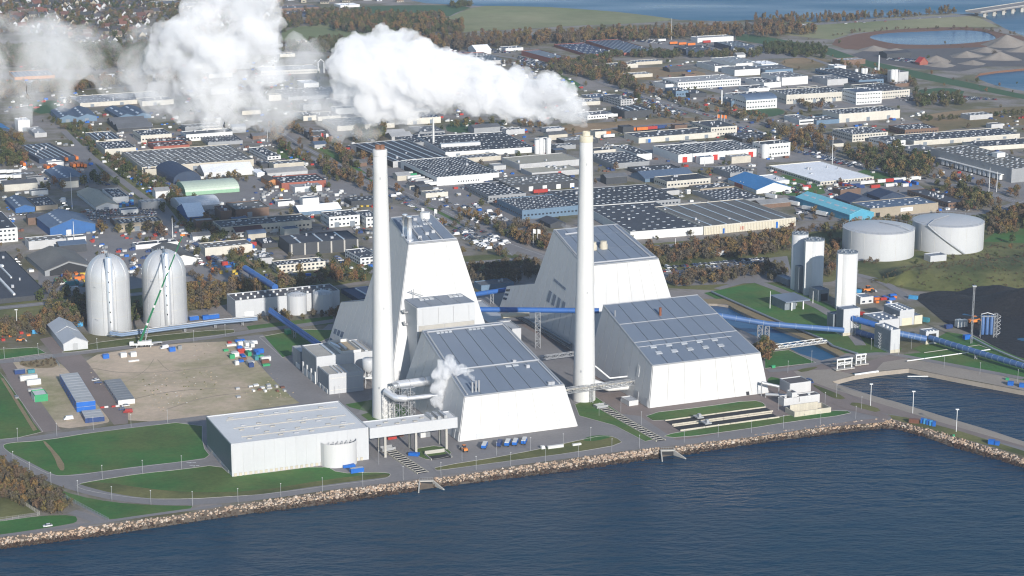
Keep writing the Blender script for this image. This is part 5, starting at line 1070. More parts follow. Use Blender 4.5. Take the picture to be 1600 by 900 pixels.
 ((1262, 183), (1276, 189), (1310, 186), 6, 'f', 'gy', 'bg', (4, 1), 0, 'blue-grey link wing left of the long cream warehouse', 'building', 0),
 ((1301, 202), (1332, 211), (1387, 206.5), 11, 'f', 'dk', 'cr', (12, 5), 2, 'cream two-storey hall with many skylights in front of the long cream warehouse', 'office', 0),
 ((1392, 196), (1414, 203.5), (1466, 199.5), 9, 'f', 'dk', 'br', (10, 3), 1, 'brown brick hall beside the cream two-storey hall', 'hall', 0),
 ((1400, 211), (1428, 221), (1592, 209), 7, 'f', 'dk', 'cr', (26, 3), 0, 'very long low cream warehouse at the right edge meadow', 'warehouse', 4),
 ((1360, 214), (1386, 222), (1413, 219), 8, 'f', 'dk', 'wh', (5, 2), 1, 'white office wing at the left end of the very long low warehouse', 'office', 0),
 ((1402, 229), (1430, 238), (1457, 231), 9, 'f', 'gy', 'wh', None, 2, 'white L-shaped office with two window rows left of the big grey depot', 'office', 0),
 ((1457, 232), (1581, 265), (1640, 258.5), 21, 'f', 'pt', 'gy', (7, 16), 0, 'huge grey distribution depot with dock row, cut by the right edge', 'warehouse', 0),
 ((1500, 222), (1530, 230), (1660, 222), 6, 'f', 'dk', 'cr', (18, 2), 0, 'low cream wing behind the huge grey depot', 'warehouse', 0),
 ((905, 155), (910, 160), (937, 158), 5, 'f', 'lg', 'cr', None, 0, 'low cream hall right at the plume tip', 'hall', 0),
 ((918, 148), (926, 154), (950, 150.5), 4, 'f', 'bg', 'gy', None, 0, 'low blue-grey hall left of the four-storey office', 'hall', 0),
 ((947, 148), (970, 156.5), (987, 154.5), 11, 'f', 'dk', 'lg', (2, 3), 3, 'grey four-storey office by the avenue above the dark hall', 'office', 0),
 ((952, 167), (976, 174.5), (1022, 172.5), 11, 'f', 'dk', 'dk', (3, 1, 'strip'), 0, 'near-black hall in front of the grey four-storey office', 'hall', 0),
 ((904, 176), (918, 181), (956, 177), 6, 'f', 'gy', 'wh', None, 1, 'low white hall left of the near-black hall', 'hall', 0),
 ((977, 208), (998, 216), (1120, 206.5), 8, 'f', 'dk', 'cr', (12, 2), 0, 'long cream goods hall below the orange trailers', 'hall', 4),
 ((1086, 190), (1111, 200), (1150, 196.5), 14, 'f', 'dk', 'cr', None, 2, 'cream two-storey office with orange flags behind it', 'office', 0),
 ((1136, 209), (1160, 218), (1204, 214), 6, 'f', 'dk', 'dk', (6, 3), 0, 'dark roofed hall right of the office with orange flags', 'hall', 0),
 # ---- middle left
 ((37, 227), (61, 249), (109, 240), 7, 'f', 'dk', 'db', (6, 1, 'strip'), 0, 'dark navy bus depot hall with long roof strips at the left', 'hall', 1),
 ((74, 266), (96, 284), (137, 279), 6, 'gv', 'bg', 'bg', (6,), 0, 'blue-green gabled workshop in the bus yard', 'workshop', 2),
 ((125, 300), (150, 324), (184, 320), 5, 'gv', 'be', 'wh', None, 0, 'beige gabled hall with white front near the blue barrels', 'hall', 1),
 ((159, 296), (176, 309), (201, 307), 9, 'f', 'dk', 'wh', (4, 5), 0, 'white box hall behind the beige gabled hall', 'hall', 0),
 ((2, 311), (24, 326), (55, 324), 7, 'gv', 'bg', 'bl', (4,), 0, 'small blue-fronted gabled hall at the left edge', 'hall', 0),
 ((41, 309), (56, 323), (90, 320), 6, 'f', 'dk', 'tn', (6, 3), 0, 'tan-fronted dark-roofed hall right of the small blue-fronted hall', 'hall', 0),
 ((61, 340), (78, 356.5), (145.5, 347.5), 13, 'gv', 'bg', 'bl', (5,), 0, 'large bright blue hall with pale ridge strip near the left edge', 'hall', 1),
 ((-55, 335), (-30, 361), (27, 356), 21, 'f', 'dk', 'wh', (3, 3), 3, 'white three-storey office cut by the left edge', 'office', 0),
 ((-95, 404), (-40, 474), (76, 461.5), 5, 'f', 'dk', 'dk', None, 0, 'huge black flat roof with white roof duct at the left edge', 'warehouse', 0),
 ((38, 400), (70, 424), (144, 415), 8, 'gv', 'pt', 'gy', None, 0, 'old grey open-fronted timber shed left of the steel silos', 'shed', 0),
 ((178, 343), (186, 350.5), (254.5, 346), 13, 'f', 'dk', 'tn', (9, 3), 1, 'brownish low office with skylit roof in front of the scrap cars', 'office', 1),
 ((225, 388), (266, 407), (306, 402), 10, 'gv', 'pt', 'wh', None, 0, 'grey-roofed gabled hall with white front behind the right steel silo', 'hall', 0),
 ((203, 381), (212, 385), (278, 379), 5, 'f', 'dk', 'wh', None, 0, 'low dark roof building behind the grey-roofed gabled hall', 'building', 0),
 ((186, 237.5), (222, 262), (397, 250), 10, 'f', 'pt', 'be', (20, 12), 0, 'huge beige factory with patchy skylit roof in the left middle', 'factory', 3),
 ((310, 261.5), (319, 270.5), (397, 266), 7, 'gu', 'wh', 'wh', None, 0, 'long white-roofed hall in front of the huge beige factory', 'hall', 0),
 ((250, 268), (271, 285), (310, 279), 3, 'bv', 'db', 'db', (3,), 0, 'dark blue barrel-roofed hall before the huge beige factory', 'hall', 0),
 ((286, 290), (290, 302), (373, 295), 4, 'bu', 'gn', 'gn', None, 0, 'long pale green barrel tent hall', 'tent hall', 0),
 ((277, 313), (281, 324), (341, 317), 7, 'bu', 'wh', 'lg', None, 0, 'rear white barrel tent beside the tracks', 'tent hall', 0),
 ((280, 324), (294, 340), (322, 338), 5, 'gu', 'wh', 'bl', None, 0, 'front white tent with blue base beside the tracks', 'tent hall', 0),
 ((341, 322), (345, 331), (362, 329.5), 14, 'f', 'br' if 'br' in ROOF else 'mr', 'br', None, 0, 'square rusty brown cube building in the stone yard', 'building', 0),
 ((356, 317), (368, 328.5), (420, 324), 12, 'f', 'pt', 'br', (4, 2), 0, 'brown brick building with cluttered roof right of the rusty cube', 'building', 1),
 ((331, 346), (346, 356), (487, 344), 13, 'f', 'dk', 'be', (20, 2), 1, 'very long beige hall with dark roof by the tracks', 'hall', 2),
 ((361, 357), (369, 363), (411, 359), 8, 'gu', 'mr', 'wh', None, 1, 'small maroon-roofed white house in front of the very long beige hall', 'house', 0),
 ((150, 222), (164, 234), (213, 231), 10, 'f', 'dk', 'cr', (7, 4), 0, 'cream hall with dark skylit roof left of the tracks bend', 'hall', 1),
 ((229, 223), (240, 230), (297, 227), 6, 'f', 'mr', 'rd', (6, 2), 0, 'low red brick hall behind the huge beige factory', 'hall', 0),
 ((220, 259), (227, 265.5), (244, 264), 9, 'f', 'bn', 'be', None, 0, 'small beige porch block at the left end of the huge beige factory', 'building', 0),
 ((391, 231), (418, 245.5), (437, 243), 9, 'f', 'dk', 'wh', (3, 4), 2, 'white two-storey office above the rubble yard', 'office', 0),
 ((414, 266), (418, 272), (480, 267), 4, 'gu2', 'lg', 'lg', None, 0, 'pale grey sheds behind the brown brick workshop', 'shed', 0),
 ((396, 266), (402, 271), (413, 270), 6, 'gv', 'wh', 'wh', None, 0, 'tiny white gabled shed in the rubble yard', 'shed', 0),
 ((431, 276), (440, 287), (512, 284), 10, 'f', 'dk', 'rd', (9, 3), 0, 'brown brick workshop with dark roof by the stone yard', 'workshop', 2),
 ((451, 288), (461, 293.5), (503, 290), 8, 'f', 'lg', 'wh', None, 0, 'white canopy hall in front of the brown brick workshop', 'hall', 1),
 ((413, 276), (420, 283), (433, 281), 8, 'gv', 'bn', 'or', None, 0, 'small orange gabled shed left of the brown brick workshop', 'shed', 0),
 ((464, 325), (468, 333), (532, 327), 4, 'gu', 'wh', 'bg', None, 0, 'white tent-roofed hall behind the white office pair', 'hall', 0),
 ((497, 332), (514, 340), (563, 336.5), 16, 'f', 'dk', 'wh', (6, 2), 2, 'left one of two white offices beside the left chimney', 'office', 2),
 ((560, 330), (572, 340.5), (592, 338), 15, 'f', 'dk', 'wh', (3, 2), 2, 'right one of two white offices, partly behind the left chimney', 'office', 0),
 ((433, 369), (452, 382), (564, 376), 18, 'f', 'dk', 'dk', (3, 1, 'strip'), 0, 'large charcoal hall with three roof light strips left of the chimney', 'hall', 0),
 ((401, 374), (410, 383), (434, 381), 5, 'f', 'dk', 'dk', None, 0, 'low charcoal side wing of the large charcoal hall', 'building', 0),
 ((421, 409), (433, 415.5), (509.5, 409.5), 12, 'f', 'dk', 'cr', (12, 2), 2, 'cream two-storey office in front of the large charcoal hall', 'office', 0),
 ((398, 399), (404, 405), (425, 403), 9, 'f', 'gy', 'lg', None, 0, 'small grey block left of the cream two-storey office', 'building', 0),
 ((539, 391), (563, 404), (592, 400), 11, 'f', 'dk', 'wh', (6, 2), 2, 'white office with black roof just left of the chimney', 'office', 0),
 # ---- middle
 ((627.5, 251), (682.5, 278), (779.5, 270), 13, 'f', 'dk', 'wh', (16, 14), 0, 'big white warehouse with rows of skylights right of the left chimney', 'warehouse', 0),
 ((560, 224), (614, 253), (700, 244), 9, 'f', 'dk', 'lg', (6, 1, 'strip'), 0, 'wide low hall with long white wavy roof lights above the white warehouse', 'hall', 0),
 ((645, 214), (696, 238.5), (835, 231), 8, 'f', 'dk', 'wh', (22, 6), 0, 'very long white-walled dark roof factory below the small white stack', 'factory', 3),
 ((604, 215), (640, 226), (720, 221), 3, 'f', 'dk', 'gy', (14, 5), 0, 'large flecked dark roof behind the wavy-light hall', 'factory', 0),
 ((725, 288), (763, 307), (823, 303), 9, 'f', 'dk', 'gy', (7, 7), 1, 'dark grey shop hall with windows behind the van lot', 'hall', 0),
 ((765, 279), (797, 291), (906, 283), 10, 'f', 'pt', 'dk', (12, 4), 0, 'dark hall with patchy roof and white dock doors', 'hall', 5),
 ((772, 312), (816, 329.5), (906, 321.5), 14, 'f', 'dk', 'bg', (18, 7), 1, 'blue-grey glazed hall with dense skylights behind the right chimney', 'hall', 0),
 ((868, 298), (905, 323.5), (1060, 310), 9, 'f', 'dk', 'gy', (18, 6), 1, 'long grey hall with window row right of the right chimney', 'hall', 0),
 ((782, 247), (812, 257.5), (906, 249), 9, 'f', 'be', 'lg', None, 0, 'beige-roofed hall, rear one of the pair by the silos', 'hall', 0),
 ((815, 263), (831, 271), (906, 265.5), 7, 'f', 'be', 'lg', None, 0, 'beige-roofed hall, front one of the pair with red door', 'hall', 1),
 ((929, 240), (955, 256.5), (1014, 252), 8, 'f', 'dk', 'gy', (8, 6), 0, 'grey hall with skylit roof just right of the right chimney', 'hall', 0),
 ((960, 228), (995, 242), (1018, 240), 9, 'f', 'dk', 'wh', (4, 5), 0, 'white-sided dark roofed hall behind the skylit grey hall', 'hall', 0),
 ((922, 232), (928, 236.5), (958, 232), 5, 'f', 'dk', 'cr', None, 0, 'small cream block at the chimney right side', 'building', 0),
 ((1015, 229), (1060, 242.5), (1189, 233), 12, 'f', 'dk', 'wh', (16, 9), 0, 'large white warehouse with red doors right of centre', 'warehouse', 0),
 ((1180, 222), (1192, 227), (1231, 222), 20, 'f', 'dk', 'wh', None, 2, 'tall white block with windows at the right end of the red-door warehouse', 'office', 0),
 ((998, 272), (1008, 281), (1078, 272), 4, 'gu', 'bg', 'bg', None, 0, 'low blue-roofed hall behind the cream office row', 'hall', 0),
 ((988, 262), (1000, 271), (1068, 266), 4, 'f', 'dk', 'dk', (9, 2), 0, 'dark low hall behind the low blue-roofed hall', 'hall', 0),
 ((1021, 277), (1042, 284.5), (1110, 278.5), 10, 'f', 'dk', 'cr', None, 1, 'cream office row with blue glass corner', 'office', 0),
 ((1108, 262), (1141, 271), (1179, 269), 9, 'f', 'dk', 'gy', (7, 5), 0, 'dark skylit hall between the cream office row and the white roof hall', 'hall', 0),
 ((1076, 290), (1094, 296), (1147, 291), 7, 'f', 'dk', 'tn', (7, 2), 0, 'tan-walled low hall below the cream office row', 'hall', 0),
 ((1163, 278), (1182, 297), (1229, 290), 6, 'gv', 'bl', 'wh', None, 0, 'white hall with bright blue gabled roof', 'hall', 0),
 ((925, 322), (985, 363), (1099, 354), 12, 'f', 'dk', 'wh', (7, 9), 0, 'white-walled hall with widely spaced skylights behind the rear boiler hall', 'hall', 0),
 ((1010, 325), (1100, 354.5), (1248, 342), 13, 'f', 'pt', 'cr', (6, 1, 'strip'), 0, 'vast cream hall with weathered striped roof and ribbed wall', 'hall', 0),
 ((1089, 299), (1130, 317), (1190, 309), 4, 'f', 'dk', 'gy', (9, 7), 0, 'dark skylit hall behind the vast weathered-roof hall', 'hall', 0),
 ((1209, 259), (1282, 285), (1362, 276), 5, 'f', 'wh', 'cr', None, 1, 'wide low hall with bright white roof', 'hall', 0),
 ((1253, 307), (1327.5, 336), (1359, 330), 11, 'gv', 'tq', 'tq', (7,), 0, 'turquoise gabled hall above the left oil tank', 'hall', 1),
 ((1329, 317), (1360, 327), (1467, 317.5), 14, 'f', 'bg', 'tn', (6, 3), 0, 'brown-grey hall with white sign board above the oil tanks', 'hall', 0),
 ((1312, 309), (1328, 317), (1364, 312), 5, 'gv', 'db', 'db', None, 0, 'left dark blue gabled hall behind the turquoise hall', 'hall', 0),
 ((1365, 302), (1375, 310), (1412, 306), 5, 'gv', 'db', 'db', None, 0, 'right dark blue gabled hall behind the turquoise hall', 'hall', 0),
 ((1422, 297), (1482, 318), (1508, 315), 8, 'f', 'dk', 'br', (2, 4), 1, 'long dark-roofed brick hall right of the brown-grey hall', 'hall', 0),
 ((1152, 285), (1160, 290), (1178, 288), 5, 'f', 'gy', 'rd', None, 0, 'tiny red-fronted kiosk next to the blue gabled roof', 'kiosk', 0),
 ((1185, 275), (1200, 285), (1230, 281), 5, 'f', 'wh', 'wh', None, 0, 'low white shed left of the bright white roof', 'shed', 0),
 ((745, 440), (752, 447), (802, 441), 9, 'f', 'gy', 'bg', None, 0, 'row of blue-grey containers stacked like a shed beside the rear hall', 'shed', 0),
 ((845, 343), (860, 352), (884, 350), 5, 'gv', 'dk', 'dk', None, 0, 'small black gabled house below the glazed hall', 'house', 0),
]
B_ = {}
for row in TOWN: B_[row[9]] = bld(*row)
def find(s): return next(v for k, v in B_.items() if s in k)
# special features
t, wd, dp, h = find('huge grey distribution depot')
for i in range(13): bx(t, 'dock_door', -3, 12 + i * (dp - 30) / 13, 1, -.05, 12 + i * (dp - 30) / 13 + 3.6, 5, M['white'])
bx(t, 'dock_canopy', -3.4, 10, 5.6, -.05, dp - 15, 6.2, M['white']); bx(t, 'roof_plant', wd * .6, dp * .45, h, wd * .6 + 9, dp * .45 + 7, h + 4, M['white'])
t, wd, dp, h = find('large white warehouse with red doors')
for i in (.05, .2, .42, .86): bx(t, 'red_door', wd * i, -.15, 0, wd * i + 5, -.02, 5, M['red'])
t, wd, dp, h = find('brown-grey hall with white sign'); bx(t, 'sign_board', wd * .44, -.4, h * .42, wd * .62, -.05, h * .84, M['white']); bx(t, 'lettering', wd * .47, -.46, h * .62, wd * .60, -.41, h * .68, M['steel']); bx(t, 'door', wd * .08, -.2, 0, wd * .14, -.02, 4, M['dark'])
t, wd, dp, h = find('front one of the pair with red door'); bx(t, 'red_door', wd * .55, -.3, 0, wd * .61, -.16, 4, M['red'])
t, wd, dp, h = find('huge black flat roof'); bx(t, 'roof_duct', wd * .55, 8, h, wd * .58, dp * .78, h + 1.2, M['white']); bx(t, 'roof_duct', wd * .40, dp * .66, h, wd * .78, dp * .69, h + 1, M['white']); bx(t, 'roof_duct', wd * .42, dp * .42, h, wd * .50, dp * .45, h + 1, M['white']); bx(t, 'roof_duct', wd * .72, dp * .40, h, wd * .74, dp * .66, h + 1, M['white'])
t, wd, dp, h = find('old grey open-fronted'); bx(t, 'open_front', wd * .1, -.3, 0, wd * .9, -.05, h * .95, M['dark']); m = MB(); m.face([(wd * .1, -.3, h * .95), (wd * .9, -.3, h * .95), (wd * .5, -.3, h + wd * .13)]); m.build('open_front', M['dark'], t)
t, wd, dp, h = find('large charcoal hall')
for i in range(6): bx(t, 'wall_pillar', wd * (.02 + .19 * i), -.4, 0, wd * (.02 + .19 * i) + 1.2, -.03, h, M['concrete'])
t, wd, dp, h = find('vast cream hall'); m = MB()
for i in range(60): m.box(wd * i / 60, -.35, 0, wd * i / 60 + .7, -.03, h - .4)
m.build('wall_rib', M['cream'], t, kind='stuff'); bx(t, 'door', wd * .2, -.5, 0, wd * .22, -.36, 4, M['bluep']); bx(t, 'door', wd * .78, -.5, 0, wd * .80, -.36, 5, M['bluep'])
t, wd, dp, h = find('big white warehouse with rows'); m = MB()
for i in range(9): m.box(wd * (.34 + i * .04), -.12, 2, wd * (.355 + i * .04), -.01, 3.2)
m.build('window', M['glass'], t, kind='stuff'); bx(t, 'loading_side', -.2, dp * .08, 0, -.02, dp * .9, 4.5, M['dark'])
t, wd, dp, h = find('very long white-walled dark roof'); x0 = wd * .12
bx(t, 'penthouse', wd * .05, dp * .3, h, wd * .5, dp * .36, h + 3, M['panel']); m = MB(); m.lathe([(1.1, 0), (.8, 24)], 16, (wd * .02 + 4, dp * .62)); m.build('stack', M['chim'], t).location.z = h - 1
t, wd, dp, h = find('very long low cream warehouse'); t, wd, dp, h = find('long cream goods hall'); bx(t, 'door', wd * .12, -.2, 0, wd * .15, -.15, 3.5, M['bluep'])
t, wd, dp, h = find('wide low hall with long white wavy'); bx(t, 'side_wall', -.2, 0, 0, -.02, dp * .85, h, M['dark'])
t, wd, dp, h = find('pale shopping centre'); m = MB(); x0 = wd * .96; m.box(x0, -1, 0, x0 + 1, 0, 12); m.box(x0 + 7, -1, 0, x0 + 8, 0, 12); m.hexa([(x0, -1, 12), (x0 + 4, -1, 16), (x0 + 4, 0, 16), (x0, 0, 12)], [(x0, -1, 13), (x0 + 4, -1, 17), (x0 + 4, 0, 17), (x0, 0, 13)]); m.hexa([(x0 + 4, -1, 16), (x0 + 8, -1, 12), (x0 + 8, 0, 12), (x0 + 4, 0, 16)], [(x0 + 4, -1, 17), (x0 + 8, -1, 13), (x0 + 8, 0, 13), (x0 + 4, 0, 17)]); m.build('entrance_arch', M['white'], t)
# factory cylinders and stacks
def cyl(name, label, cat, px, py, r, ytop, mt, group=None, r2=None):
    x, y = G(px, py); h = Ht((px, py), ytop); m = MB(); m.lathe([(r, 0), (r2 or r, h), (.1, h + (r * .25 if not r2 else 0))], 20); o = m.build(name, mt, loc=(x, y, 0)); return tag(o, label, cat, group)
for px, lab in ((1394, 'left of the twin pale silos at the grey process tower'), (1399, 'right of the twin pale silos at the grey process tower')): cyl('silo', lab, 'silo', px, 132, 2.6, 109, M['chim'])
cyl('factory_stack', 'thin white stack rising from the white factory group', 'stack', 1372.5, 120, 1.0, 86, M['chim'], r2=.8)
cyl('factory_stack', 'thin white mast-like stack left of the arched roof building', 'stack', 1127.5, 163, .9, 141, M['chim'], r2=.8)
for i, (px, py, yt) in enumerate(((1338, 118, 108), (1348, 119, 107), (1353, 119, 107), (1368, 119, 106), (1215, 133, 120))): cyl('process_tank', ['leftmost small pale tank on the white factory', 'second small pale tank on the white factory', 'third small pale tank on the white factory', 'small pale tank beside the thin white stack', 'upright white tank at the corner of the white factory block'][i], 'tank', px, py, 2.1, yt, M['chim'])
for i, (px, py, yt, r) in enumerate(((839, 240, 219, 2.4), (845, 240, 216, 2.4), (851, 240, 218, 2.4), (857, 241, 216, 2.4))): cyl('silo', ['first', 'second', 'third', 'fourth'][i] + ' from left of four pale silos left of the right chimney', 'silo', px, py, r, yt, M['chim'], 'four pale silos left of the right chimney')
cyl('silo', 'round white silo right of the tall white block at the red-door warehouse', 'silo', 1223 + 1372 - 1400, 247, 3.6, 226, M['chim'])
# quarry: heaps, red house; bridge
M['heap'] = M['sand']
def heap(px, py, r, h, label, mt='sand'):
    x, y = G(px, py); r *= .62; h *= .85; m = MB(); vs = []; n = 28; k = 7
    for i in range(k):
        for j in range(n):
            a = math.tau * j / n; q = i / (k - 1); rr = r * (1 - q * .98) * (1 + .12 * math.sin(3 * a + px) + .06 * math.sin(7 * a)); vs.append((rr * 1.3 * math.cos(a), rr * math.sin(a), h * q ** 1.1 - .2))
    m.grid(vs, [(i * n + j, i * n + (j + 1) % n, (i + 1) * n + (j + 1) % n, (i + 1) * n + j) for i in range(k - 1) for j in range(n)], 0, True); o = m.build('gravel_heap', M[mt], loc=(x, y, 0)); return tag(o, label, 'heap')
for q in ((1572, 71, 42, 17, 'largest pointed gravel heap in the far quarry, right edge'), (1562, 92, 34, 11, 'broad pale gravel heap in the middle of the quarry'), (1463, 96, 26, 9, 'pale gravel heap right of the red gabled shed'), (1470, 103, 24, 7, 'low gravel heap in front of the red gabled shed'), (1510, 88, 30, 8, 'grey rubble heap in the quarry centre'), (1365, 78, 26, 7, 'brown rubble heap at the quarry left end'), (1600, 80, 30, 9, 'grey heap cut by the right edge of the quarry'), (1520, 100, 22, 6, 'small pale heap near the quarry lower edge'), (1400, 80, 22, 5, 'low rubble heap right of the brown one'), (1540, 80, 26, 7, 'dark rubble heap behind the broad pale heap')): heap(*q)
for q in ((1600, 478, 62, 15, 'big black coal heap at the right frame edge'), (1560, 462, 40, 9, 'lower black coal heap left of the big one'), (1490, 470, 34, 5, 'flat black coal heap near the left end of the coal yard')): heap(*q, 'coal')
f, ang, wd, dp, h = footprint((1434, 95), (1437, 99), (1444, 98.5), 3); t = thing('red_shed', 'red gabled shed at the foot of the quarry heaps', 'shed', (f[0], f[1], 0), GRID); gable(t, 12, 10, 3, 6, wallm('rd'), M['red'])
a, c = Vector((*G(1520, 25.5), 7)), Vector((*G(1640, 9), 9)); c = a + (c - a) * 1.6; t = thing('road_bridge', 'long concrete motorway bridge leaving the shore at the top right', 'bridge', (a.x, a.y, 0)); d = c - a; n_ = Vector((-d.y, d.x, 0)).normalized()
m = MB(); m.hexa([Vector((0, 0, 5)) - n_ * 13, d + Vector((0, 0, 5)) - n_ * 13, d + Vector((0, 0, 5)) + n_ * 13, Vector((0, 0, 5)) + n_ * 13], [Vector((0, 0, 7)) - n_ * 13, d + Vector((0, 0, 7)) - n_ * 13, d + Vector((0, 0, 7)) + n_ * 13, Vector((0, 0, 7)) + n_ * 13]); m.build('deck', M['asph'], t)
for s_ in (-13, 13): m = MB(); m.hexa([Vector((0, 0, 6.9)) + n_ * s_, d + Vector((0, 0, 6.9)) + n_ * s_, d + Vector((0, 0, 6.9)) + n_ * (s_ + .5), Vector((0, 0, 6.9)) + n_ * (s_ + .5)], [Vector((0, 0, 8)) + n_ * s_, d + Vector((0, 0, 8)) + n_ * s_, d + Vector((0, 0, 8)) + n_ * (s_ + .5), Vector((0, 0, 8)) + n_ * (s_ + .5)]); m.build('parapet', M['concrete'], t)
for k in range(10):
    for s_ in (-7, 7): p = d * (k * .075 + .06) + n_ * s_; m = MB(); m.box(p.x - 2.2, p.y - 1.6, -3, p.x + 2.2, p.y + 1.6, 5.2); m.build('pier', M['concrete'], t)
# small unnamed yard buildings between the big ones
def inrects(x, y, pad=3):
    for rx, ry, a, w_, d_ in BLDRECTS:
        dx, dy = x - rx, y - ry; lx, ly = dx * math.cos(a) + dy * math.sin(a), -dx * math.sin(a) + dy * math.cos(a)
        if -pad < lx < w_ + pad and -pad < ly < d_ + pad: return True
    return False
SEG = [(Vector(a), Vector(c), wd) for pl, wd in ROADS for a, c in zip(pl, pl[1:])]
def onroad(x, y, pad=1.0):
    p = Vector((x, y))
    for a, c, wd in SEG:
        if abs(a.x - x) > 260 and abs(c.x - x) > 260: continue
        d = c - a; t_ = max(0, min(1, (p - a).dot(d) / max(d.length_squared, 1e-6)))
        if (a + d * t_ - p).length < wd / 2 + pad: return True
    return False
fr = random.Random(99); done_f = 0; tries = 0
ZONES = [('in the steam-veiled district', 300, 640, 62, 200, 26), ('in the left industrial yards', 0, 560, 205, 425, 34), ('in the central industrial yards', 600, 1000, 205, 335, 18), ('in the upper right industrial yards', 930, 1590, 90, 330, 26)]
for place, x0, x1, y0, y1, n in ZONES:
    k = 0; tries = 0
    while k < n and tries < 900:
        tries += 1; x, y = G(fr.uniform(x0, x1), fr.uniform(y0, y1)); wd, dp = fr.choice(((14, 9), (20, 12), (28, 16), (36, 18), (12, 12))); cx, cy = x + U.x * wd / 2 + V.x * dp / 2, y + U.y * wd / 2 + V.y * dp / 2
        if PX(x, y, 0)[0] > 1490 and PX(x, y, 0)[1] < 165: continue
        if any(inrects(x + U.x * wd * s_ + V.x * dp * t_, y + U.y * wd * s_ + V.y * dp * t_, 3) or onroad(x + U.x * wd * s_ + V.x * dp * t_, y + U.y * wd * s_ + V.y * dp * t_, 2) for s_ in (0, .5, 1) for t_ in (0, .5, 1)): continue
        wc, rc = fr.choice(('wh', 'cr', 'gy', 'lg', 'dk', 'be', 'br')), fr.choice(('dk', 'gy', 'lg', 'pt', 'bg', 'dk')); h = fr.choice((3.5, 4.5, 6)); k += 1
        wn = dict(wh='white', cr='cream', gy='grey', lg='pale grey', dk='black', be='beige', br='brown')[wc]; rn = dict(dk='dark', gy='grey', lg='pale', pt='patchy', bg='blue-grey')[rc]
        t = thing('yard_building', 'small %s-walled yard building with %s roof %s' % (wn, rn, place), 'building', (x, y, 0), GRID, ('%s %s yard buildings %s' % (wn, rn, place))[:60]); BLDRECTS.append((x, y, GRID, wd, dp))
        if fr.random() < .3: gable(t, wd, dp, h, 2, wallm(wc), roofm(rc), 'u')
        else:
            block(t, wd, dp, h, wallm(wc), roofm(rc))
            if wd > 18: skygrid(t, wd // 5, 2, 1, 1, wd - 1, dp - 1, h)
# detached houses, upper left
HOUSE_R = [(.16, .07, .05), (.12, .06, .05), (.05, .05, .055), (.07, .07, .08), (.14, .10, .08), (.05, .05, .055), (.04, .045, .05)]
hn = 0
HM = [mat('house_roof_%s' % k, c, .85, .15, .3, rnd=.2) for k, c in zip(['red', 'dark_red', 'slate', 'grey', 'brown', 'black', 'tar'], HOUSE_R)]
HN = ['red', 'dark red', 'slate', 'grey', 'brown', 'slate', 'black']
protos = []; M['be_wall'] = mat('beige_render', (.36, .32, .25), .8, .1, .3)
for k in range(7):
    for wl in range(2):
        m = MB(); m.box(0, 0, 0, 13, 8, 3.2, 0)
        for xx in (0, 13): m.face([(xx, 0, 3.2), (xx, 8, 3.2), (xx, 4, 7.6)], 0)
        for (ya, za), (yb, zb) in (((-.5, 2.9), (4, 7.7)), ((4, 7.7), (8.5, 2.9))): m.hexa([(-.4, ya, za), (13.4, ya, za), (13.4, yb, zb), (-.4, yb, zb)], [(-.4, ya, za + .3), (13.4, ya, za + .3), (13.4, yb, zb + .3), (-.4, yb, zb + .3)], 1)
        m.box(8, 4.4, 6, 8.9, 5.3, 9, 2)
        for i in range(3): m.box(1.5 + 4 * i, -.06, 1, 3.5 + 4 * i, 0, 2.3, 3)
        m.box(13, 2, 1, 13.06, 6, 2.3, 3); m.box(-.06, 2.5, 1, 0, 5.5, 2.3, 3)
        o = m.build('detached_house', [M['panel_lg'] if wl == 0 else M['be_wall'], HM[k], HM[0], M['glass']]); protos.append((o.data, HN[k], ['white', 'cream'][wl])); bpy.data.objects.remove(o)
HPTS = []
for poly, n in ((pxs('0,2 100,0 235,0 240,20 235,45 225,68 120,72 90,58 0,40'), 150), (pxs('285,14 420,14 425,45 300,52 285,40'), 34), (pxs('-60,0 0,0 0,60 -60,60'), 20), (pxs('240,-8 640,-10 520,8 420,6 300,2'), 24), (pxs('500,-4 640,-6 620,4 520,5'), 8)):
    xs, ys = [q[0] for q in poly], [q[1] for q in poly]; k = 0; tries = 0
    def inside(px, py, poly=poly):
        c = False
        for i in range(len(poly)):
            (x1, y1), (x2, y2) = poly[i], poly[i - 1]
            if (y1 > py) != (y2 > py) and px < (x2 - x1) * (py - y1) / (y2 - y1) + x1: c = not c
        return c
    while k < n and tries < 6000:
        tries += 1; px, py = random.uniform(min(xs), max(xs)), random.uniform(min(ys), max(ys))
        if not inside(px, py): continue
        x, y = G(px, py)
        if inrects(x, y, 8) or any((x - a) ** 2 + (y - b_) ** 2 < 22 ** 2 for a, b_ in HPTS): continue
        HPTS.append((x, y)); me, rn, wn = random.choice(protos); o = bpy.data.objects.new('detached_house', me); COL.objects.link(o); o.location = (x, y, 0); o.rotation_euler[2] = random.choice((0, math.pi / 2)) + GRID + random.uniform(-.3, .3); s = random.uniform(.8, 1.08); o.scale = (s, s, s)
        tag(o, '%s-walled detached house with %s pitched roof among trees in the far upper left suburb' % (wn, rn), 'house', 'far %s houses with %s roofs' % (wn, rn)); k += 1; BLDRECTS.append((x - 5, y - 5, 0, 12, 10))
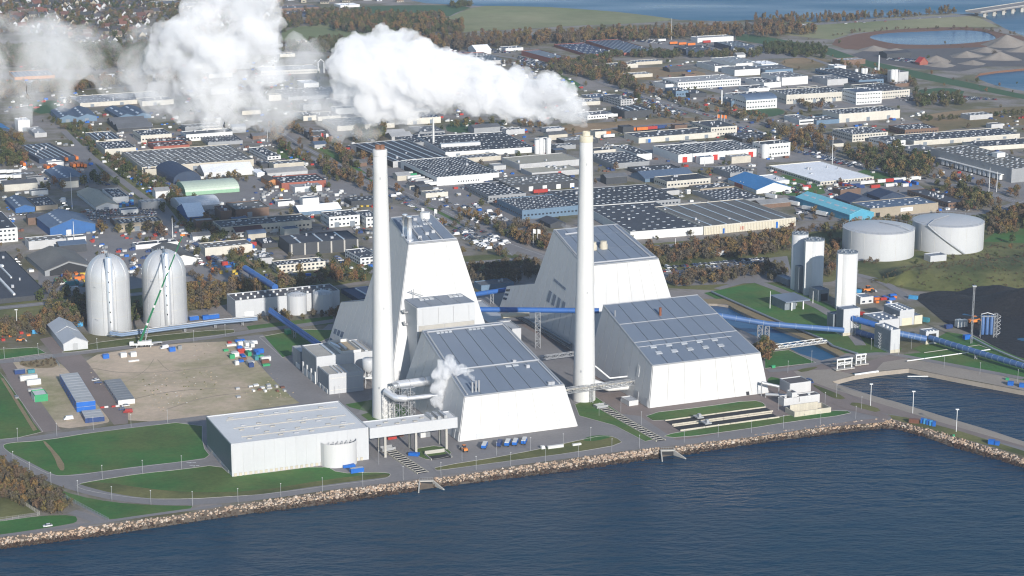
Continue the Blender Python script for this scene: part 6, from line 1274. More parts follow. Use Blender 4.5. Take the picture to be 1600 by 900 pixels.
# ================================================================ vegetation, vehicles, clutter
TREES = [mat('bark', (.09, .075, .06), .9, .2, .5)]
LEAF = rampmat('autumn_leaves', [(0.058, 0.085, 0.036), (0.085, 0.104, 0.044), (0.130, 0.130, 0.058), (0.195, 0.156, 0.065), (0.250, 0.165, 0.070), (0.221, 0.124, 0.065), (0.143, 0.117, 0.085)], split=.75, transl=.25)
LEAFB = rampmat('bare_brown_twigs', [(0.098, 0.098, 0.065), (0.130, 0.111, 0.078), (0.182, 0.130, 0.078), (0.130, 0.117, 0.085), (0.169, 0.143, 0.072)], split=.8, transl=.2)
LEAFG = rampmat('dark_green_leaves', [(0.046, 0.065, 0.031), (0.065, 0.085, 0.036), (0.085, 0.104, 0.039), (0.117, 0.111, 0.052)], split=.8, transl=.2)
def leafball(seed, h, r, n, col, size, low=.25, lobes=7, bush=False):
    """trunk, limbs and many leaf faces spread through a lobed crown; total height h"""
    rr = random.Random(seed); tk = MB(); lf = MB(); z0 = 0 if bush else h * low
    if not bush:
        tk.tube([(0, 0, -.3), (rr.uniform(-.2, .2), rr.uniform(-.2, .2), h * .4), (rr.uniform(-.4, .4), rr.uniform(-.4, .4), h * .85)], h * .022, 5, 0, False, h * .006)
    L_ = []
    for k in range(lobes):
        a = rr.uniform(0, 6.28); q = (k + .5) / lobes; zz = z0 + (h - z0) * (.18 + .66 * q); ra = r * (1 - abs(q - .4) * .9) * rr.uniform(.35, .75); L_.append((ra * math.cos(a), ra * math.sin(a), zz, r * rr.uniform(.38, .62)))
        if not bush: tk.tube([(0, 0, h * low + (zz - h * low) * .4), (L_[-1][0] * .8, L_[-1][1] * .8, zz)], h * .008, 4, 0, False, h * .003)
    for i in range(n):
        x, y, z, s = rr.choice(L_); d = Vector((rr.gauss(0, 1), rr.gauss(0, 1), rr.gauss(0, 1))).normalized(); p = Vector((x, y, z)) + d * s * rr.uniform(.55, 1.08); p.z = max(p.z, .2)
        nrm = (d + Vector((rr.gauss(0, .45), rr.gauss(0, .45), rr.gauss(0, .45) + .25))).normalized(); u_ = nrm.orthogonal().normalized(); w_ = nrm.cross(u_); a = rr.uniform(0, 6.28); u_, w_ = u_ * math.cos(a) + w_ * math.sin(a), w_ * math.cos(a) - u_ * math.sin(a)
        s2 = size * rr.uniform(.6, 1.4); lf.face([p + u_ * s2, p + w_ * s2 * .8, p - u_ * s2, p - w_ * s2 * .8], 0)
    return tk, lf
VAR = {}
def mkvar(key, mats, args):
    VAR[key] = []
    for a in args:
        tk, lf = leafball(*a[0], **a[1]); t_ = None
        if tk.v: t_ = tk.build('trunk', TREES[0]); td = t_.data; bpy.data.objects.remove(t_)
        else: td = None
        c_ = lf.build('crown', mats); cd = c_.data; bpy.data.objects.remove(c_)
        j = MB(); j.grid(lf.v, lf.f, 0)
        if tk.v: j.grid(tk.v, tk.f, 1)
        o = j.build('tree_' + key, [mats, TREES[0]]); COL.objects.unlink(o); VAR[key].append((td, cd, o))
mkvar('autumn', LEAF, [((11 + i, 10, 4.0, 230, 0, .62), dict(low=.2, lobes=9)) for i in range(5)])
mkvar('tall', LEAF, [((31 + i, 14, 3.0, 260, 0, .6), dict(low=.2, lobes=10)) for i in range(4)])
mkvar('brown', LEAFB, [((51 + i, 8, 3.4, 230, 0, .5), dict(low=.15, lobes=9)) for i in range(4)])
mkvar('green', LEAFG, [((71 + i, 9, 4.2, 240, 0, .65), dict(low=.12, lobes=9)) for i in range(4)])
mkvar('bush', LEAFB, [((91 + i, 3.2, 2.4, 120, 0, .42), dict(bush=True, lobes=6)) for i in range(4)])
def pin(poly, px, py):
    c = False
    for i in range(len(poly)):
        (x1, y1), (x2, y2) = poly[i], poly[i - 1]
        if (y1 > py) != (y2 > py) and px < (x2 - x1) * (py - y1) / (y2 - y1) + x1: c = not c
    return c
PLANTS = []   # (x, y, z, scale, kinds, place)
cell = {}
RG = {}
for i_, (rx, ry, a_, w_, d_) in enumerate(BLDRECTS):
    R_ = math.hypot(w_, d_) + 4
    for gx in range(int((rx - R_) // 60), int((rx + R_) // 60) + 1):
        for gy in range(int((ry - R_) // 60), int((ry + R_) // 60) + 1): RG.setdefault((gx, gy), []).append(BLDRECTS[i_])
def blocked(x, y, pad=2):
    for rx, ry, a, w_, d_ in RG.get((int(x // 60), int(y // 60)), ()):
        dx, dy = x - rx, y - ry; lx, ly = dx * math.cos(a) + dy * math.sin(a), -dx * math.sin(a) + dy * math.cos(a)
        if -pad < lx < w_ + pad and -pad < ly < d_ + pad: return True
    return False
def area_trees(s, spacing, kinds, place, smin=.6, smax=1.2, pad=2):
    poly = pxs(s); gp = gpoly(s); A_ = abs(sum(gp[i - 1][0] * gp[i][1] - gp[i][0] * gp[i - 1][1] for i in range(len(gp)))) / 2
    xs, ys = [q[0] for q in gp], [q[1] for q in gp]; n = int(A_ / spacing ** 2); k = 0; tr = 0
    while k < n and tr < n * 8:
        tr += 1; x, y = random.uniform(min(xs), max(xs)), random.uniform(min(ys), max(ys))
        if not pin(gp, x, y): continue
        k += 1
        if blocked(x, y, pad): continue
        PLANTS.append((x, y, 0, random.uniform(smin, smax), random.choice(kinds), place))
def line_trees(s, spacing, width, kinds, place, smin=.6, smax=1.2, pad=2):
    pl = gpoly(s)
    for a, c in zip(pl, pl[1:]):
        L_ = math.dist(a, c); n = max(1, int(L_ / spacing))
        for i in range(n):
            t_ = (i + random.random()) / n; o_ = random.uniform(-.5, .5) * width; dx, dy = (c[0] - a[0]) / L_, (c[1] - a[1]) / L_; x, y = a[0] + dx * L_ * t_ - dy * o_, a[1] + dy * L_ * t_ + dx * o_
            if blocked(x, y, pad): continue
            PLANTS.append((x, y, 0, random.uniform(smin, smax), random.choice(kinds), place))
A2, B2, T2, G2, S2 = ('autumn',), ('brown',), ('tall',), ('green',), ('bush',)
near = 'in the thicket at the lower left edge'
area_trees('-160,690 0,722 40,742 78,768 110,792 117,803 62,804 20,785 -60,760 -160,735', 2.6, ('brown', 'brown', 'autumn', 'bush'), near, .45, .75)
area_trees('30,560 82,556 90,568 80,573 34,573', 3.0, S2, 'in the fenced square by the gravel lot', .3, .5)
# belts behind the plant
area_trees('-60,512 0,505 60,497 133,470 138,500 135,528 105,532 60,525 -60,535', 4.6, ('brown', 'autumn', 'brown'), 'in the belt left of the steel silos', .5, .95)
area_trees('60,470 100,462 135,455 200,480 225,485 225,510 205,515 135,505 100,500', 5.0, ('brown', 'green'), 'behind the steel silos', .5, 1)
area_trees('290,470 345,458 345,480 310,492 290,494', 4.6, ('brown', 'autumn'), 'in the belt right of the steel silos', .6, 1.0)
area_trees('292,455 430,440 560,420 580,425 578,440 500,447 440,455 345,468 292,480', 5.5, ('autumn', 'autumn', 'brown'), 'in the belt behind the tank building', .55, 1.0)
area_trees('725,420 800,412 838,412 845,430 800,446 760,452 740,440', 5.0, B2, 'in the belt between the boiler house and the rear hall', .6, 1)
area_trees('1004,392 1100,380 1230,372 1320,360 1420,355 1425,345 1320,352 1200,366 1100,378 1020,384', 4.5, ('autumn', 'brown'), 'along the road behind the rear hall', .5, .9)
area_trees('1015,400 1100,384 1230,374 1238,392 1190,402 1100,408 1030,416', 4.8, ('autumn', 'autumn', 'brown'), 'in the russet belt above the long car park', .6, 1)
area_trees('1040,436 1120,428 1220,420 1232,428 1180,438 1050,452', 4.8, ('autumn', 'brown'), 'below the long car park', .5, .95)
area_trees('1180,425 1232,415 1234,440 1200,440', 5.5, B2, 'left of the paired white silos', .5, .9)
area_trees('1287,385 1316,378 1316,405 1300,430 1287,440', 4.6, ('brown', 'autumn'), 'between the paired silos and the left oil tank', .5, .9)
area_trees('1540,340 1600,330 1700,330 1700,362 1600,362 1537,372', 5.2, ('autumn', 'brown'), 'right of the right oil tank', .6, 1)
area_trees('1337,400 1375,408 1372,414 1340,412', 3.5, ('bush', 'brown'), 'at the foot of the left oil tank', .4, .7)
area_trees('1175,545 1195,535 1212,548 1212,560 1198,568 1185,560', 4.2, ('green', 'autumn'), 'at the right corner of the broad white hall', .5, .85)
area_trees('402,488 450,490 530,482 540,500 500,505 405,505', 5.5, ('autumn', 'brown'), 'below the tank building', .35, .62)
# avenue and street trees
for q in ('425,198 470,228 540,262 600,292 700,340 760,368', '405,205 450,238 520,272 590,305', '440,195 500,225 560,250 590,262'): line_trees(q, 6.5, 9, ('autumn', 'autumn', 'tall', 'brown'), 'along the avenue left of the chimney', .6, 1.1)
line_trees('700,330 760,352 820,380 860,395', 7, 7, ('autumn', 'green'), 'along the avenue behind the boiler house', .6, 1.0)
line_trees('760,390 820,412 850,420', 8, 8, A2, 'beside the crossroads', .5, .9)
area_trees('800,352 850,362 858,385 835,398 800,380', 6.5, A2, 'in the orange grove left of the rear hall', .55, .95)
area_trees('75,185 95,190 180,245 260,300 340,365 395,420 372,425 320,385 235,320 160,265', 6.0, ('green', 'green', 'brown'), 'along the tracks corridor', .35, .8)
area_trees('95,180 112,185 200,240 300,312 380,372 428,430 405,430 330,368 240,305 160,245', 6.5, ('green', 'brown', 'autumn'), 'right side of the tracks corridor', .35, .85)
area_trees('0,212 40,222 60,240 30,262 0,262', 8, ('green', 'autumn'), 'by the bus yard, left edge', .7, 1.2)
line_trees('0,300 30,296 65,294 80,300', 6, 8, A2, 'below the caravans', .5, .8)
line_trees('80,290 110,292 160,285 180,292', 7, 12, ('green', 'autumn'), 'around the beige gabled hall', .8, 1.2)
line_trees('60,462 90,452 110,440', 6, 8, A2, 'near the black roof', .6, 1)
line_trees('140,360 170,368 230,362 265,372', 7, 10, ('autumn', 'green'), 'before the brownish low office', .7, 1.1)
line_trees('295,435 340,448 380,440 400,446', 6, 7, A2, 'beside the barrel stacks', .5, .8)
line_trees('320,280 360,282 398,285', 6, 10, ('brown', 'autumn'), 'behind the pale green tent', .7, 1.1)
line_trees('430,430 520,420 575,412', 8, 5, A2, 'before the cream two-storey office', .5, .9)
area_trees('550,212 600,205 606,212 602,222 560,224', 6, T2, 'in the poplar group under the plume', .8, 1.1)
area_trees('500,250 530,240 560,262 580,285 540,290 505,275', 9, ('autumn', 'green'), 'beside the stone yard', .7, 1.1)
area_trees('300,128 40,150 0,160 0,140 260,120', 7, ('brown', 'autumn'), 'in the belt behind the pale factory', .8, 1.2)
area_trees('0,75 230,70 245,95 240,112 160,112 0,105', 8, ('brown', 'green'), 'between the suburb and the fairground', .7, 1.2)
area_trees('0,0 235,0 240,25 230,70 90,60 0,55', 13, ('green', 'brown', 'autumn'), 'in the far suburb gardens', .6, 1.2)
area_trees('235,0 440,-5 450,50 400,60 285,60 240,40', 13, ('green', 'brown', 'autumn'), 'in the far suburb gardens', .6, 1.2)
area_trees('440,22 520,18 600,24 690,26 700,45 640,50 560,42 520,40 440,46', 9, ('green', 'brown', 'autumn'), 'in the copses left of the landfill hill', .7, 1.3)
area_trees('520,38 600,34 720,40 725,52 640,60 600,55 520,50', 8.5, ('green', 'tall', 'brown'), 'in the copses left of the landfill hill', .8, 1.3)
area_trees('440,70 540,60 530,84 440,82', 9, ('brown', 'green'), 'in the copses left of the landfill hill', .7, 1.1)
area_trees('705,9 735,6 740,10 710,14', 8, G2, 'on the coast edge by the far field', .8, 1.1)
area_trees('650,66 800,59 900,56 1000,52 1100,50 1200,45 1270,47 1275,54 1200,59 1080,62 960,66 800,74 720,80 650,78', 7.5, ('tall', 'autumn', 'tall', 'brown'), 'in the long russet wood below the landfill hill', .8, 1.25)
area_trees('1180,30 1400,26 1490,18 1495,22 1400,29 1300,36 1180,42', 8, ('brown', 'tall'), 'along the far coast road', .6, 1.0)
line_trees('1300,56 1350,50 1420,45 1520,46 1590,56', 9, 10, ('bush', 'brown'), 'around the lagoon', .5, .9)
area_trees('900,98 980,90 1060,92 1180,90 1190,84 1080,86 1000,82 930,92', 7, ('green', 'green', 'brown'), 'in the dark belt below the far brick factory', .8, 1.2)
area_trees('855,98 960,100 985,112 995,140 1020,152 1000,158 960,135 900,118 860,110', 7.5, ('autumn', 'green', 'brown'), 'along the upper avenue', .7, 1.2)
line_trees('960,128 1040,155 1090,172 1150,182 1230,205 1260,215', 6, 12, ('brown', 'autumn'), 'along the upper avenue', .6, 1.0)
line_trees('975,160 1060,188 1140,205 1190,232', 7, 10, ('brown', 'autumn'), 'along the upper avenue lower side', .6, .95)
area_trees('1190,215 1290,205 1310,222 1300,245 1230,240 1190,232', 8, ('brown', 'autumn'), 'around the right middle crossing', .7, 1.1)
area_trees('1320,240 1400,232 1455,250 1460,275 1420,285 1380,275 1330,258', 7.5, ('brown', 'green', 'autumn'), 'in the wood left of the huge depot', .8, 1.2)
area_trees('1455,280 1500,290 1570,320 1560,335 1500,330 1470,300', 8, ('brown', 'autumn', 'green'), 'below the huge depot', .7, 1.1)
area_trees('1435,280 1500,278 1600,300 1600,318 1520,300', 11, A2, 'below the huge depot', .5, .9)
area_trees('1425,148 1500,152 1510,168 1430,168', 9, ('brown', 'green'), 'beside the far crowded car park', .7, 1.1)
line_trees('1440,190 1500,185 1600,180', 6, 9, G2, 'in the brown meadow at the right edge', .5, .8)
area_trees('1195,72 1290,75 1300,92 1240,90 1195,84', 7.5, G2, 'behind the white factory group', .7, 1.1)
area_trees('1300,98 1420,125 1440,140 1400,135 1330,108', 9, ('brown', 'autumn'), 'along the green dike', .6, 1.0)
line_trees('1250,160 1262,172 1290,170', 7, 6, ('brown', 'autumn'), 'before the cream factory', .7, 1)
line_trees('1100,160 1160,175 1200,190', 7, 14, ('brown', 'autumn'), 'in the brown meadow centre', .4, .8)
line_trees('985,372 1100,362 1250,352', 7, 4, ('autumn', 'bush'), 'along the vast cream hall', .35, .7)
line_trees('1225,348 1310,342 1320,350', 6, 5, ('bush', 'brown'), 'above the left oil tank', .4, .8)
line_trees('1455,320 1540,322 1560,330', 7, 10, ('brown', 'autumn'), 'behind the right oil tank', .6, 1)
line_trees('700,200 800,195 900,208', 8, 8, ('brown', 'autumn'), 'behind the white lorries', .6, 1)
line_trees('760,95 840,108 900,118', 7, 8, B2, 'above the plume', .6, 1)
for _ in range(1000):
    px, py = random.uniform(-50, 1650), random.uniform(60, 440)
    x, y = G(px, py)
    if not blocked(x, y, 4) and not onroad(x, y): PLANTS.append((x, y, 0, random.uniform(.3, .85), random.choice(('autumn', 'brown', 'green', 'bush')), 'between the industrial buildings'))
def near_road(x, y):
    return False
PLANTS = [p for p in PLANTS if p[1] < 5500 and not pin(lagoon, p[0], p[1]) and (p[1] > 2300 or not onroad(p[0], p[1], .5))]
PLANTS.sort(key=lambda p: p[1] - (60 * p[3]))
LAB = {'autumn': 'rounded autumn-coloured tree', 'tall': 'tall narrow autumn tree', 'brown': 'half-bare brown tree', 'green': 'dark green bushy tree', 'bush': 'low brown shrub'}
NAME = {'autumn': 'autumn_tree', 'tall': 'poplar_tree', 'brown': 'bare_tree', 'green': 'green_tree', 'bush': 'shrub'}
REST = []
def kindlimit(): pass
_lim = {k: 0 for k in VAR}
for i, (x, y, z, s, k, place) in enumerate(PLANTS):
    vi = random.randrange(len(VAR[k])); rz = random.uniform(0, 6.28)
    if i < 296:
        td, cd, o = VAR[k][vi]; sx = s * random.uniform(.9, 1.1)
        if td is None: r = bpy.data.objects.new('shrub', cd); COL.objects.link(r); r.location = (x, y, z)
        else:
            r = bpy.data.objects.new(NAME[k], None); COL.objects.link(r); r.location = (x, y, z); child('trunk', td, r); child('crown', cd, r)
        r.rotation_euler[2] = rz; r.scale = (sx, sx, s); pxx, pyy = PX(x, y, 0); sz = 'small ' if s < .58 else 'large ' if s > .68 else ''
        if place == near: pl_ = ('at the left frame edge in the lower left thicket' if pxx < 15 else 'on the road side of the lower left thicket' if pyy < 725 + pxx * .62 else 'on the field side of the lower left thicket' if pxx < 80 else 'at the lower tip of the lower left thicket')
        else: pl_ = place
        tag(r, sz + LAB[k] + ' ' + pl_, 'shrub' if td is None else 'tree', (sz + k + ' trees ' + pl_)[:70])
    else: REST.append((x, y, z, s, rz, k, vi))
def scatter(name, pts, protos, label=None):
    """pts: (x, y, z, scale, rot, variant). One stuff object whose points carry the variants."""
    col = bpy.data.collections.new(name + '_variants')
    for i, o in enumerate(protos): o.name = '%s_v%02d' % (name, i); col.objects.link(o)
    me = bpy.data.meshes.new(name); me.from_pydata([p[:3] for p in pts], [], [])
    for an, ty, idx in (('scl', 'FLOAT', 3), ('rot', 'FLOAT', 4), ('vid', 'INT', 5)):
        at = me.attributes.new(an, ty, 'POINT'); at.data.foreach_set('value', [p[idx] for p in pts])
    o = bpy.data.objects.new(name, me); COL.objects.link(o); tag(o, label, None, None, 'stuff')
    g = bpy.data.node_groups.new(name, 'GeometryNodeTree'); g.interface.new_socket('Geometry', in_out='INPUT', socket_type='NodeSocketGeometry'); g.interface.new_socket('Geometry', in_out='OUTPUT', socket_type='NodeSocketGeometry')
    N, L = g.nodes, g.links; gi = N.new('NodeGroupInput'); go = N.new('NodeGroupOutput'); ci = N.new('GeometryNodeCollectionInfo'); ci.inputs[0].default_value = col; ci.inputs[1].default_value = True; ci.inputs[2].default_value = True
    ip = N.new('GeometryNodeInstanceOnPoints'); ip.inputs['Pick Instance'].default_value = True
    def at(n, ty):
        a = N.new('GeometryNodeInputNamedAttribute'); a.data_type = ty; a.inputs[0].default_value = n; return a.outputs[0]
    cx = N.new('ShaderNodeCombineXYZ'); L.new(at('rot', 'FLOAT'), cx.inputs[2])
    L.new(gi.outputs[0], ip.inputs['Points']); L.new(ci.outputs[0], ip.inputs['Instance']); L.new(at('vid', 'INT'), ip.inputs['Instance Index']); L.new(cx.outputs[0], ip.inputs['Rotation']); L.new(at('scl', 'FLOAT'), ip.inputs['Scale']); L.new(ip.outputs[0], go.inputs[0])
    md = o.modifiers.new('scatter', 'NODES'); md.node_group = g; return o
keys = list(VAR); base_i = {}; pro = []
for k in keys: base_i[k] = len(pro); pro += [v[2] for v in VAR[k]]
scatter('woodland', [(x, y, z, s, rz, base_i[k] + vi) for x, y, z, s, rz, k, vi in REST], pro)
# boulders
ROCK = rampmat('granite_boulder', [(.44, .33, .23), (.55, .43, .32), (.34, .24, .18), (.60, .52, .43), (.24, .19, .15), (.48, .35, .25)], split=1.0, loc_scale=.05, coord_noise=1.0, rough=.85)
WET = rampmat('wet_boulder', [(.05, .038, .028), (.09, .06, .04), (.035, .03, .025), (.07, .045, .035)], split=1.0, loc_scale=.05, coord_noise=1.0, rough=.5)
rp = []
for j in range(8):
    import bmesh
    bm = bmesh.new(); bmesh.ops.create_icosphere(bm, subdivisions=1, radius=.8); rj = random.Random(j)
    for v_ in bm.verts: v_.co *= rj.uniform(.72, 1.2); v_.co.x *= rj.uniform(1, 1.15); v_.co.z *= .78
    me = bpy.data.meshes.new('boulder'); bm.to_mesh(me); bm.free(); me.materials.append(ROCK if j < 5 else WET); rp.append(bpy.data.objects.new('boulder_%d' % j, me))
scatter('boulders', [(x, y, z, s, r_, (random.randrange(5) if t_ < .50 + random.uniform(-.12, .1) else 5 + random.randrange(3))) for x, y, z, s, r_, t_ in ROCKPTS], rp)
# ---- vehicles
CARM = [mat('car_%s' % n, c, .3, .02, .3, spec=.5) for n, c in (('white', (.62, .62, .62)), ('silver', (.32, .33, .35)), ('black', (.02, .02, .025)), ('blue', (.03, .06, .16)), ('red', (.28, .02, .02)), ('grey', (.10, .105, .11)))]
CARN = ['white', 'silver', 'black', 'dark blue', 'red', 'grey']
def carmesh(body, van=False):
    m = MB(); L_, W_ = (5.4, 2.0) if van else (4.4, 1.8); h1, h2 = (1.1, 2.3) if van else (.85, 1.45); x0, x1, x2, x3 = (-2.1, -1.3, 2.4, 2.6) if van else (-1.2, -.5, 1.2, 1.9)
    m.hexa([(-L_ / 2, -W_ / 2, .3), (L_ / 2, -W_ / 2, .3), (L_ / 2, W_ / 2, .3), (-L_ / 2, W_ / 2, .3)], [(-L_ / 2 + .15, -W_ / 2 + .05, h1 - .08), (L_ / 2 - .1, -W_ / 2 + .05, h1), (L_ / 2 - .1, W_ / 2 - .05, h1), (-L_ / 2 + .15, W_ / 2 - .05, h1 - .08)], 0)
    m.hexa([(x0, -W_ / 2 + .08, h1), (x3, -W_ / 2 + .08, h1), (x3, W_ / 2 - .08, h1), (x0, W_ / 2 - .08, h1)], [(x1, -W_ / 2 + .22, h2 - .08), (x2, -W_ / 2 + .22, h2 - .08), (x2, W_ / 2 - .22, h2 - .08), (x1, W_ / 2 - .22, h2 - .08)], 0 if van else 1)
    m.hexa([(x1, -W_ / 2 + .22, h2 - .08), (x2, -W_ / 2 + .22, h2 - .08), (x2, W_ / 2 - .22, h2 - .08), (x1, W_ / 2 - .22, h2 - .08)], [(x1 + .08, -W_ / 2 + .3, h2), (x2 - .08, -W_ / 2 + .3, h2), (x2 - .08, W_ / 2 - .3, h2), (x1 + .08, W_ / 2 - .3, h2)], 0)
    if van: m.hexa([(x0 - .03, -W_ / 2 + .12, h1 + .05), (x0, -W_ / 2 + .12, h1), (x0, W_ / 2 - .12, h1), (x0 - .03, W_ / 2 - .12, h1 + .05)], [(x1 - .2, -W_ / 2 + .3, h2 - .3), (x1 - .1, -W_ / 2 + .3, h2 - .2), (x1 - .1, W_ / 2 - .3, h2 - .2), (x1 - .2, W_ / 2 - .3, h2 - .3)], 1)
    for wx in (-L_ * .31, L_ * .31):
        for s_ in (-1, 1): m.tube([(wx, s_ * (W_ / 2 - .02), .33), (wx, s_ * (W_ / 2 - .25), .33)], .33, 8, 2)
    o = m.build('car', [body, M['glass'], M['black']]); d = o.data; bpy.data.objects.remove(o); return d
CARD = [carmesh(c) for c in CARM]; VAND = carmesh(CARM[0], True)
CARS = []
def cars(A_, B_, n, place, ang=None, miss=.12, van=.05, cols=None):
    a, c = np.array(G(*A_)), np.array(G(*B_)); d = c - a; base = math.atan2(d[1], d[0]) + math.pi / 2 if ang is None else ang
    for i in range(n):
        if random.random() < miss: continue
        p = a + d * (i + .5) / n; k = random.choice(cols or (0, 0, 1, 1, 2, 2, 3, 3, 4, 5, 5)); CARS.append((p[0], p[1], base + random.choice((0, math.pi)) + random.uniform(-.03, .03), 6 if random.random() < van else k, place))
def lot(s, place, rows, gap=2.8, miss=.2, van=.05, cols=None):
    """rows of cars along the street grid inside a quadrilateral: near-left, near-right, far-right, far-left"""
    q = pxs(s)
    for r in range(rows):
        t_ = (r + .5) / rows; A_ = [q[0][j] + (q[3][j] - q[0][j]) * t_ for j in (0, 1)]; B_ = [q[1][j] + (q[2][j] - q[1][j]) * t_ for j in (0, 1)]; L_ = math.dist(G(*A_), G(*B_)); cars(A_, B_, max(1, int(L_ / gap)), place, None, miss, van, cols)
cars((1033, 420), (1195, 405), 44, 'in the long car park behind the rear hall', miss=.15); cars((1035, 425), (1196, 410), 44, 'in the long car park behind the rear hall', miss=.3); cars((1040, 432), (1180, 419), 36, 'in the long car park behind the rear hall', miss=.3)
cars((1155, 407), (1165, 406), 3, 'in the small bay of the long car park'); cars((610, 305), (700, 355), 24, 'along the avenue beside the left chimney', miss=.3); cars((616, 300), (640, 316), 8, 'along the avenue beside the left chimney')
lot('700,366 760,392 800,380 740,352', 'in the van lot right of the boiler house', 4, 3.4, .4, .2); lot('720,338 742,350 800,345 770,330', 'in the van lot right of the boiler house', 4, 3.6, .4, .25); lot('705,362 740,378 760,372 722,355', 'by the van lot', 2, 3, .3)
cars((700, 318), (738, 326), 7, 'in the brown gravel yard'); cars((745, 300), (760, 308), 4, 'in the brown gravel yard')
lot('135,345 250,340 240,325 135,330', 'in the scrap car yard', 6, 2.6, .05, 0, (2, 2, 3, 5, 0, 1, 4)); cars((300, 378), (345, 410), 14, 'beside the tracks', cols=(3, 3, 0, 1), miss=.1); cars((305, 400), (318, 416), 6, 'behind the grey-roofed gabled hall')
cars((97, 312), (106, 330), 6, 'right of the tan-fronted hall'); cars((28, 250), (40, 268), 6, 'at the bus yard'); cars((30, 372), (44, 388), 5, 'below the white three-storey office'); cars((25, 405), (35, 430), 6, 'left of the old timber shed')
cars((120, 300), (145, 322), 7, 'beside the beige gabled hall'); cars((155, 285), (170, 290), 5, 'in the bus yard corner'); cars((50, 383), (110, 370), 9, 'on the street below the blue hall', miss=.4)
cars((405, 396), (425, 400), 6, 'by the low charcoal wing'); cars((525, 401), (540, 415), 5, 'before the cream office'); cars((440, 362), (515, 358), 12, 'behind the large charcoal hall'); cars((555, 358), (590, 366), 7, 'beside the white offices')
lot('720,243 800,246 806,238 740,234', 'by the long dark roof factory', 3, 3, .3); lot('690,76 720,82 745,90 700,88', 'in the far lorry park', 3, 3, .2); lot('735,82 800,84 815,78 740,76', 'in the far lorry park', 4, 3.0, .15); lot('800,105 855,112 850,98 812,88', 'left of the far brick hall', 7, 2.9, .2)
lot('430,12 500,14 500,18 432,17', 'in the far car lot near the top', 2, 3, .1); lot('437,150 560,160 545,137 440,137', 'in the steam-veiled car park', 6, 3, .15)
lot('985,145 1075,178 1060,182 980,158', 'along the upper avenue offices', 4, 3, .25); lot('1165,200 1215,216 1200,222 1150,205', 'by the upper crossing', 3, 3, .3)
lot('1400,158 1480,158 1565,156 1462,147', 'in the far crowded car park', 6, 2.7, .08); lot('1245,164 1310,168 1300,160 1250,158', 'before the cream factory', 3, 2.8, .2); lot('1380,152 1440,160 1450,154 1400,150', 'before the cream factory', 3, 2.8, .2)
lot('1240,238 1330,262 1345,258 1270,238', 'beside the white roof hall', 3, 2.9, .25); cars((1300, 262), (1350, 276), 14, 'behind the white roof hall', miss=.2); lot('1355,236 1400,240 1395,234 1360,230', 'behind the white L-shaped office', 2, 3, .3)
lot('1385,94 1435,100 1430,93 1390,90', 'at the far quarry entrance', 3, 3, .1); lot('1245,336 1268,340 1262,332 1248,330', 'by the turquoise hall', 2, 3, .2); lot('1220,300 1265,305 1262,295 1228,292', 'by the blue gabled roof', 3, 3, .4); lot('985,65 1035,70 1030,62 990,60', 'at the far brick factory', 3, 3, .2)
lot('10,345 60,342 60,332 20,334', 'in the left edge yard', 2, 3, .4); lot('760,305 775,315 740,330 730,320', 'before the dark grey shop hall', 2, 3, .3)
for px, py, k, van, lab in ((74.5, 823, 0, 0, 'small white car parked on the grass by the shore path, lower left'), (107, 656, 0, 1, 'white van parked behind the site cabins'), (200, 645, 4, 1, 'red van parked in front of the dark-roofed cabins'), (191, 641, 3, 0, 'dark car beside the red van'), (196, 635, 0, 0, 'white pick-up behind the red van'), (149, 595, 0, 0, 'white car by the dark-roofed cabins'), (153, 599, 3, 0, 'dark blue car by the dark-roofed cabins'), (257, 545, 0, 1, 'white van below the mobile crane'), (396, 538, 0, 1, 'white van by the container depot'), (1231 + 34, 598, 3, 1, 'dark blue van behind the pump house')):
    o = bpy.data.objects.new('parked_van' if van else 'parked_car', (carmesh(CARM[k], True) if van else CARD[k])); COL.objects.link(o); o.location = (*G(px, py), .12); o.rotation_euler[2] = GRID + random.choice((0, .2, -.2)) + (0 if px != 1265 else 1.5); tag(o, lab, 'van' if van else 'car')
for i in range(26):
    pl = [(930, 125), (990, 147), (1087, 175), (1150, 192), (1260, 240), (1400, 272), (1525, 297)]; k = random.randrange(6); t_ = random.random(); px, py = (pl[k][j] + (pl[k + 1][j] - pl[k][j]) * t_ for j in (0, 1)); x, y = G(px, py); d = np.array(G(*pl[k + 1])) - np.array(G(*pl[k])); CARS.append((x + random.choice((-2, 2)), y, math.atan2(d[1], d[0]), random.randrange(6), 'driving on the upper avenue'))
for i in range(18):
    a, c = (1180, 46), (1526, 22.5); t_ = random.random(); x, y = G(1180 + 346 * t_, 43 - 19.5 * t_ + 1.5 * math.sin(t_ * 3)); CARS.append((x, y + random.choice((-5, 5)), .3, random.choice((0, 1, 2, 4)), 'driving on the far coast motorway'))
CARS = [c for c in CARS if not blocked(c[0], c[1], .5)]
CARS.sort(key=lambda c: c[1]); carrest = []
for i, (x, y, a, k, place) in enumerate(CARS):
    if i < 288:
        o = bpy.data.objects.new('parked_van' if k == 6 else 'parked_car', VAND if k == 6 else CARD[k]); COL.objects.link(o); o.location = (x, y, .22); o.rotation_euler[2] = a
        n_ = 'white van' if k == 6 else CARN[k] + ' car'; tag(o, '%s parked %s' % (n_, place), 'van' if k == 6 else 'car', ('%s %s' % (n_, place))[:60])
    else: carrest.append((x, y, .22, 1.0, a, k))
cpro = [bpy.data.objects.new('v', d) for d in CARD + [VAND]]
scatter('distant_cars', carrest, cpro)
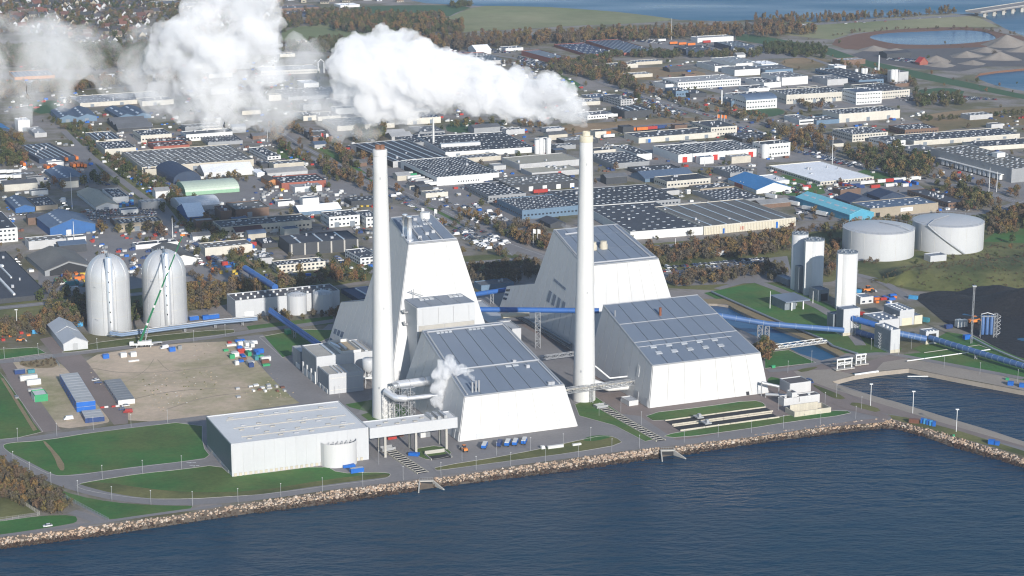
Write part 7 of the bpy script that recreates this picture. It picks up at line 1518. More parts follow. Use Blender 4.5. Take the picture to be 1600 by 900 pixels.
# ---- containers, trailers, cabins
CC = {n: mat('box_' + n, c, .5, .1, .3, rnd=.1) for n, c in dict(blue=(.012, .12, .45), navy=(.02, .05, .16), red=(.38, .035, .025), white=(.62, .62, .60), green=(.04, .30, .13), teal=(.05, .22, .26), grey=(.22, .23, .24), orange=(.62, .17, .03), brown=(.16, .07, .045), yellow=(.55, .38, .05), pale=(.42, .42, .41), lblue=(.06, .30, .55)).items()}
_cm = {}
def container_parts(c, L_, W_, H_):
    key = (c, L_, W_, H_)
    if key in _cm: return _cm[key]
    m = MB(); m.box(-L_ / 2 + .1, -W_ / 2 + .06, .15, L_ / 2 - .1, W_ / 2 - .06, H_ - .1); n = int(L_ / .9)
    for i in range(n):
        x = -L_ / 2 + .2 + i * (L_ - .4) / n
        for s_ in (-1, 1): m.box(x, s_ * (W_ / 2 - .06) - (.06 if s_ < 0 else 0), .3, x + .4, s_ * (W_ / 2 - .06) + (.06 if s_ > 0 else 0), H_ - .2)
    f = MB()
    for x in (-L_ / 2, L_ / 2 - .15):
        for y in (-W_ / 2, W_ / 2 - .15): f.box(x, y, 0, x + .15, y + .15, H_)
    for y in (-W_ / 2, W_ / 2 - .12): f.box(-L_ / 2 + .15, y, H_ - .14, L_ / 2 - .15, y + .12, H_); f.box(-L_ / 2 + .15, y, 0, L_ / 2 - .15, y + .12, .14)
    r = MB(); r.box(-L_ / 2 + .12, -W_ / 2 + .12, H_ - .1, L_ / 2 - .12, W_ / 2 - .12, H_ - .03); ds = []
    for mm, nm, mt in ((m, 'shell', CC[c]), (f, 'corner_frame', CC[c]), (r, 'roof', CC['pale'] if c in ('blue', 'navy', 'teal') and L_ > 5.5 and W_ > 2.3 else CC[c])): o = mm.build(nm, mt); ds.append((nm, o.data)); bpy.data.objects.remove(o)
    _cm[key] = ds; return ds
def container(px, py, c, label, L_=6.1, W_=2.44, H_=2.6, rz=None, z=.12, group=None, cat='container', name='shipping_container', xy=None):
    x, y = xy or G(px, py); t = thing(name, label, cat, (x, y, z), GRID if rz is None else rz, group)
    for nm, d in container_parts(c, L_, W_, H_): child(nm, d, t)
    return t
HP = GRID + math.pi / 2
# site cabins on the gravel lot
def cabins(p0, p1, n, c, base, roofc, two, L_=None, grp=None):
    a, e = np.array(G(*p0)), np.array(G(*p1)); d = (e - a) / n; ang = math.atan2(d[1], d[0]); step = math.hypot(*d)
    for i in range(n):
        for lv in range(two):
            p = a + d * (i + .5); t = thing('site_cabin', '%s, %s%s' % (base, ['nearest', 'second nearest', 'third nearest', 'fourth nearest', 'fifth nearest', 'middle', 'seventh nearest', 'eighth nearest', 'ninth nearest', 'tenth nearest', 'farthest', 'rearmost'][i], ' one' if two == 1 else (', lower level' if lv == 0 else ', upper level')), 'cabin', (p[0], p[1], .1 + lv * 2.9), ang + math.pi / 2, grp)
            W2 = step * .96; m = MB(); m.box(-L_ / 2, -W2 / 2, 0, L_ / 2, W2 / 2, 2.7); m.build('shell', CC[c], t); m = MB(); m.box(-L_ / 2 + .1, -W2 / 2 + .1, 2.7, L_ / 2 - .1, W2 / 2 - .1, 2.82); m.build('roof', CC[roofc], t)
            m = MB(); m.box(L_ / 2, -W2 * .3, 1, L_ / 2 + .05, W2 * .1, 2); m.box(-L_ / 2 - .05, -W2 * .3, .1, -L_ / 2, W2 * .1, 2.2); m.build('window', M['glass'], t)
cabins((135, 643), (108, 598), 11, 'blue', 'blue site cabin with pale roof in the long cabin block', 'pale', 2, 10.5, 'long blue cabin block')
cabins((148.5, 660), (142, 648), 3, 'navy', 'navy site cabin in the short block by the road', 'pale', 1, 10.5, 'short navy cabin block')
cabins((198, 632), (176, 600), 9, 'white', 'white cabin with dark roof in the row right of the lot road', 'grey', 1, 9.5, 'dark-roofed white cabins')
for px, py, c, lab, L_, W_, H_, rz in (
 (31, 584, 'navy', 'dark blue container at the fenced square', 6.1, 2.4, 2.6, GRID), (49, 583, 'teal', 'small dark container right of the dark blue one', 4, 2.2, 2.2, GRID), (45, 594, 'white', 'long white box trailer in the gravel lot', 10, 2.5, 3, GRID), (53, 601, 'white', 'white lorry body below the long white box trailer', 8, 2.5, 3.2, GRID),
 (55, 611, 'pale', 'flat grey trailer above the green-fronted hut', 8, 2.4, 1.4, GRID), (26, 622, 'grey', 'small grey skip beside the left paved road', 4, 2, 1.2, HP), (165.5, 560, 'blue', 'single blue container at the top of the gravel lot', 3.6, 2.6, 2.6, GRID), (193, 558, 'white', 'left of two white cubes on the gravel lot', 3.6, 2.6, 2.8, GRID), (208.5, 557, 'white', 'right of two white cubes on the gravel lot', 3.6, 2.6, 2.8, GRID),
 (209, 565, 'white', 'long low white beam crate on the gravel lot', 6.5, 1.1, .9, GRID), (269, 549, 'blue', 'blue container below the mobile crane', 3.8, 2.5, 2.6, GRID), (281, 546, 'grey', 'grey pallet stack right of the blue container', 2.5, 2, 2.4, GRID),
 (303, 500, 'blue', 'left blue container behind the pipe rack', 6.1, 2.5, 2.6, GRID), (321, 499, 'blue', 'middle blue container behind the pipe rack', 4, 2.5, 2.6, GRID), (334, 497.5, 'blue', 'long right blue container behind the pipe rack', 7, 2.6, 2.7, GRID), (122, 510, 'lblue', 'pale blue container behind the tent hall', 6.1, 2.5, 2.8, GRID), (55, 521, 'lblue', 'light blue container in the rusty scrap yard', 4, 2.5, 2.6, GRID), (63, 521, 'blue', 'blue container in the rusty scrap yard', 3, 2.5, 2.4, GRID),
 (545, 730, 'blue', 'blue open skip by the curved stair screen', 6.5, 2.2, 1.3, GRID), (557.5, 738, 'blue', 'bright blue lettered container by the lawn end', 7, 2.5, 2.4, GRID), (647, 712, 'blue', 'blue skip beside the small lawn', 5.5, 2.4, 1.6, -.3), (660, 683, 'white', 'left pale container under the link bridge', 3, 2.6, 3, GRID), (668, 682, 'grey', 'right pale container under the link bridge', 3, 2.6, 3, GRID),
 (1428, 661, 'brown', 'rusty red container on the pier grass', 5.5, 2.4, 2.3, -.25), (1549, 694, 'blue', 'blue container at the far end of the pier', 3.4, 2.4, 2.4, -.35), (1558, 695.5, 'blue', 'second blue container at the far end of the pier', 2.4, 2.2, 2.0, -.35), (1490, 682, 'green', 'tiny green box on the pier grass', 1.2, 1, 1, 0),
 (1579, 602, 'blue', 'blue container on the harbour quay, left one', 3.4, 2.4, 2.3, -.3), (1597, 605, 'blue', 'blue container on the harbour quay, right one', 3.4, 2.4, 2.3, -.3), (1574, 594, 'green', 'green bin on the harbour quay', 2, 1.4, 1.3, -.3), (1511, 530, 'blue', 'bright blue container below the light mast', 5, 2.4, 2.8, GRID), (1427, 467.5, 'lblue', 'blue container beside the coal yard road', 6, 2.4, 2.4, -.5), (1446, 503, 'teal', 'teal container right of the low pale garage', 5, 2.5, 2.8, -.6), (1482, 513, 'navy', 'dark blue tank unit left of the pale process unit', 5, 2.4, 2.4, GRID), (1498, 511, 'white', 'pale process unit on the coal yard edge', 4, 3.4, 5, GRID), (1506, 510, 'pale', 'grey process unit on the coal yard edge', 3.4, 3.2, 4.5, GRID),
 (1208, 575, 'green', 'dark green cabinet on the lawn beside the canal', 2.4, 1.4, 1.6, GRID), (1340, 457, 'lblue', 'light blue flatbed body behind the single white silo', 5, 2.4, 2, -.5), (1346, 492, 'red', 'red van body right of the sampling tower', 3.6, 2, 2, -.5), (450, 522, 'green', 'pale green transformer cabinet on the lawn', 4.5, 3.2, 3, HP), (868, 700, 'white', 'row of white bulk bags on the plant road', 9, 1.4, 1.5, GRID), (848, 701.5, 'white', 'left end stack of white bulk bags', 2, 1.6, 1.7, GRID), (901, 696, 'white', 'loose white bags on the plant road', 5, 1.2, 1, GRID), (612, 686, 'red', 'red steel stock under the link bridge', 5, 2.2, 1.3, GRID), (625, 682, 'brown', 'rusty steel stock under the link bridge', 4, 1.6, 1.4, GRID), (604, 628, 'green', 'green tank cart behind the left chimney foot', 5, 2, 2, GRID)):
    container(px, py, c, lab, L_, W_, H_, rz)
for i in range(5): container(1441 + i * 4.6, 661 + i * 1.2, 'lblue' if i % 2 else 'blue', ['leftmost', 'second', 'middle', 'fourth', 'rightmost'][i] + ' of five light blue sheds on the pier grass', 1.8, 2.2, 2.6, -.25, group='blue sheds on the pier')
f, ang, wd, dp, h = footprint((48, 611), (54, 619), (74.5, 616.5), 10); t = thing('site_hut', 'white-roofed hut with green front in the left gravel lot', 'hut', (f[0], f[1], 0), GRID); block(t, wd, dp, h, CC['green'], CC['white']); addbox(t, 'white_side', -.1, 0, .2, -.01, dp, h - .3, CC['white'])
rr = random.Random(5)
cols = ['blue', 'white', 'green', 'navy', 'teal', 'grey', 'red', 'brown', 'blue', 'white', 'pale']
seen = set(); yard_n = 0
def clutter(s, n, place, cset=None, L=(3, 6), H=(1.2, 2.6)):
    gp = gpoly(s); xs, ys = [q[0] for q in gp], [q[1] for q in gp]; k = 0; tr = 0; done = []
    while k < n and tr < 900:
        tr += 1; x, y = rr.uniform(min(xs), max(xs)), rr.uniform(min(ys), max(ys))
        if not pin(gp, x, y) or blocked(x, y, 1) or any((x - a) ** 2 + (y - b_) ** 2 < 14 for a, b_ in done): continue
        done.append((x, y)); k += 1; c = rr.choice(cset or cols); L_ = rr.choice((L[0], (L[0] + L[1]) / 2, L[1])); H_ = rr.choice(H)
        container(0, 0, c, '%s %s %s' % (c if c != 'lblue' else 'light blue', 'container' if H_ > 2 else 'low crate', place), L_, 2.3, H_, rr.choice((GRID, HP)), group=('%s boxes %s' % (c, place))[:60], xy=(x, y), name='shipping_container' if H_ > 2 else 'crate', cat='container' if H_ > 2 else 'crate')
clutter('346,536 388,532 428,568 400,577 368,572 350,552', 30, 'in the crowded container depot beside the gravel lot')
clutter('362,606 440,600 445,612 372,622', 14, 'in the pale block row on the gravel lot', ['white', 'pale', 'white', 'brown'], (1.5, 3), (1.0, 1.3))
clutter('0,514 55,508 58,528 0,535', 16, 'in the rusty scrap yard by the tent hall', ['orange', 'brown', 'red', 'brown'], (1.5, 3), (.9, 1.4))
clutter('85,440 135,422 150,445 105,458', 16, 'beside the old timber shed', ['teal', 'red', 'yellow', 'white', 'green', 'orange'], (3, 6), (1.4, 2.6))
clutter('320,405 372,412 368,420 330,418', 9, 'below the tracks end', ['blue', 'navy', 'red', 'lblue'])
clutter('330,422 372,424 372,430 334,428', 8, 'of stacked timber below the tracks end', ['yellow', 'yellow', 'orange'], (2, 3), (1.6, 2.2))
clutter('365,378 398,382 396,392 370,390', 4, 'beside the tracks right side', ['red', 'blue', 'brown'])
clutter('180,318 210,314 212,322 184,326', 8, 'by the blue barrel stacks', ['lblue', 'blue'], (2, 3), (1.6, 2))
clutter('1355,466 1400,462 1402,476 1368,476', 12, 'in the machinery yard behind the workshops', ['red', 'orange', 'brown', 'blue', 'white'], (2, 5), (1.0, 1.6))
clutter('1312,286 1430,280 1432,290 1320,300', 16, 'behind the dark blue gabled halls', ['red', 'red', 'blue', 'navy', 'white'], (6, 12), (2.6, 2.6))
clutter('1225,288 1265,288 1262,304 1226,306', 9, 'in the trailer yard left of the turquoise hall', ['white', 'red', 'grey', 'orange'], (4, 8))
clutter('400,295 470,293 560,298 590,330 470,322 400,325', 62, 'of concrete goods in the stone yard', ['pale', 'grey', 'pale', 'white', 'yellow', 'grey'], (2, 4), (1.2, 2.2))
clutter('372,318 410,300 400,330 380,345', 10, 'in the stone yard left side', ['pale', 'grey', 'white'], (2, 4), (1.2, 2.2))
# lorries and trailers
def lorry(px, py, c, label, rz, L_=12, cab=True, group=None, cat='lorry'):
    x, y = G(px, py); t = thing('lorry' if cab else 'trailer', label, cat if cab else 'trailer', (x, y, .22), rz, group)
    m = MB(); m.box(-L_ / 2, -1.25, 1.1, L_ / 2, 1.25, 3.9); m.build('box_body', CC[c], t); m = MB(); m.box(-L_ / 2, -1, .8, L_ / 2, 1, 1.1); m.build('chassis', M['black'], t)
    m = MB()
    for xx in (-L_ * .4, -L_ * .3, -L_ * .2, L_ * .38): m.tube([(xx, -1.2, .5), (xx, -.9, .5)], .5, 8); m.tube([(xx, 1.2, .5), (xx, .9, .5)], .5, 8)
    m.build('wheel', M['black'], t, kind='stuff')
    if cab: m = MB(); m.box(L_ / 2 + .3, -1.2, .6, L_ / 2 + 2.3, 1.2, 3.2); m.build('cab', CC['white'], t); m = MB(); m.box(L_ / 2 + 2.3, -1.05, 1.8, L_ / 2 + 2.35, 1.05, 2.8); m.build('windscreen', M['glass'], t)
    return t
for i in range(7): lorry(634 + i * 6.2, 276 + i * 2.6, ['white', 'green', 'white', 'white', 'pale', 'white', 'white'][i], ['first', 'second', 'third', 'fourth', 'fifth', 'sixth', 'seventh'][i] + ' lorry from left docked at the big white warehouse side', GRID + .12, 13, False, 'trailers docked at the big white warehouse')
for i in range(5): lorry(738 + i * 12, 207.5 - i * .8, 'white', ['first', 'second', 'third', 'fourth', 'fifth'][i] + ' white lorry from left in the row beside the small white stack', HP, 9, True, 'white lorries in a row')
lorry(1120, 401.5, 'white', 'white tank lorry alone above the long car park', GRID, 13); lorry(1040, 408, 'green', 'green and white bus shelter trailer at the long car park corner', GRID, 12, False)
lorry(844, 303, 'red', 'red lorry at the white dock doors', GRID, 13); lorry(1148, 362, 'red', 'red trailer beside the vast cream hall', GRID, 15, False)
for i, (px, py, c) in enumerate(((984, 206, 'orange'), (1003, 205, 'orange'), (1018, 203.5, 'red'), (1033, 202, 'navy'), (945, 212, 'orange'), (951, 216, 'white'))): lorry(px, py, c, ['first', 'second', 'third', 'fourth', 'fifth', 'sixth'][i] + ' %s trailer near the long cream goods hall' % c, GRID, 12, False)
for i, (px, py) in enumerate(((1240, 322), (1262, 330), (1284, 338), (1205, 311))): lorry(px, py, 'white', ['upper', 'middle', 'lower', 'leftmost'][i] + ' grey-white trailer left of the turquoise hall', HP + .3, 11, False)
for i in range(8): lorry(1335 + i * 13, 291 - i * 1.2, ['grey', 'white', 'white', 'white', 'red', 'white', 'white', 'white'][i], ['first', 'second', 'third', 'fourth', 'fifth', 'sixth', 'seventh', 'eighth'][i] + ' trailer from left in the row behind the dark blue gabled halls', GRID, 11, i == 7, 'trailers behind the dark blue halls')
for i, (px, py, c, mm) in enumerate(((1034, 65.5, 'white', 0), (1052, 70, 'orange', 0), (1066, 71, 'orange', 0), (1080, 72, 'orange', 0), (1104, 68, 'red', 0), (957, 184, 'white', 0))): lorry(px, py, c, ['white coach at the far bus yard', 'left orange bus at the far bus yard', 'middle orange bus at the far bus yard', 'right orange bus at the far bus yard', 'red coach at the far bus yard', 'white and red coach before the near-black hall'][i], GRID, 11, False, None)
for i, (px, py) in enumerate(((36, 260), (73, 265), (80, 265), (87, 264), (102, 252), (118, 250), (114, 262), (120, 261), (126, 261), (131, 262))): lorry(px, py, 'orange', ['leftmost', 'second', 'third', 'fourth', 'fifth', 'sixth', 'seventh', 'eighth', 'ninth', 'rightmost'][i] + ' orange city bus parked in the left bus yard', HP + .1, 11, False, 'orange buses in the bus yard')
for i in range(7): lorry(5 + (i % 3) * 11, 272 + (i // 3) * 8, 'white', ['first', 'second', 'third', 'fourth', 'fifth', 'sixth', 'seventh'][i] + ' white caravan body in the yard at the left edge', GRID, 7, False, 'white caravans at the left edge')
for i, (px, py, c) in enumerate(((757, 700, 'white'), (780, 697, 'navy'), (793, 696, 'white'), (805, 695, 'white'), (819, 693, 'white'))):
    x, y = G(px, py); t = thing('tipper_trailer', ['white-topped blue trailer standing alone', 'dark blue trailer', 'second white-topped blue trailer', 'third white-topped blue trailer', 'rightmost white-topped blue trailer'][i] + ' before the front-left hall', 'trailer', (x, y, .2), HP - .55, 'blue trailers before the hall')
    m = MB(); m.box(-3.5, -1.2, .8, 3.5, 1.2, 2.3); m.build('body', CC['blue' if c == 'white' else 'navy'], t); m = MB(); m.box(-3.4, -1.1, 2.3, 3.4, 1.1, 2.6); m.build('tarpaulin', CC[c], t); m = MB(); [m.tube([(xx, s_ * 1.15, .45), (xx, s_ * .85, .45)], .45, 8) for xx in (-2.6, -1.4, 2.4) for s_ in (-1, 1)]; m.build('wheels_axle', M['black'], t)
def digger(px, py, label, c='orange', rz=.3, s=1):
    x, y = G(px, py); t = thing('wheel_loader', label, 'loader', (x, y, .15), rz); t.scale = (s, s, s)
    m = MB(); m.hexa([(-2.8, -1.1, .9), (1, -1.1, .9), (1, 1.1, .9), (-2.8, 1.1, .9)], [(-2.6, -1, 2), (.8, -1, 2.1), (.8, 1, 2.1), (-2.6, 1, 2)]); m.build('body', M[c], t); m = MB(); m.box(-.9, -.8, 2.05, .8, .8, 3.3); m.build('cab', M['glass'], t)
    m = MB(); m.box(-.95, -.85, 3.3, .85, .85, 3.42); m.build('cab_roof', M[c], t)
    for xx in (-1.9, 1.6):
        for s_ in (-1, 1): m = MB(); m.tube([(xx, s_ * 1.35, .8), (xx, s_ * .85, .8)], .8, 14); m.build('wheel', M['black'], t)
    m = MB(); m.tube([(.8, 0, 1.6), (2.4, 0, 1.9), (3.6, 0, .9)], .22, 6); m.build('arm', M[c], t); m = MB(); m.hexa([(3.4, -1.3, .2), (4.6, -1.3, .1), (4.6, 1.3, .1), (3.4, 1.3, .2)], [(3.3, -1.3, 1.3), (3.7, -1.3, 1.3), (3.7, 1.3, 1.3), (3.3, 1.3, 1.3)]); m.build('bucket', M['steel'], t)
digger(1522, 506, 'orange wheel loader working in the coal yard', s=1.5); digger(725, 705, 'small orange tractor on the plant road before the hall', rz=2); digger(1356, 457, 'orange machine frame standing behind the gate hut', s=1.4); digger(32, 534, 'orange loader in the rusty scrap yard', s=.9)
# mobile crane
x, y = G(222, 541.5); t = thing('mobile_crane', 'green and white mobile crane with its long boom raised before the right steel silo', 'crane', (x, y, .2), GRID - .3)
m = MB(); m.box(-7.5, -1.4, .9, 7, 1.4, 1.8); m.box(-7.5, -1.3, 1.8, -5, 1.3, 3.1); m.build('carrier', CC['white'], t); m = MB(); m.box(-7.55, -1.1, 2.1, -7.5, 1.1, 2.9); m.build('windscreen', M['glass'], t)
for xx in (-6, -4.4, -1.5, 1.5, 3.2, 4.9):
    for s_ in (-1, 1): m = MB(); m.tube([(xx, s_ * 1.4, .6), (xx, s_ * .95, .6)], .62, 12); m.build('wheel', M['black'], t)
m = MB(); m.box(-2.5, -1.5, 1.9, 4, 1.5, 3.4); m.build('superstructure', CC['white'], t); m = MB(); m.box(4, -1.6, 1.9, 6, 1.6, 3.8); m.build('counterweight', CC['white'], t)
m = MB(); [m.box(xx - .3, -4, .3, xx + .3, 4, .8) for xx in (-3, 5.5)]; m.build('outrigger', CC['white'], t)
tip = g3(290.5, 368, 0); hh = 67.0; X2, Y2 = G(290.5, 368, hh + 2); inv = Matrix.Rotation(-(GRID - .3), 4, 'Z')
for hh in np.arange(50, 90, .25):
    if PX(x + 27.5, y + 2, hh)[1] < 368: break
tipl = inv @ Vector((27.5, 2, hh)); basel = Vector((-1, 0, 3.2)); d = tipl - basel
for i in range(6):
    m = MB(); m.tube([basel + d * (i / 6), basel + d * ((i + 1) / 6 - .012)], .75 - .08 * i, 6); m.build('boom_section', M['green'], t); m = MB(); q = basel + d * ((i + 1) / 6 - .012); m.tube([q, q + d * .022], .78 - .08 * i, 6); m.build('boom_collar', CC['white'], t)
m = MB(); m.box(tipl.x - 1.3, tipl.y - .5, tipl.z - .4, tipl.x + 1.3, tipl.y + .5, tipl.z + .6); m.build('boom_head', M['orange'], t); m = MB(); m.bar(basel + Vector((3, 0, 0)), basel + d * .3, .35); m.build('ram', M['steel'], t)
x, y = G(243, 538.5); t = thing('ballast_trailer', 'low dark ballast trailer parked right of the mobile crane', 'trailer', (x, y, .2), GRID); m = MB(); m.box(-4, -1.2, .9, 4, 1.2, 1.5); m.build('bed', M['steel'], t); m = MB(); [m.tube([(xx, s_ * 1.2, .5), (xx, s_ * .8, .5)], .5, 10) for xx in (-3, -1.6, 1.6, 3) for s_ in (-1, 1)]; m.build('wheel', M['black'], t)
for px, py in ((163, 637.5), (180.5, 636)):
    x, y = G(px, py); t = thing('road_barrier', '%s red and white plastic barrier across the lot road' % ('left' if px < 170 else 'right'), 'barrier', (x, y, .1), GRID); addbox(t, 'red_half', -2.2, -.4, 0, 0, .4, .9, CC['red']); addbox(t, 'white_half', .02, -.4, 0, 2.2, .4, .9, CC['white'])
# street lamps
LP = '28,690 21,727 47,744 80,760 122,773 175,783 236,789 301,791 372,786 160,749 223,741 284,734 89,682 439,778 504,769 567,760 592,726 630,751 689,744 722,720 744,735 776,712 798,729 829,705 852,722 880,699 904,714 923,689 956,707 999,701 1069,692 1122,684 1174,677 1224,670 1282,664 1337,655 1289,633 1307,621 1346,640 1231,583 1216,641 152,547 146,672 205,668 262,661 60,555 7,561 303,535 352,525 936,650 970,645 1002,664 1404,555 1475,575 1531,586 1590,597 1361,547 1424,545 1268,567 530,622'
lampm = MB(); lampm.tube([(0, 0, 0), (0, 0, 7.4)], .09, 6); lp = lampm.build('pole', M['steel']); ld = lp.data; bpy.data.objects.remove(lp); hm = MB(); hm.box(-.3, -.15, 7.38, .3, .15, 7.52); lo = hm.build('lamp_head', M['white']); lhd = lo.data; bpy.data.objects.remove(lo)
ORD = ['first', 'second', 'third', 'fourth', 'fifth', 'sixth', 'seventh', 'eighth', 'ninth', 'tenth', 'eleventh', 'twelfth', 'thirteenth', 'fourteenth', 'fifteenth', 'sixteenth', 'seventeenth', 'eighteenth', 'nineteenth', 'twentieth'] + ['%s from last' % q for q in ('fourteenth', 'thirteenth', 'twelfth', 'eleventh', 'tenth', 'ninth', 'eighth', 'seventh', 'sixth', 'fifth', 'fourth', 'third', 'second')] + ['last'] * 9; lcount = {}
for i, (px, py) in enumerate(sorted(pxs(LP))):
    x, y = G(px, py); w_ = 'on the shore road' if py > 668 and not (100 < px < 300 and py < 752) else ('on the plant roads' if px > 500 else 'beside the lawns and gravel lots'); lcount[w_] = lcount.get(w_, 0) + 1; t = thing('street_lamp', ORD[lcount[w_] - 1] + ' slim street lamp counted from the left ' + w_, 'lamp', (x, y, 0), GRID, 'street lamps ' + w_); child('pole', ld, t); child('lamp_head', lhd, t)
for px, py, lab in ((1360, 634, 'tall white light pole at the left of the pier'), (1426, 646, 'tall white light pole in the middle of the pier'), (1494, 675, 'tall white light pole at the right of the pier'), (27, 514, 'tall pale light pole in the belt at the left edge')):
    x, y = G(px, py); t = thing('light_pole', lab, 'light pole', (x, y, 0)); m = MB(); m.tube([(0, 0, 0), (0, 0, 12.5)], .18, 6); m.build('pole', M['white'], t); m = MB(); m.box(-.9, -.5, 12.5, .9, .5, 13); m.build('lamp_head', M['white'], t)
for i, (px, py, yt) in enumerate(((1049, 62, 28), (1300, 262, 212), (1101, 260, 225), (451, 470, 0), (1201 + 2, 482, 455), (1269 + 1, 474, 455), (113, 327, 270), (116, 380, 346), (270, 372, 340), (1055, 395, 372), (1545, 300, 262), (1557, 300, 268), (418, 222, 204), (404 + 110, 60, 52))):
    if i == 3: continue
    x, y = G(px, py); h = min(Ht((px, py), yt), 40); t = thing('slim_mast', ['thin mast in the far bus yard', 'thin mast behind the white roof hall', 'thin pale mast before the red-door warehouse', '', 'white flagpole by the pavilion', 'white flagpole by the truck loading house', 'lattice phone mast near the beige gabled hall', 'pale sign pole before the bright blue hall', 'grey pole behind the right steel silo', 'pale pole at the road behind the rear hall', 'left light pole by the huge depot', 'right light pole by the huge depot', 'flag mast beside the avenue', 'thin mast left of the landfill hill'][i], 'mast', (x, y, 0)); m = MB(); m.tube([(0, 0, 0), (0, 0, h)], .3, 6, 0, True, .15); m.build('pole', M['white'], t)
for i, (px, py, h, c) in enumerate(((1121, 194, 10, 'orange'), (1127, 194.5, 10, 'orange'), (1132, 195, 10, 'orange'), (833, 384, 13, 'white'), (840, 384.5, 13, 'white'), (659, 348, 12, 'white'), (679, 350, 12, 'white'), (502, 222, 9, 'red'), (510, 223, 9, 'white'))):
    x, y = G(px, py); t = thing('flagpole', ['left', 'middle', 'right', 'left', 'right', 'left', 'right', 'left', 'right'][i] + ' %s flag on its pole ' % c + ('behind the cream two-storey office' if i < 3 else 'in the orange grove left of the rear hall' if i < 5 else 'behind the roof of the boiler house' if i < 7 else 'above the avenue in thin steam'), 'flag', (x, y, 0)); m = MB(); m.tube([(0, 0, 0), (0, 0, h)], .16, 6); m.build('pole', M['white'], t)
    m = MB(); m.grid([(.1 + k * .7, .25 * math.sin(k * 1.1), h - (0 if r_ == 0 else 3.4) - k * .15) for r_ in (0, 1) for k in range(4)], [(k, k + 1, k + 5, k + 4) for k in range(3)]); m.build('flag', CC[c], t)
# fences
def fence(s, n, label, hh=2.0, mt='steel'):
    pl = gpoly(s); t = thing('fence', label, 'fence', (*pl[0], 0)); o0 = Vector((*pl[0], 0)); m = MB(); r_ = MB()
    rs = resample([Vector((*p, 0)) for p in pl], n)
    for p in rs: m.bar(p - o0, p - o0 + Vector((0, 0, hh)), .07)
    for a, c in zip(rs, rs[1:]):
        for z in (.2, hh * .5, hh - .05): r_.bar(a - o0 + Vector((0, 0, z)), c - o0 + Vector((0, 0, z)), .035)
        for k in range(6): q = a.lerp(c, k / 6) - o0; r_.bar(q, q + Vector((0, 0, hh)), .03)
    m.build('post', M[mt], t, kind='stuff'); r_.build('mesh_wire', M[mt], t, kind='stuff')
fence('-60,690 0,716 47,748 110,783 170,815', 60, 'long green-grey mesh fence between the thicket and the shore road', 2.0, 'dkc'); fence('-60,745 0,764 64,806 0,815 -60,822', 40, 'pale fence round the rough field at the lower left edge', 2.0, 'concrete')
fence('23,565 82,558 93,573', 16, 'mesh fence round the shrub square by the gravel lot')
# loose yard goods between the buildings, past counting
gm = []
for k, c in enumerate(('white', 'grey', 'pale', 'navy', 'brown', 'white', 'blue', 'red')):
    b = MB(); b.box(-1.6, -1, 0, 1.6, 1, 1.5); b.box(-1.4, 1.2, 0, .8, 2.4, 1.1); o = b.build('goods', CC[c]); COL.objects.unlink(o); gm.append(o)
gp_ = []; rg = random.Random(77)
for _ in range(7000):
    px, py = rg.uniform(-40, 1640), rg.uniform(60, 432)
    if abs(math.sin(px * .013 + 1) + math.sin(py * .07) + math.sin((px + py) * .031)) > 1.0: continue
    x, y = G(px, py)
    if py > 330 and 700 < px or (py < 175 and px > 1180) or py < 95 or 8 < py - 180 < 25 and px > 850 and px < 1100 or blocked(x, y, 1.5) or onroad(x, y, 1): continue
    gp_.append((x, y, .05, rg.uniform(.5, 1.3), GRID + rg.choice((0, 1.57)) + rg.uniform(-.1, .1), int(rg.random() ** 1.5 * 8)))
scatter('yard_goods', gp_, gm)
rb = []; rpp = []
for k, c in enumerate((M['concrete'], M['rut'], M['stonew'], M['grass2'])): b = MB(); b.box(-.35, -.3, 0, .35, .3, .35); o = b.build('rubble', c); COL.objects.unlink(o); rb.append(o)
gl = gpoly('125,562 250,541 392,535 408,562 440,600 478,622 400,636 205,658 190,645 150,600'); xs, ys = [q[0] for q in gl], [q[1] for q in gl]
for _ in range(1500):
    x, y = rg.uniform(min(xs), max(xs)), rg.uniform(min(ys), max(ys))
    if pin(gl, x, y) and math.sin(x * .09) + math.sin(y * .05 + 1) + rg.uniform(-1, 1) > .6: rpp.append((x, y, .1, rg.uniform(.3, 1.1), rg.uniform(0, 6), rg.randrange(4)))
scatter('rubble', rpp, rb)
tf = []; hp_ = gpoly('1350,440 1420,420 1540,385 1650,372 1650,470 1540,457 1430,452')
xs, ys = [q[0] for q in hp_], [q[1] for q in hp_]
for _ in range(1500):
    x, y = rg.uniform(min(xs), max(xs)), rg.uniform(min(ys), max(ys))
    if pin(hp_, x, y): tf.append((x, y, rg.choice((0, 2.5)) , rg.uniform(.12, .4), rg.uniform(0, 6), rg.randrange(4)))
dg = bpy.context.evaluated_depsgraph_get(); ho = bpy.data.objects.get('hill')
if ho:
    dg.update(); t2_ = []
    for x, y, z, s_, r_, k in tf:
        hit, loc, *_r = ho.ray_cast(Vector((x, y, 60)), Vector((0, 0, -1))); t2_.append((x, y, loc.z if hit else .1, s_, r_, k))
    tf = t2_
tb_v = []
for v in VAR['bush']: o = bpy.data.objects.new('tuft', v[1]); tb_v.append(o)
scatter('rough_grass', tf, tb_v)
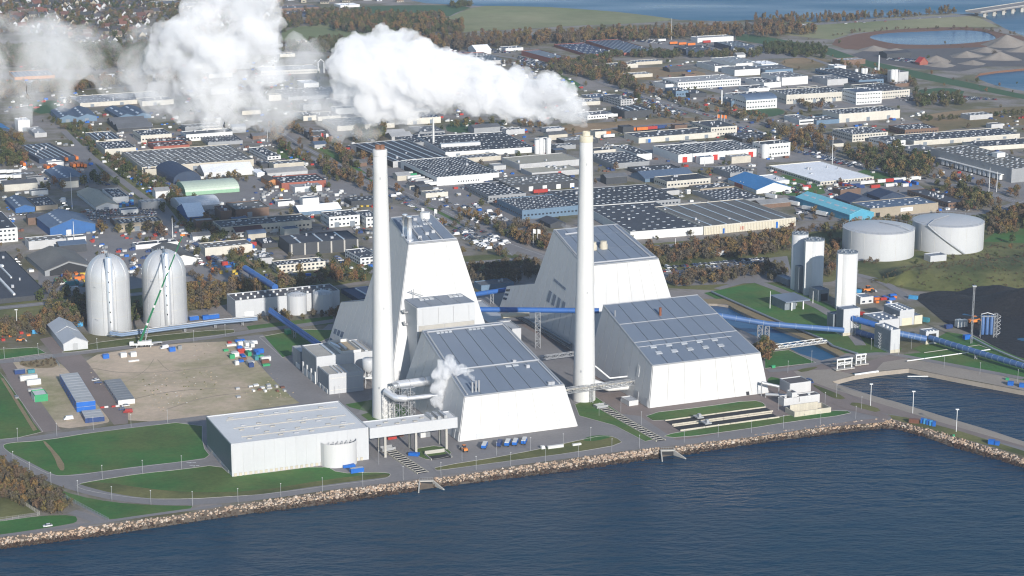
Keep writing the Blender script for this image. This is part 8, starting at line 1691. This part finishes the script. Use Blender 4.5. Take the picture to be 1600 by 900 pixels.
# ================================================================ steam and haze
def volmat(name, dens, col=(1, 1, 1), aniso=0.0, noise=None):
    m = bpy.data.materials.new(name); m.use_nodes = True; t = m.node_tree; N, L = t.nodes, t.links; N.remove(N['Principled BSDF'])
    v = N.new('ShaderNodeVolumePrincipled'); v.inputs['Color'].default_value = (*col, 1); v.inputs['Density'].default_value = dens; v.inputs['Anisotropy'].default_value = aniso
    L.new(v.outputs[0], N['Material Output'].inputs['Volume'])
    if noise:
        g = N.new('ShaderNodeNewGeometry'); n = N.new('ShaderNodeTexNoise'); n.inputs['Scale'].default_value = noise[0]; n.inputs['Detail'].default_value = 4; n.inputs['Roughness'].default_value = .62; n.inputs['Distortion'].default_value = .6; L.new(g.outputs['Position'], n.inputs['Vector'])
        r = N.new('ShaderNodeMapRange'); r.inputs[1].default_value = noise[1]; r.inputs[2].default_value = noise[2]; r.inputs[3].default_value = 0; r.inputs[4].default_value = dens; L.new(n.outputs['Fac'], r.inputs[0]); L.new(r.outputs[0], v.inputs['Density'])
        m.cycles.homogeneous_volume = False if hasattr(m.cycles, 'homogeneous_volume') else False
    return m
def at3(px, py, Y):
    x = (px - 800) / FPX; v = (py - 450) / FPX; d = Vector((x, cp - v * sp, -sp - v * cp)); k = Y / d.y; return Vector((0, 0, CAM_H)) + d * k
def cloud(name, label, lumps, m, vox, small, seed, disp=2.0, dsc=9.0, group=None, cat='steam'):
    import bmesh
    r_ = random.Random(seed); bm = bmesh.new(); ls = []
    for px, py, pr, Y in lumps:
        c = at3(px, py, Y); s = pr / (FPX / ((CAM_H - c.z) * sp + c.y * cp)); ls.append((c, s))
    for c, s in ls:
        bmesh.ops.create_icosphere(bm, subdivisions=3, radius=s * .86, matrix=Matrix.Translation(c))
        for _ in range(small):
            d = Vector((r_.gauss(0, 1), r_.gauss(0, 1), r_.gauss(0, 1))).normalized(); q = s * r_.uniform(.16, .42)
            bmesh.ops.create_icosphere(bm, subdivisions=2, radius=q, matrix=Matrix.Translation(c + d * (s * .98 - q * .55)))
    me = bpy.data.meshes.new(name); bm.to_mesh(me); bm.free(); me.materials.append(m); o = bpy.data.objects.new(name, me); COL.objects.link(o)
    rm = o.modifiers.new('union', 'REMESH'); rm.mode = 'VOXEL'; rm.voxel_size = vox
    for k, (a, b_) in enumerate(((disp, dsc), (disp * .62, dsc * .42), (disp * .34, dsc * .17))):
        tx = bpy.data.textures.new('%s_%d' % (name, k), 'CLOUDS'); tx.noise_scale = b_; tx.noise_depth = 2; dm = o.modifiers.new('billow%d' % k, 'DISPLACE'); dm.texture = tx; dm.texture_coords = 'GLOBAL'; dm.strength = a * 2.4; dm.mid_level = .5
    return tag(o, label, cat, group, 'stuff')
main = [(914, 196, 6, 1121), (911, 188, 11, 1122), (904, 177, 17, 1124), (892, 168, 25, 1127), (872, 155, 30, 1130), (848, 148, 36, 1133), (820, 150, 38, 1137), (790, 148, 42, 1140), (758, 138, 42, 1145), (725, 132, 46, 1150), (690, 126, 46, 1155), (655, 115, 52, 1160), (618, 100, 54, 1165), (580, 105, 50, 1170), (550, 100, 38, 1175), (548, 135, 32, 1180), (585, 150, 40, 1175), (625, 150, 42, 1170), (665, 150, 32, 1165), (600, 62, 22, 1168), (640, 70, 24, 1165), (560, 72, 22, 1172), (700, 100, 24, 1155), (760, 118, 20, 1145), (800, 165, 24, 1140), (850, 172, 18, 1134), (740, 165, 20, 1150), (535, 80, 16, 1178)]
SD = volmat('dense_steam', .21, (.995, .995, .998), aniso=-.2, noise=(.05, .30, .64))
cloud('steam_plume', 'dense white steam plume streaming left from the right chimney', main, SD, 1.6, 40, 3, 3.4, 11)
sec = [(350, 70, 66, 1230), (300, 70, 48, 1240), (395, 40, 48, 1230), (408, 85, 34, 1228), (330, 120, 56, 1235), (378, 140, 44, 1232), (285, 125, 40, 1240), (262, 90, 32, 1245), (370, 0, 52, 1240), (400, -35, 60, 1235), (335, 168, 34, 1236), (258, 50, 24, 1246), (290, 170, 28, 1246), (375, 175, 26, 1230), (420, 120, 26, 1225), (310, 20, 26, 1240), (425, 60, 18, 1226), (255, 150, 26, 1250), (400, 165, 28, 1228)]
SM = volmat('middle_steam', .13, (.995, .995, .998), aniso=-.2, noise=(.04, .38, .67))
cloud('steam_cloud', 'tall white steam cloud drifting at the top left centre', sec, SM, 2.5, 34, 8, 5.0, 17)
veil = [(130, 75, 40, 1285), (175, 130, 34, 1280), (225, 120, 40, 1265), (90, 140, 34, 1290), (480, 105, 40, 1208), (425, 195, 34, 1218), (30, 60, 50, 1300), (0, 110, 60, 1300), (20, 160, 45, 1300), (60, 95, 40, 1300), (110, 95, 42, 1290), (165, 100, 42, 1280), (215, 100, 40, 1270), (250, 150, 46, 1260), (215, 60, 30, 1270), (80, 40, 26, 1290), (300, 185, 30, 1250), (450, 110, 34, 1220), (480, 140, 38, 1210), (440, 165, 46, 1215), (395, 175, 40, 1225), (500, 80, 26, 1200), (520, 170, 40, 1195), (570, 195, 34, 1190), (465, 60, 20, 1215), (410, 205, 26, 1220), (640, 190, 26, 1185), (530, 210, 20, 1195), (-40, 60, 60, 1310)]
ST = volmat('thin_steam', .07, aniso=-.2, noise=(.03, .41, .72))
cloud('thin_steam', 'thin ragged steam veil spreading over the upper left town', veil, ST, 5, 10, 12, 4, 20)
lows = [(741, 594, 3, 1063), (738, 589, 5, 1064), (730, 582, 7, 1066), (722, 576, 8, 1068), (713, 578, 10, 1071), (705, 570, 10, 1073), (698, 580, 13, 1075), (690, 570, 9, 1077), (684, 585, 11, 1077), (704, 560, 8, 1074), (692, 596, 10, 1077), (680, 606, 10, 1077), (686, 616, 11, 1076), (680, 628, 9, 1075), (690, 635, 6, 1074)]
SL = volmat('wisp_steam', .5, (.995, .995, .998), aniso=-.2, noise=(.22, .34, .66))
cloud('steam_wisp', 'small white steam puff from the vent pipes of the front-left hall', lows, SL, .8, 18, 21, .9, 3.2)
cloud('steam_wisp', 'faint steam wisp low behind the left chimney foot', [(570, 640, 8, 1095), (576, 630, 7, 1096), (562, 648, 6, 1094), (580, 620, 5, 1098)], volmat('faint_steam', .02), .9, 12, 25, .8, 3)
cloud('steam_wisp', 'faint steam wisp above the tall boiler house roof', [(657, 337, 5, 1190), (652, 343, 6, 1188), (648, 350, 4, 1186)], volmat('faint_steam2', .05), .7, 12, 26, .6, 2.5)
cloud('steam_wisp', 'faint steam wisp at the rear hall roof edge', [(887, 357, 7, 1290), (896, 362, 7, 1288), (880, 352, 4, 1292)], volmat('faint_steam3', .05), .7, 12, 27, .6, 2.5)
HZ = volmat('haze_air', HAZE, (.78, .87, 1.0), .0)
m = MB(); m.box(-4000, -300, -4.0, 4000, 5200, 350); o = m.build('haze', HZ); tag(o, None, None, None, 'stuff')
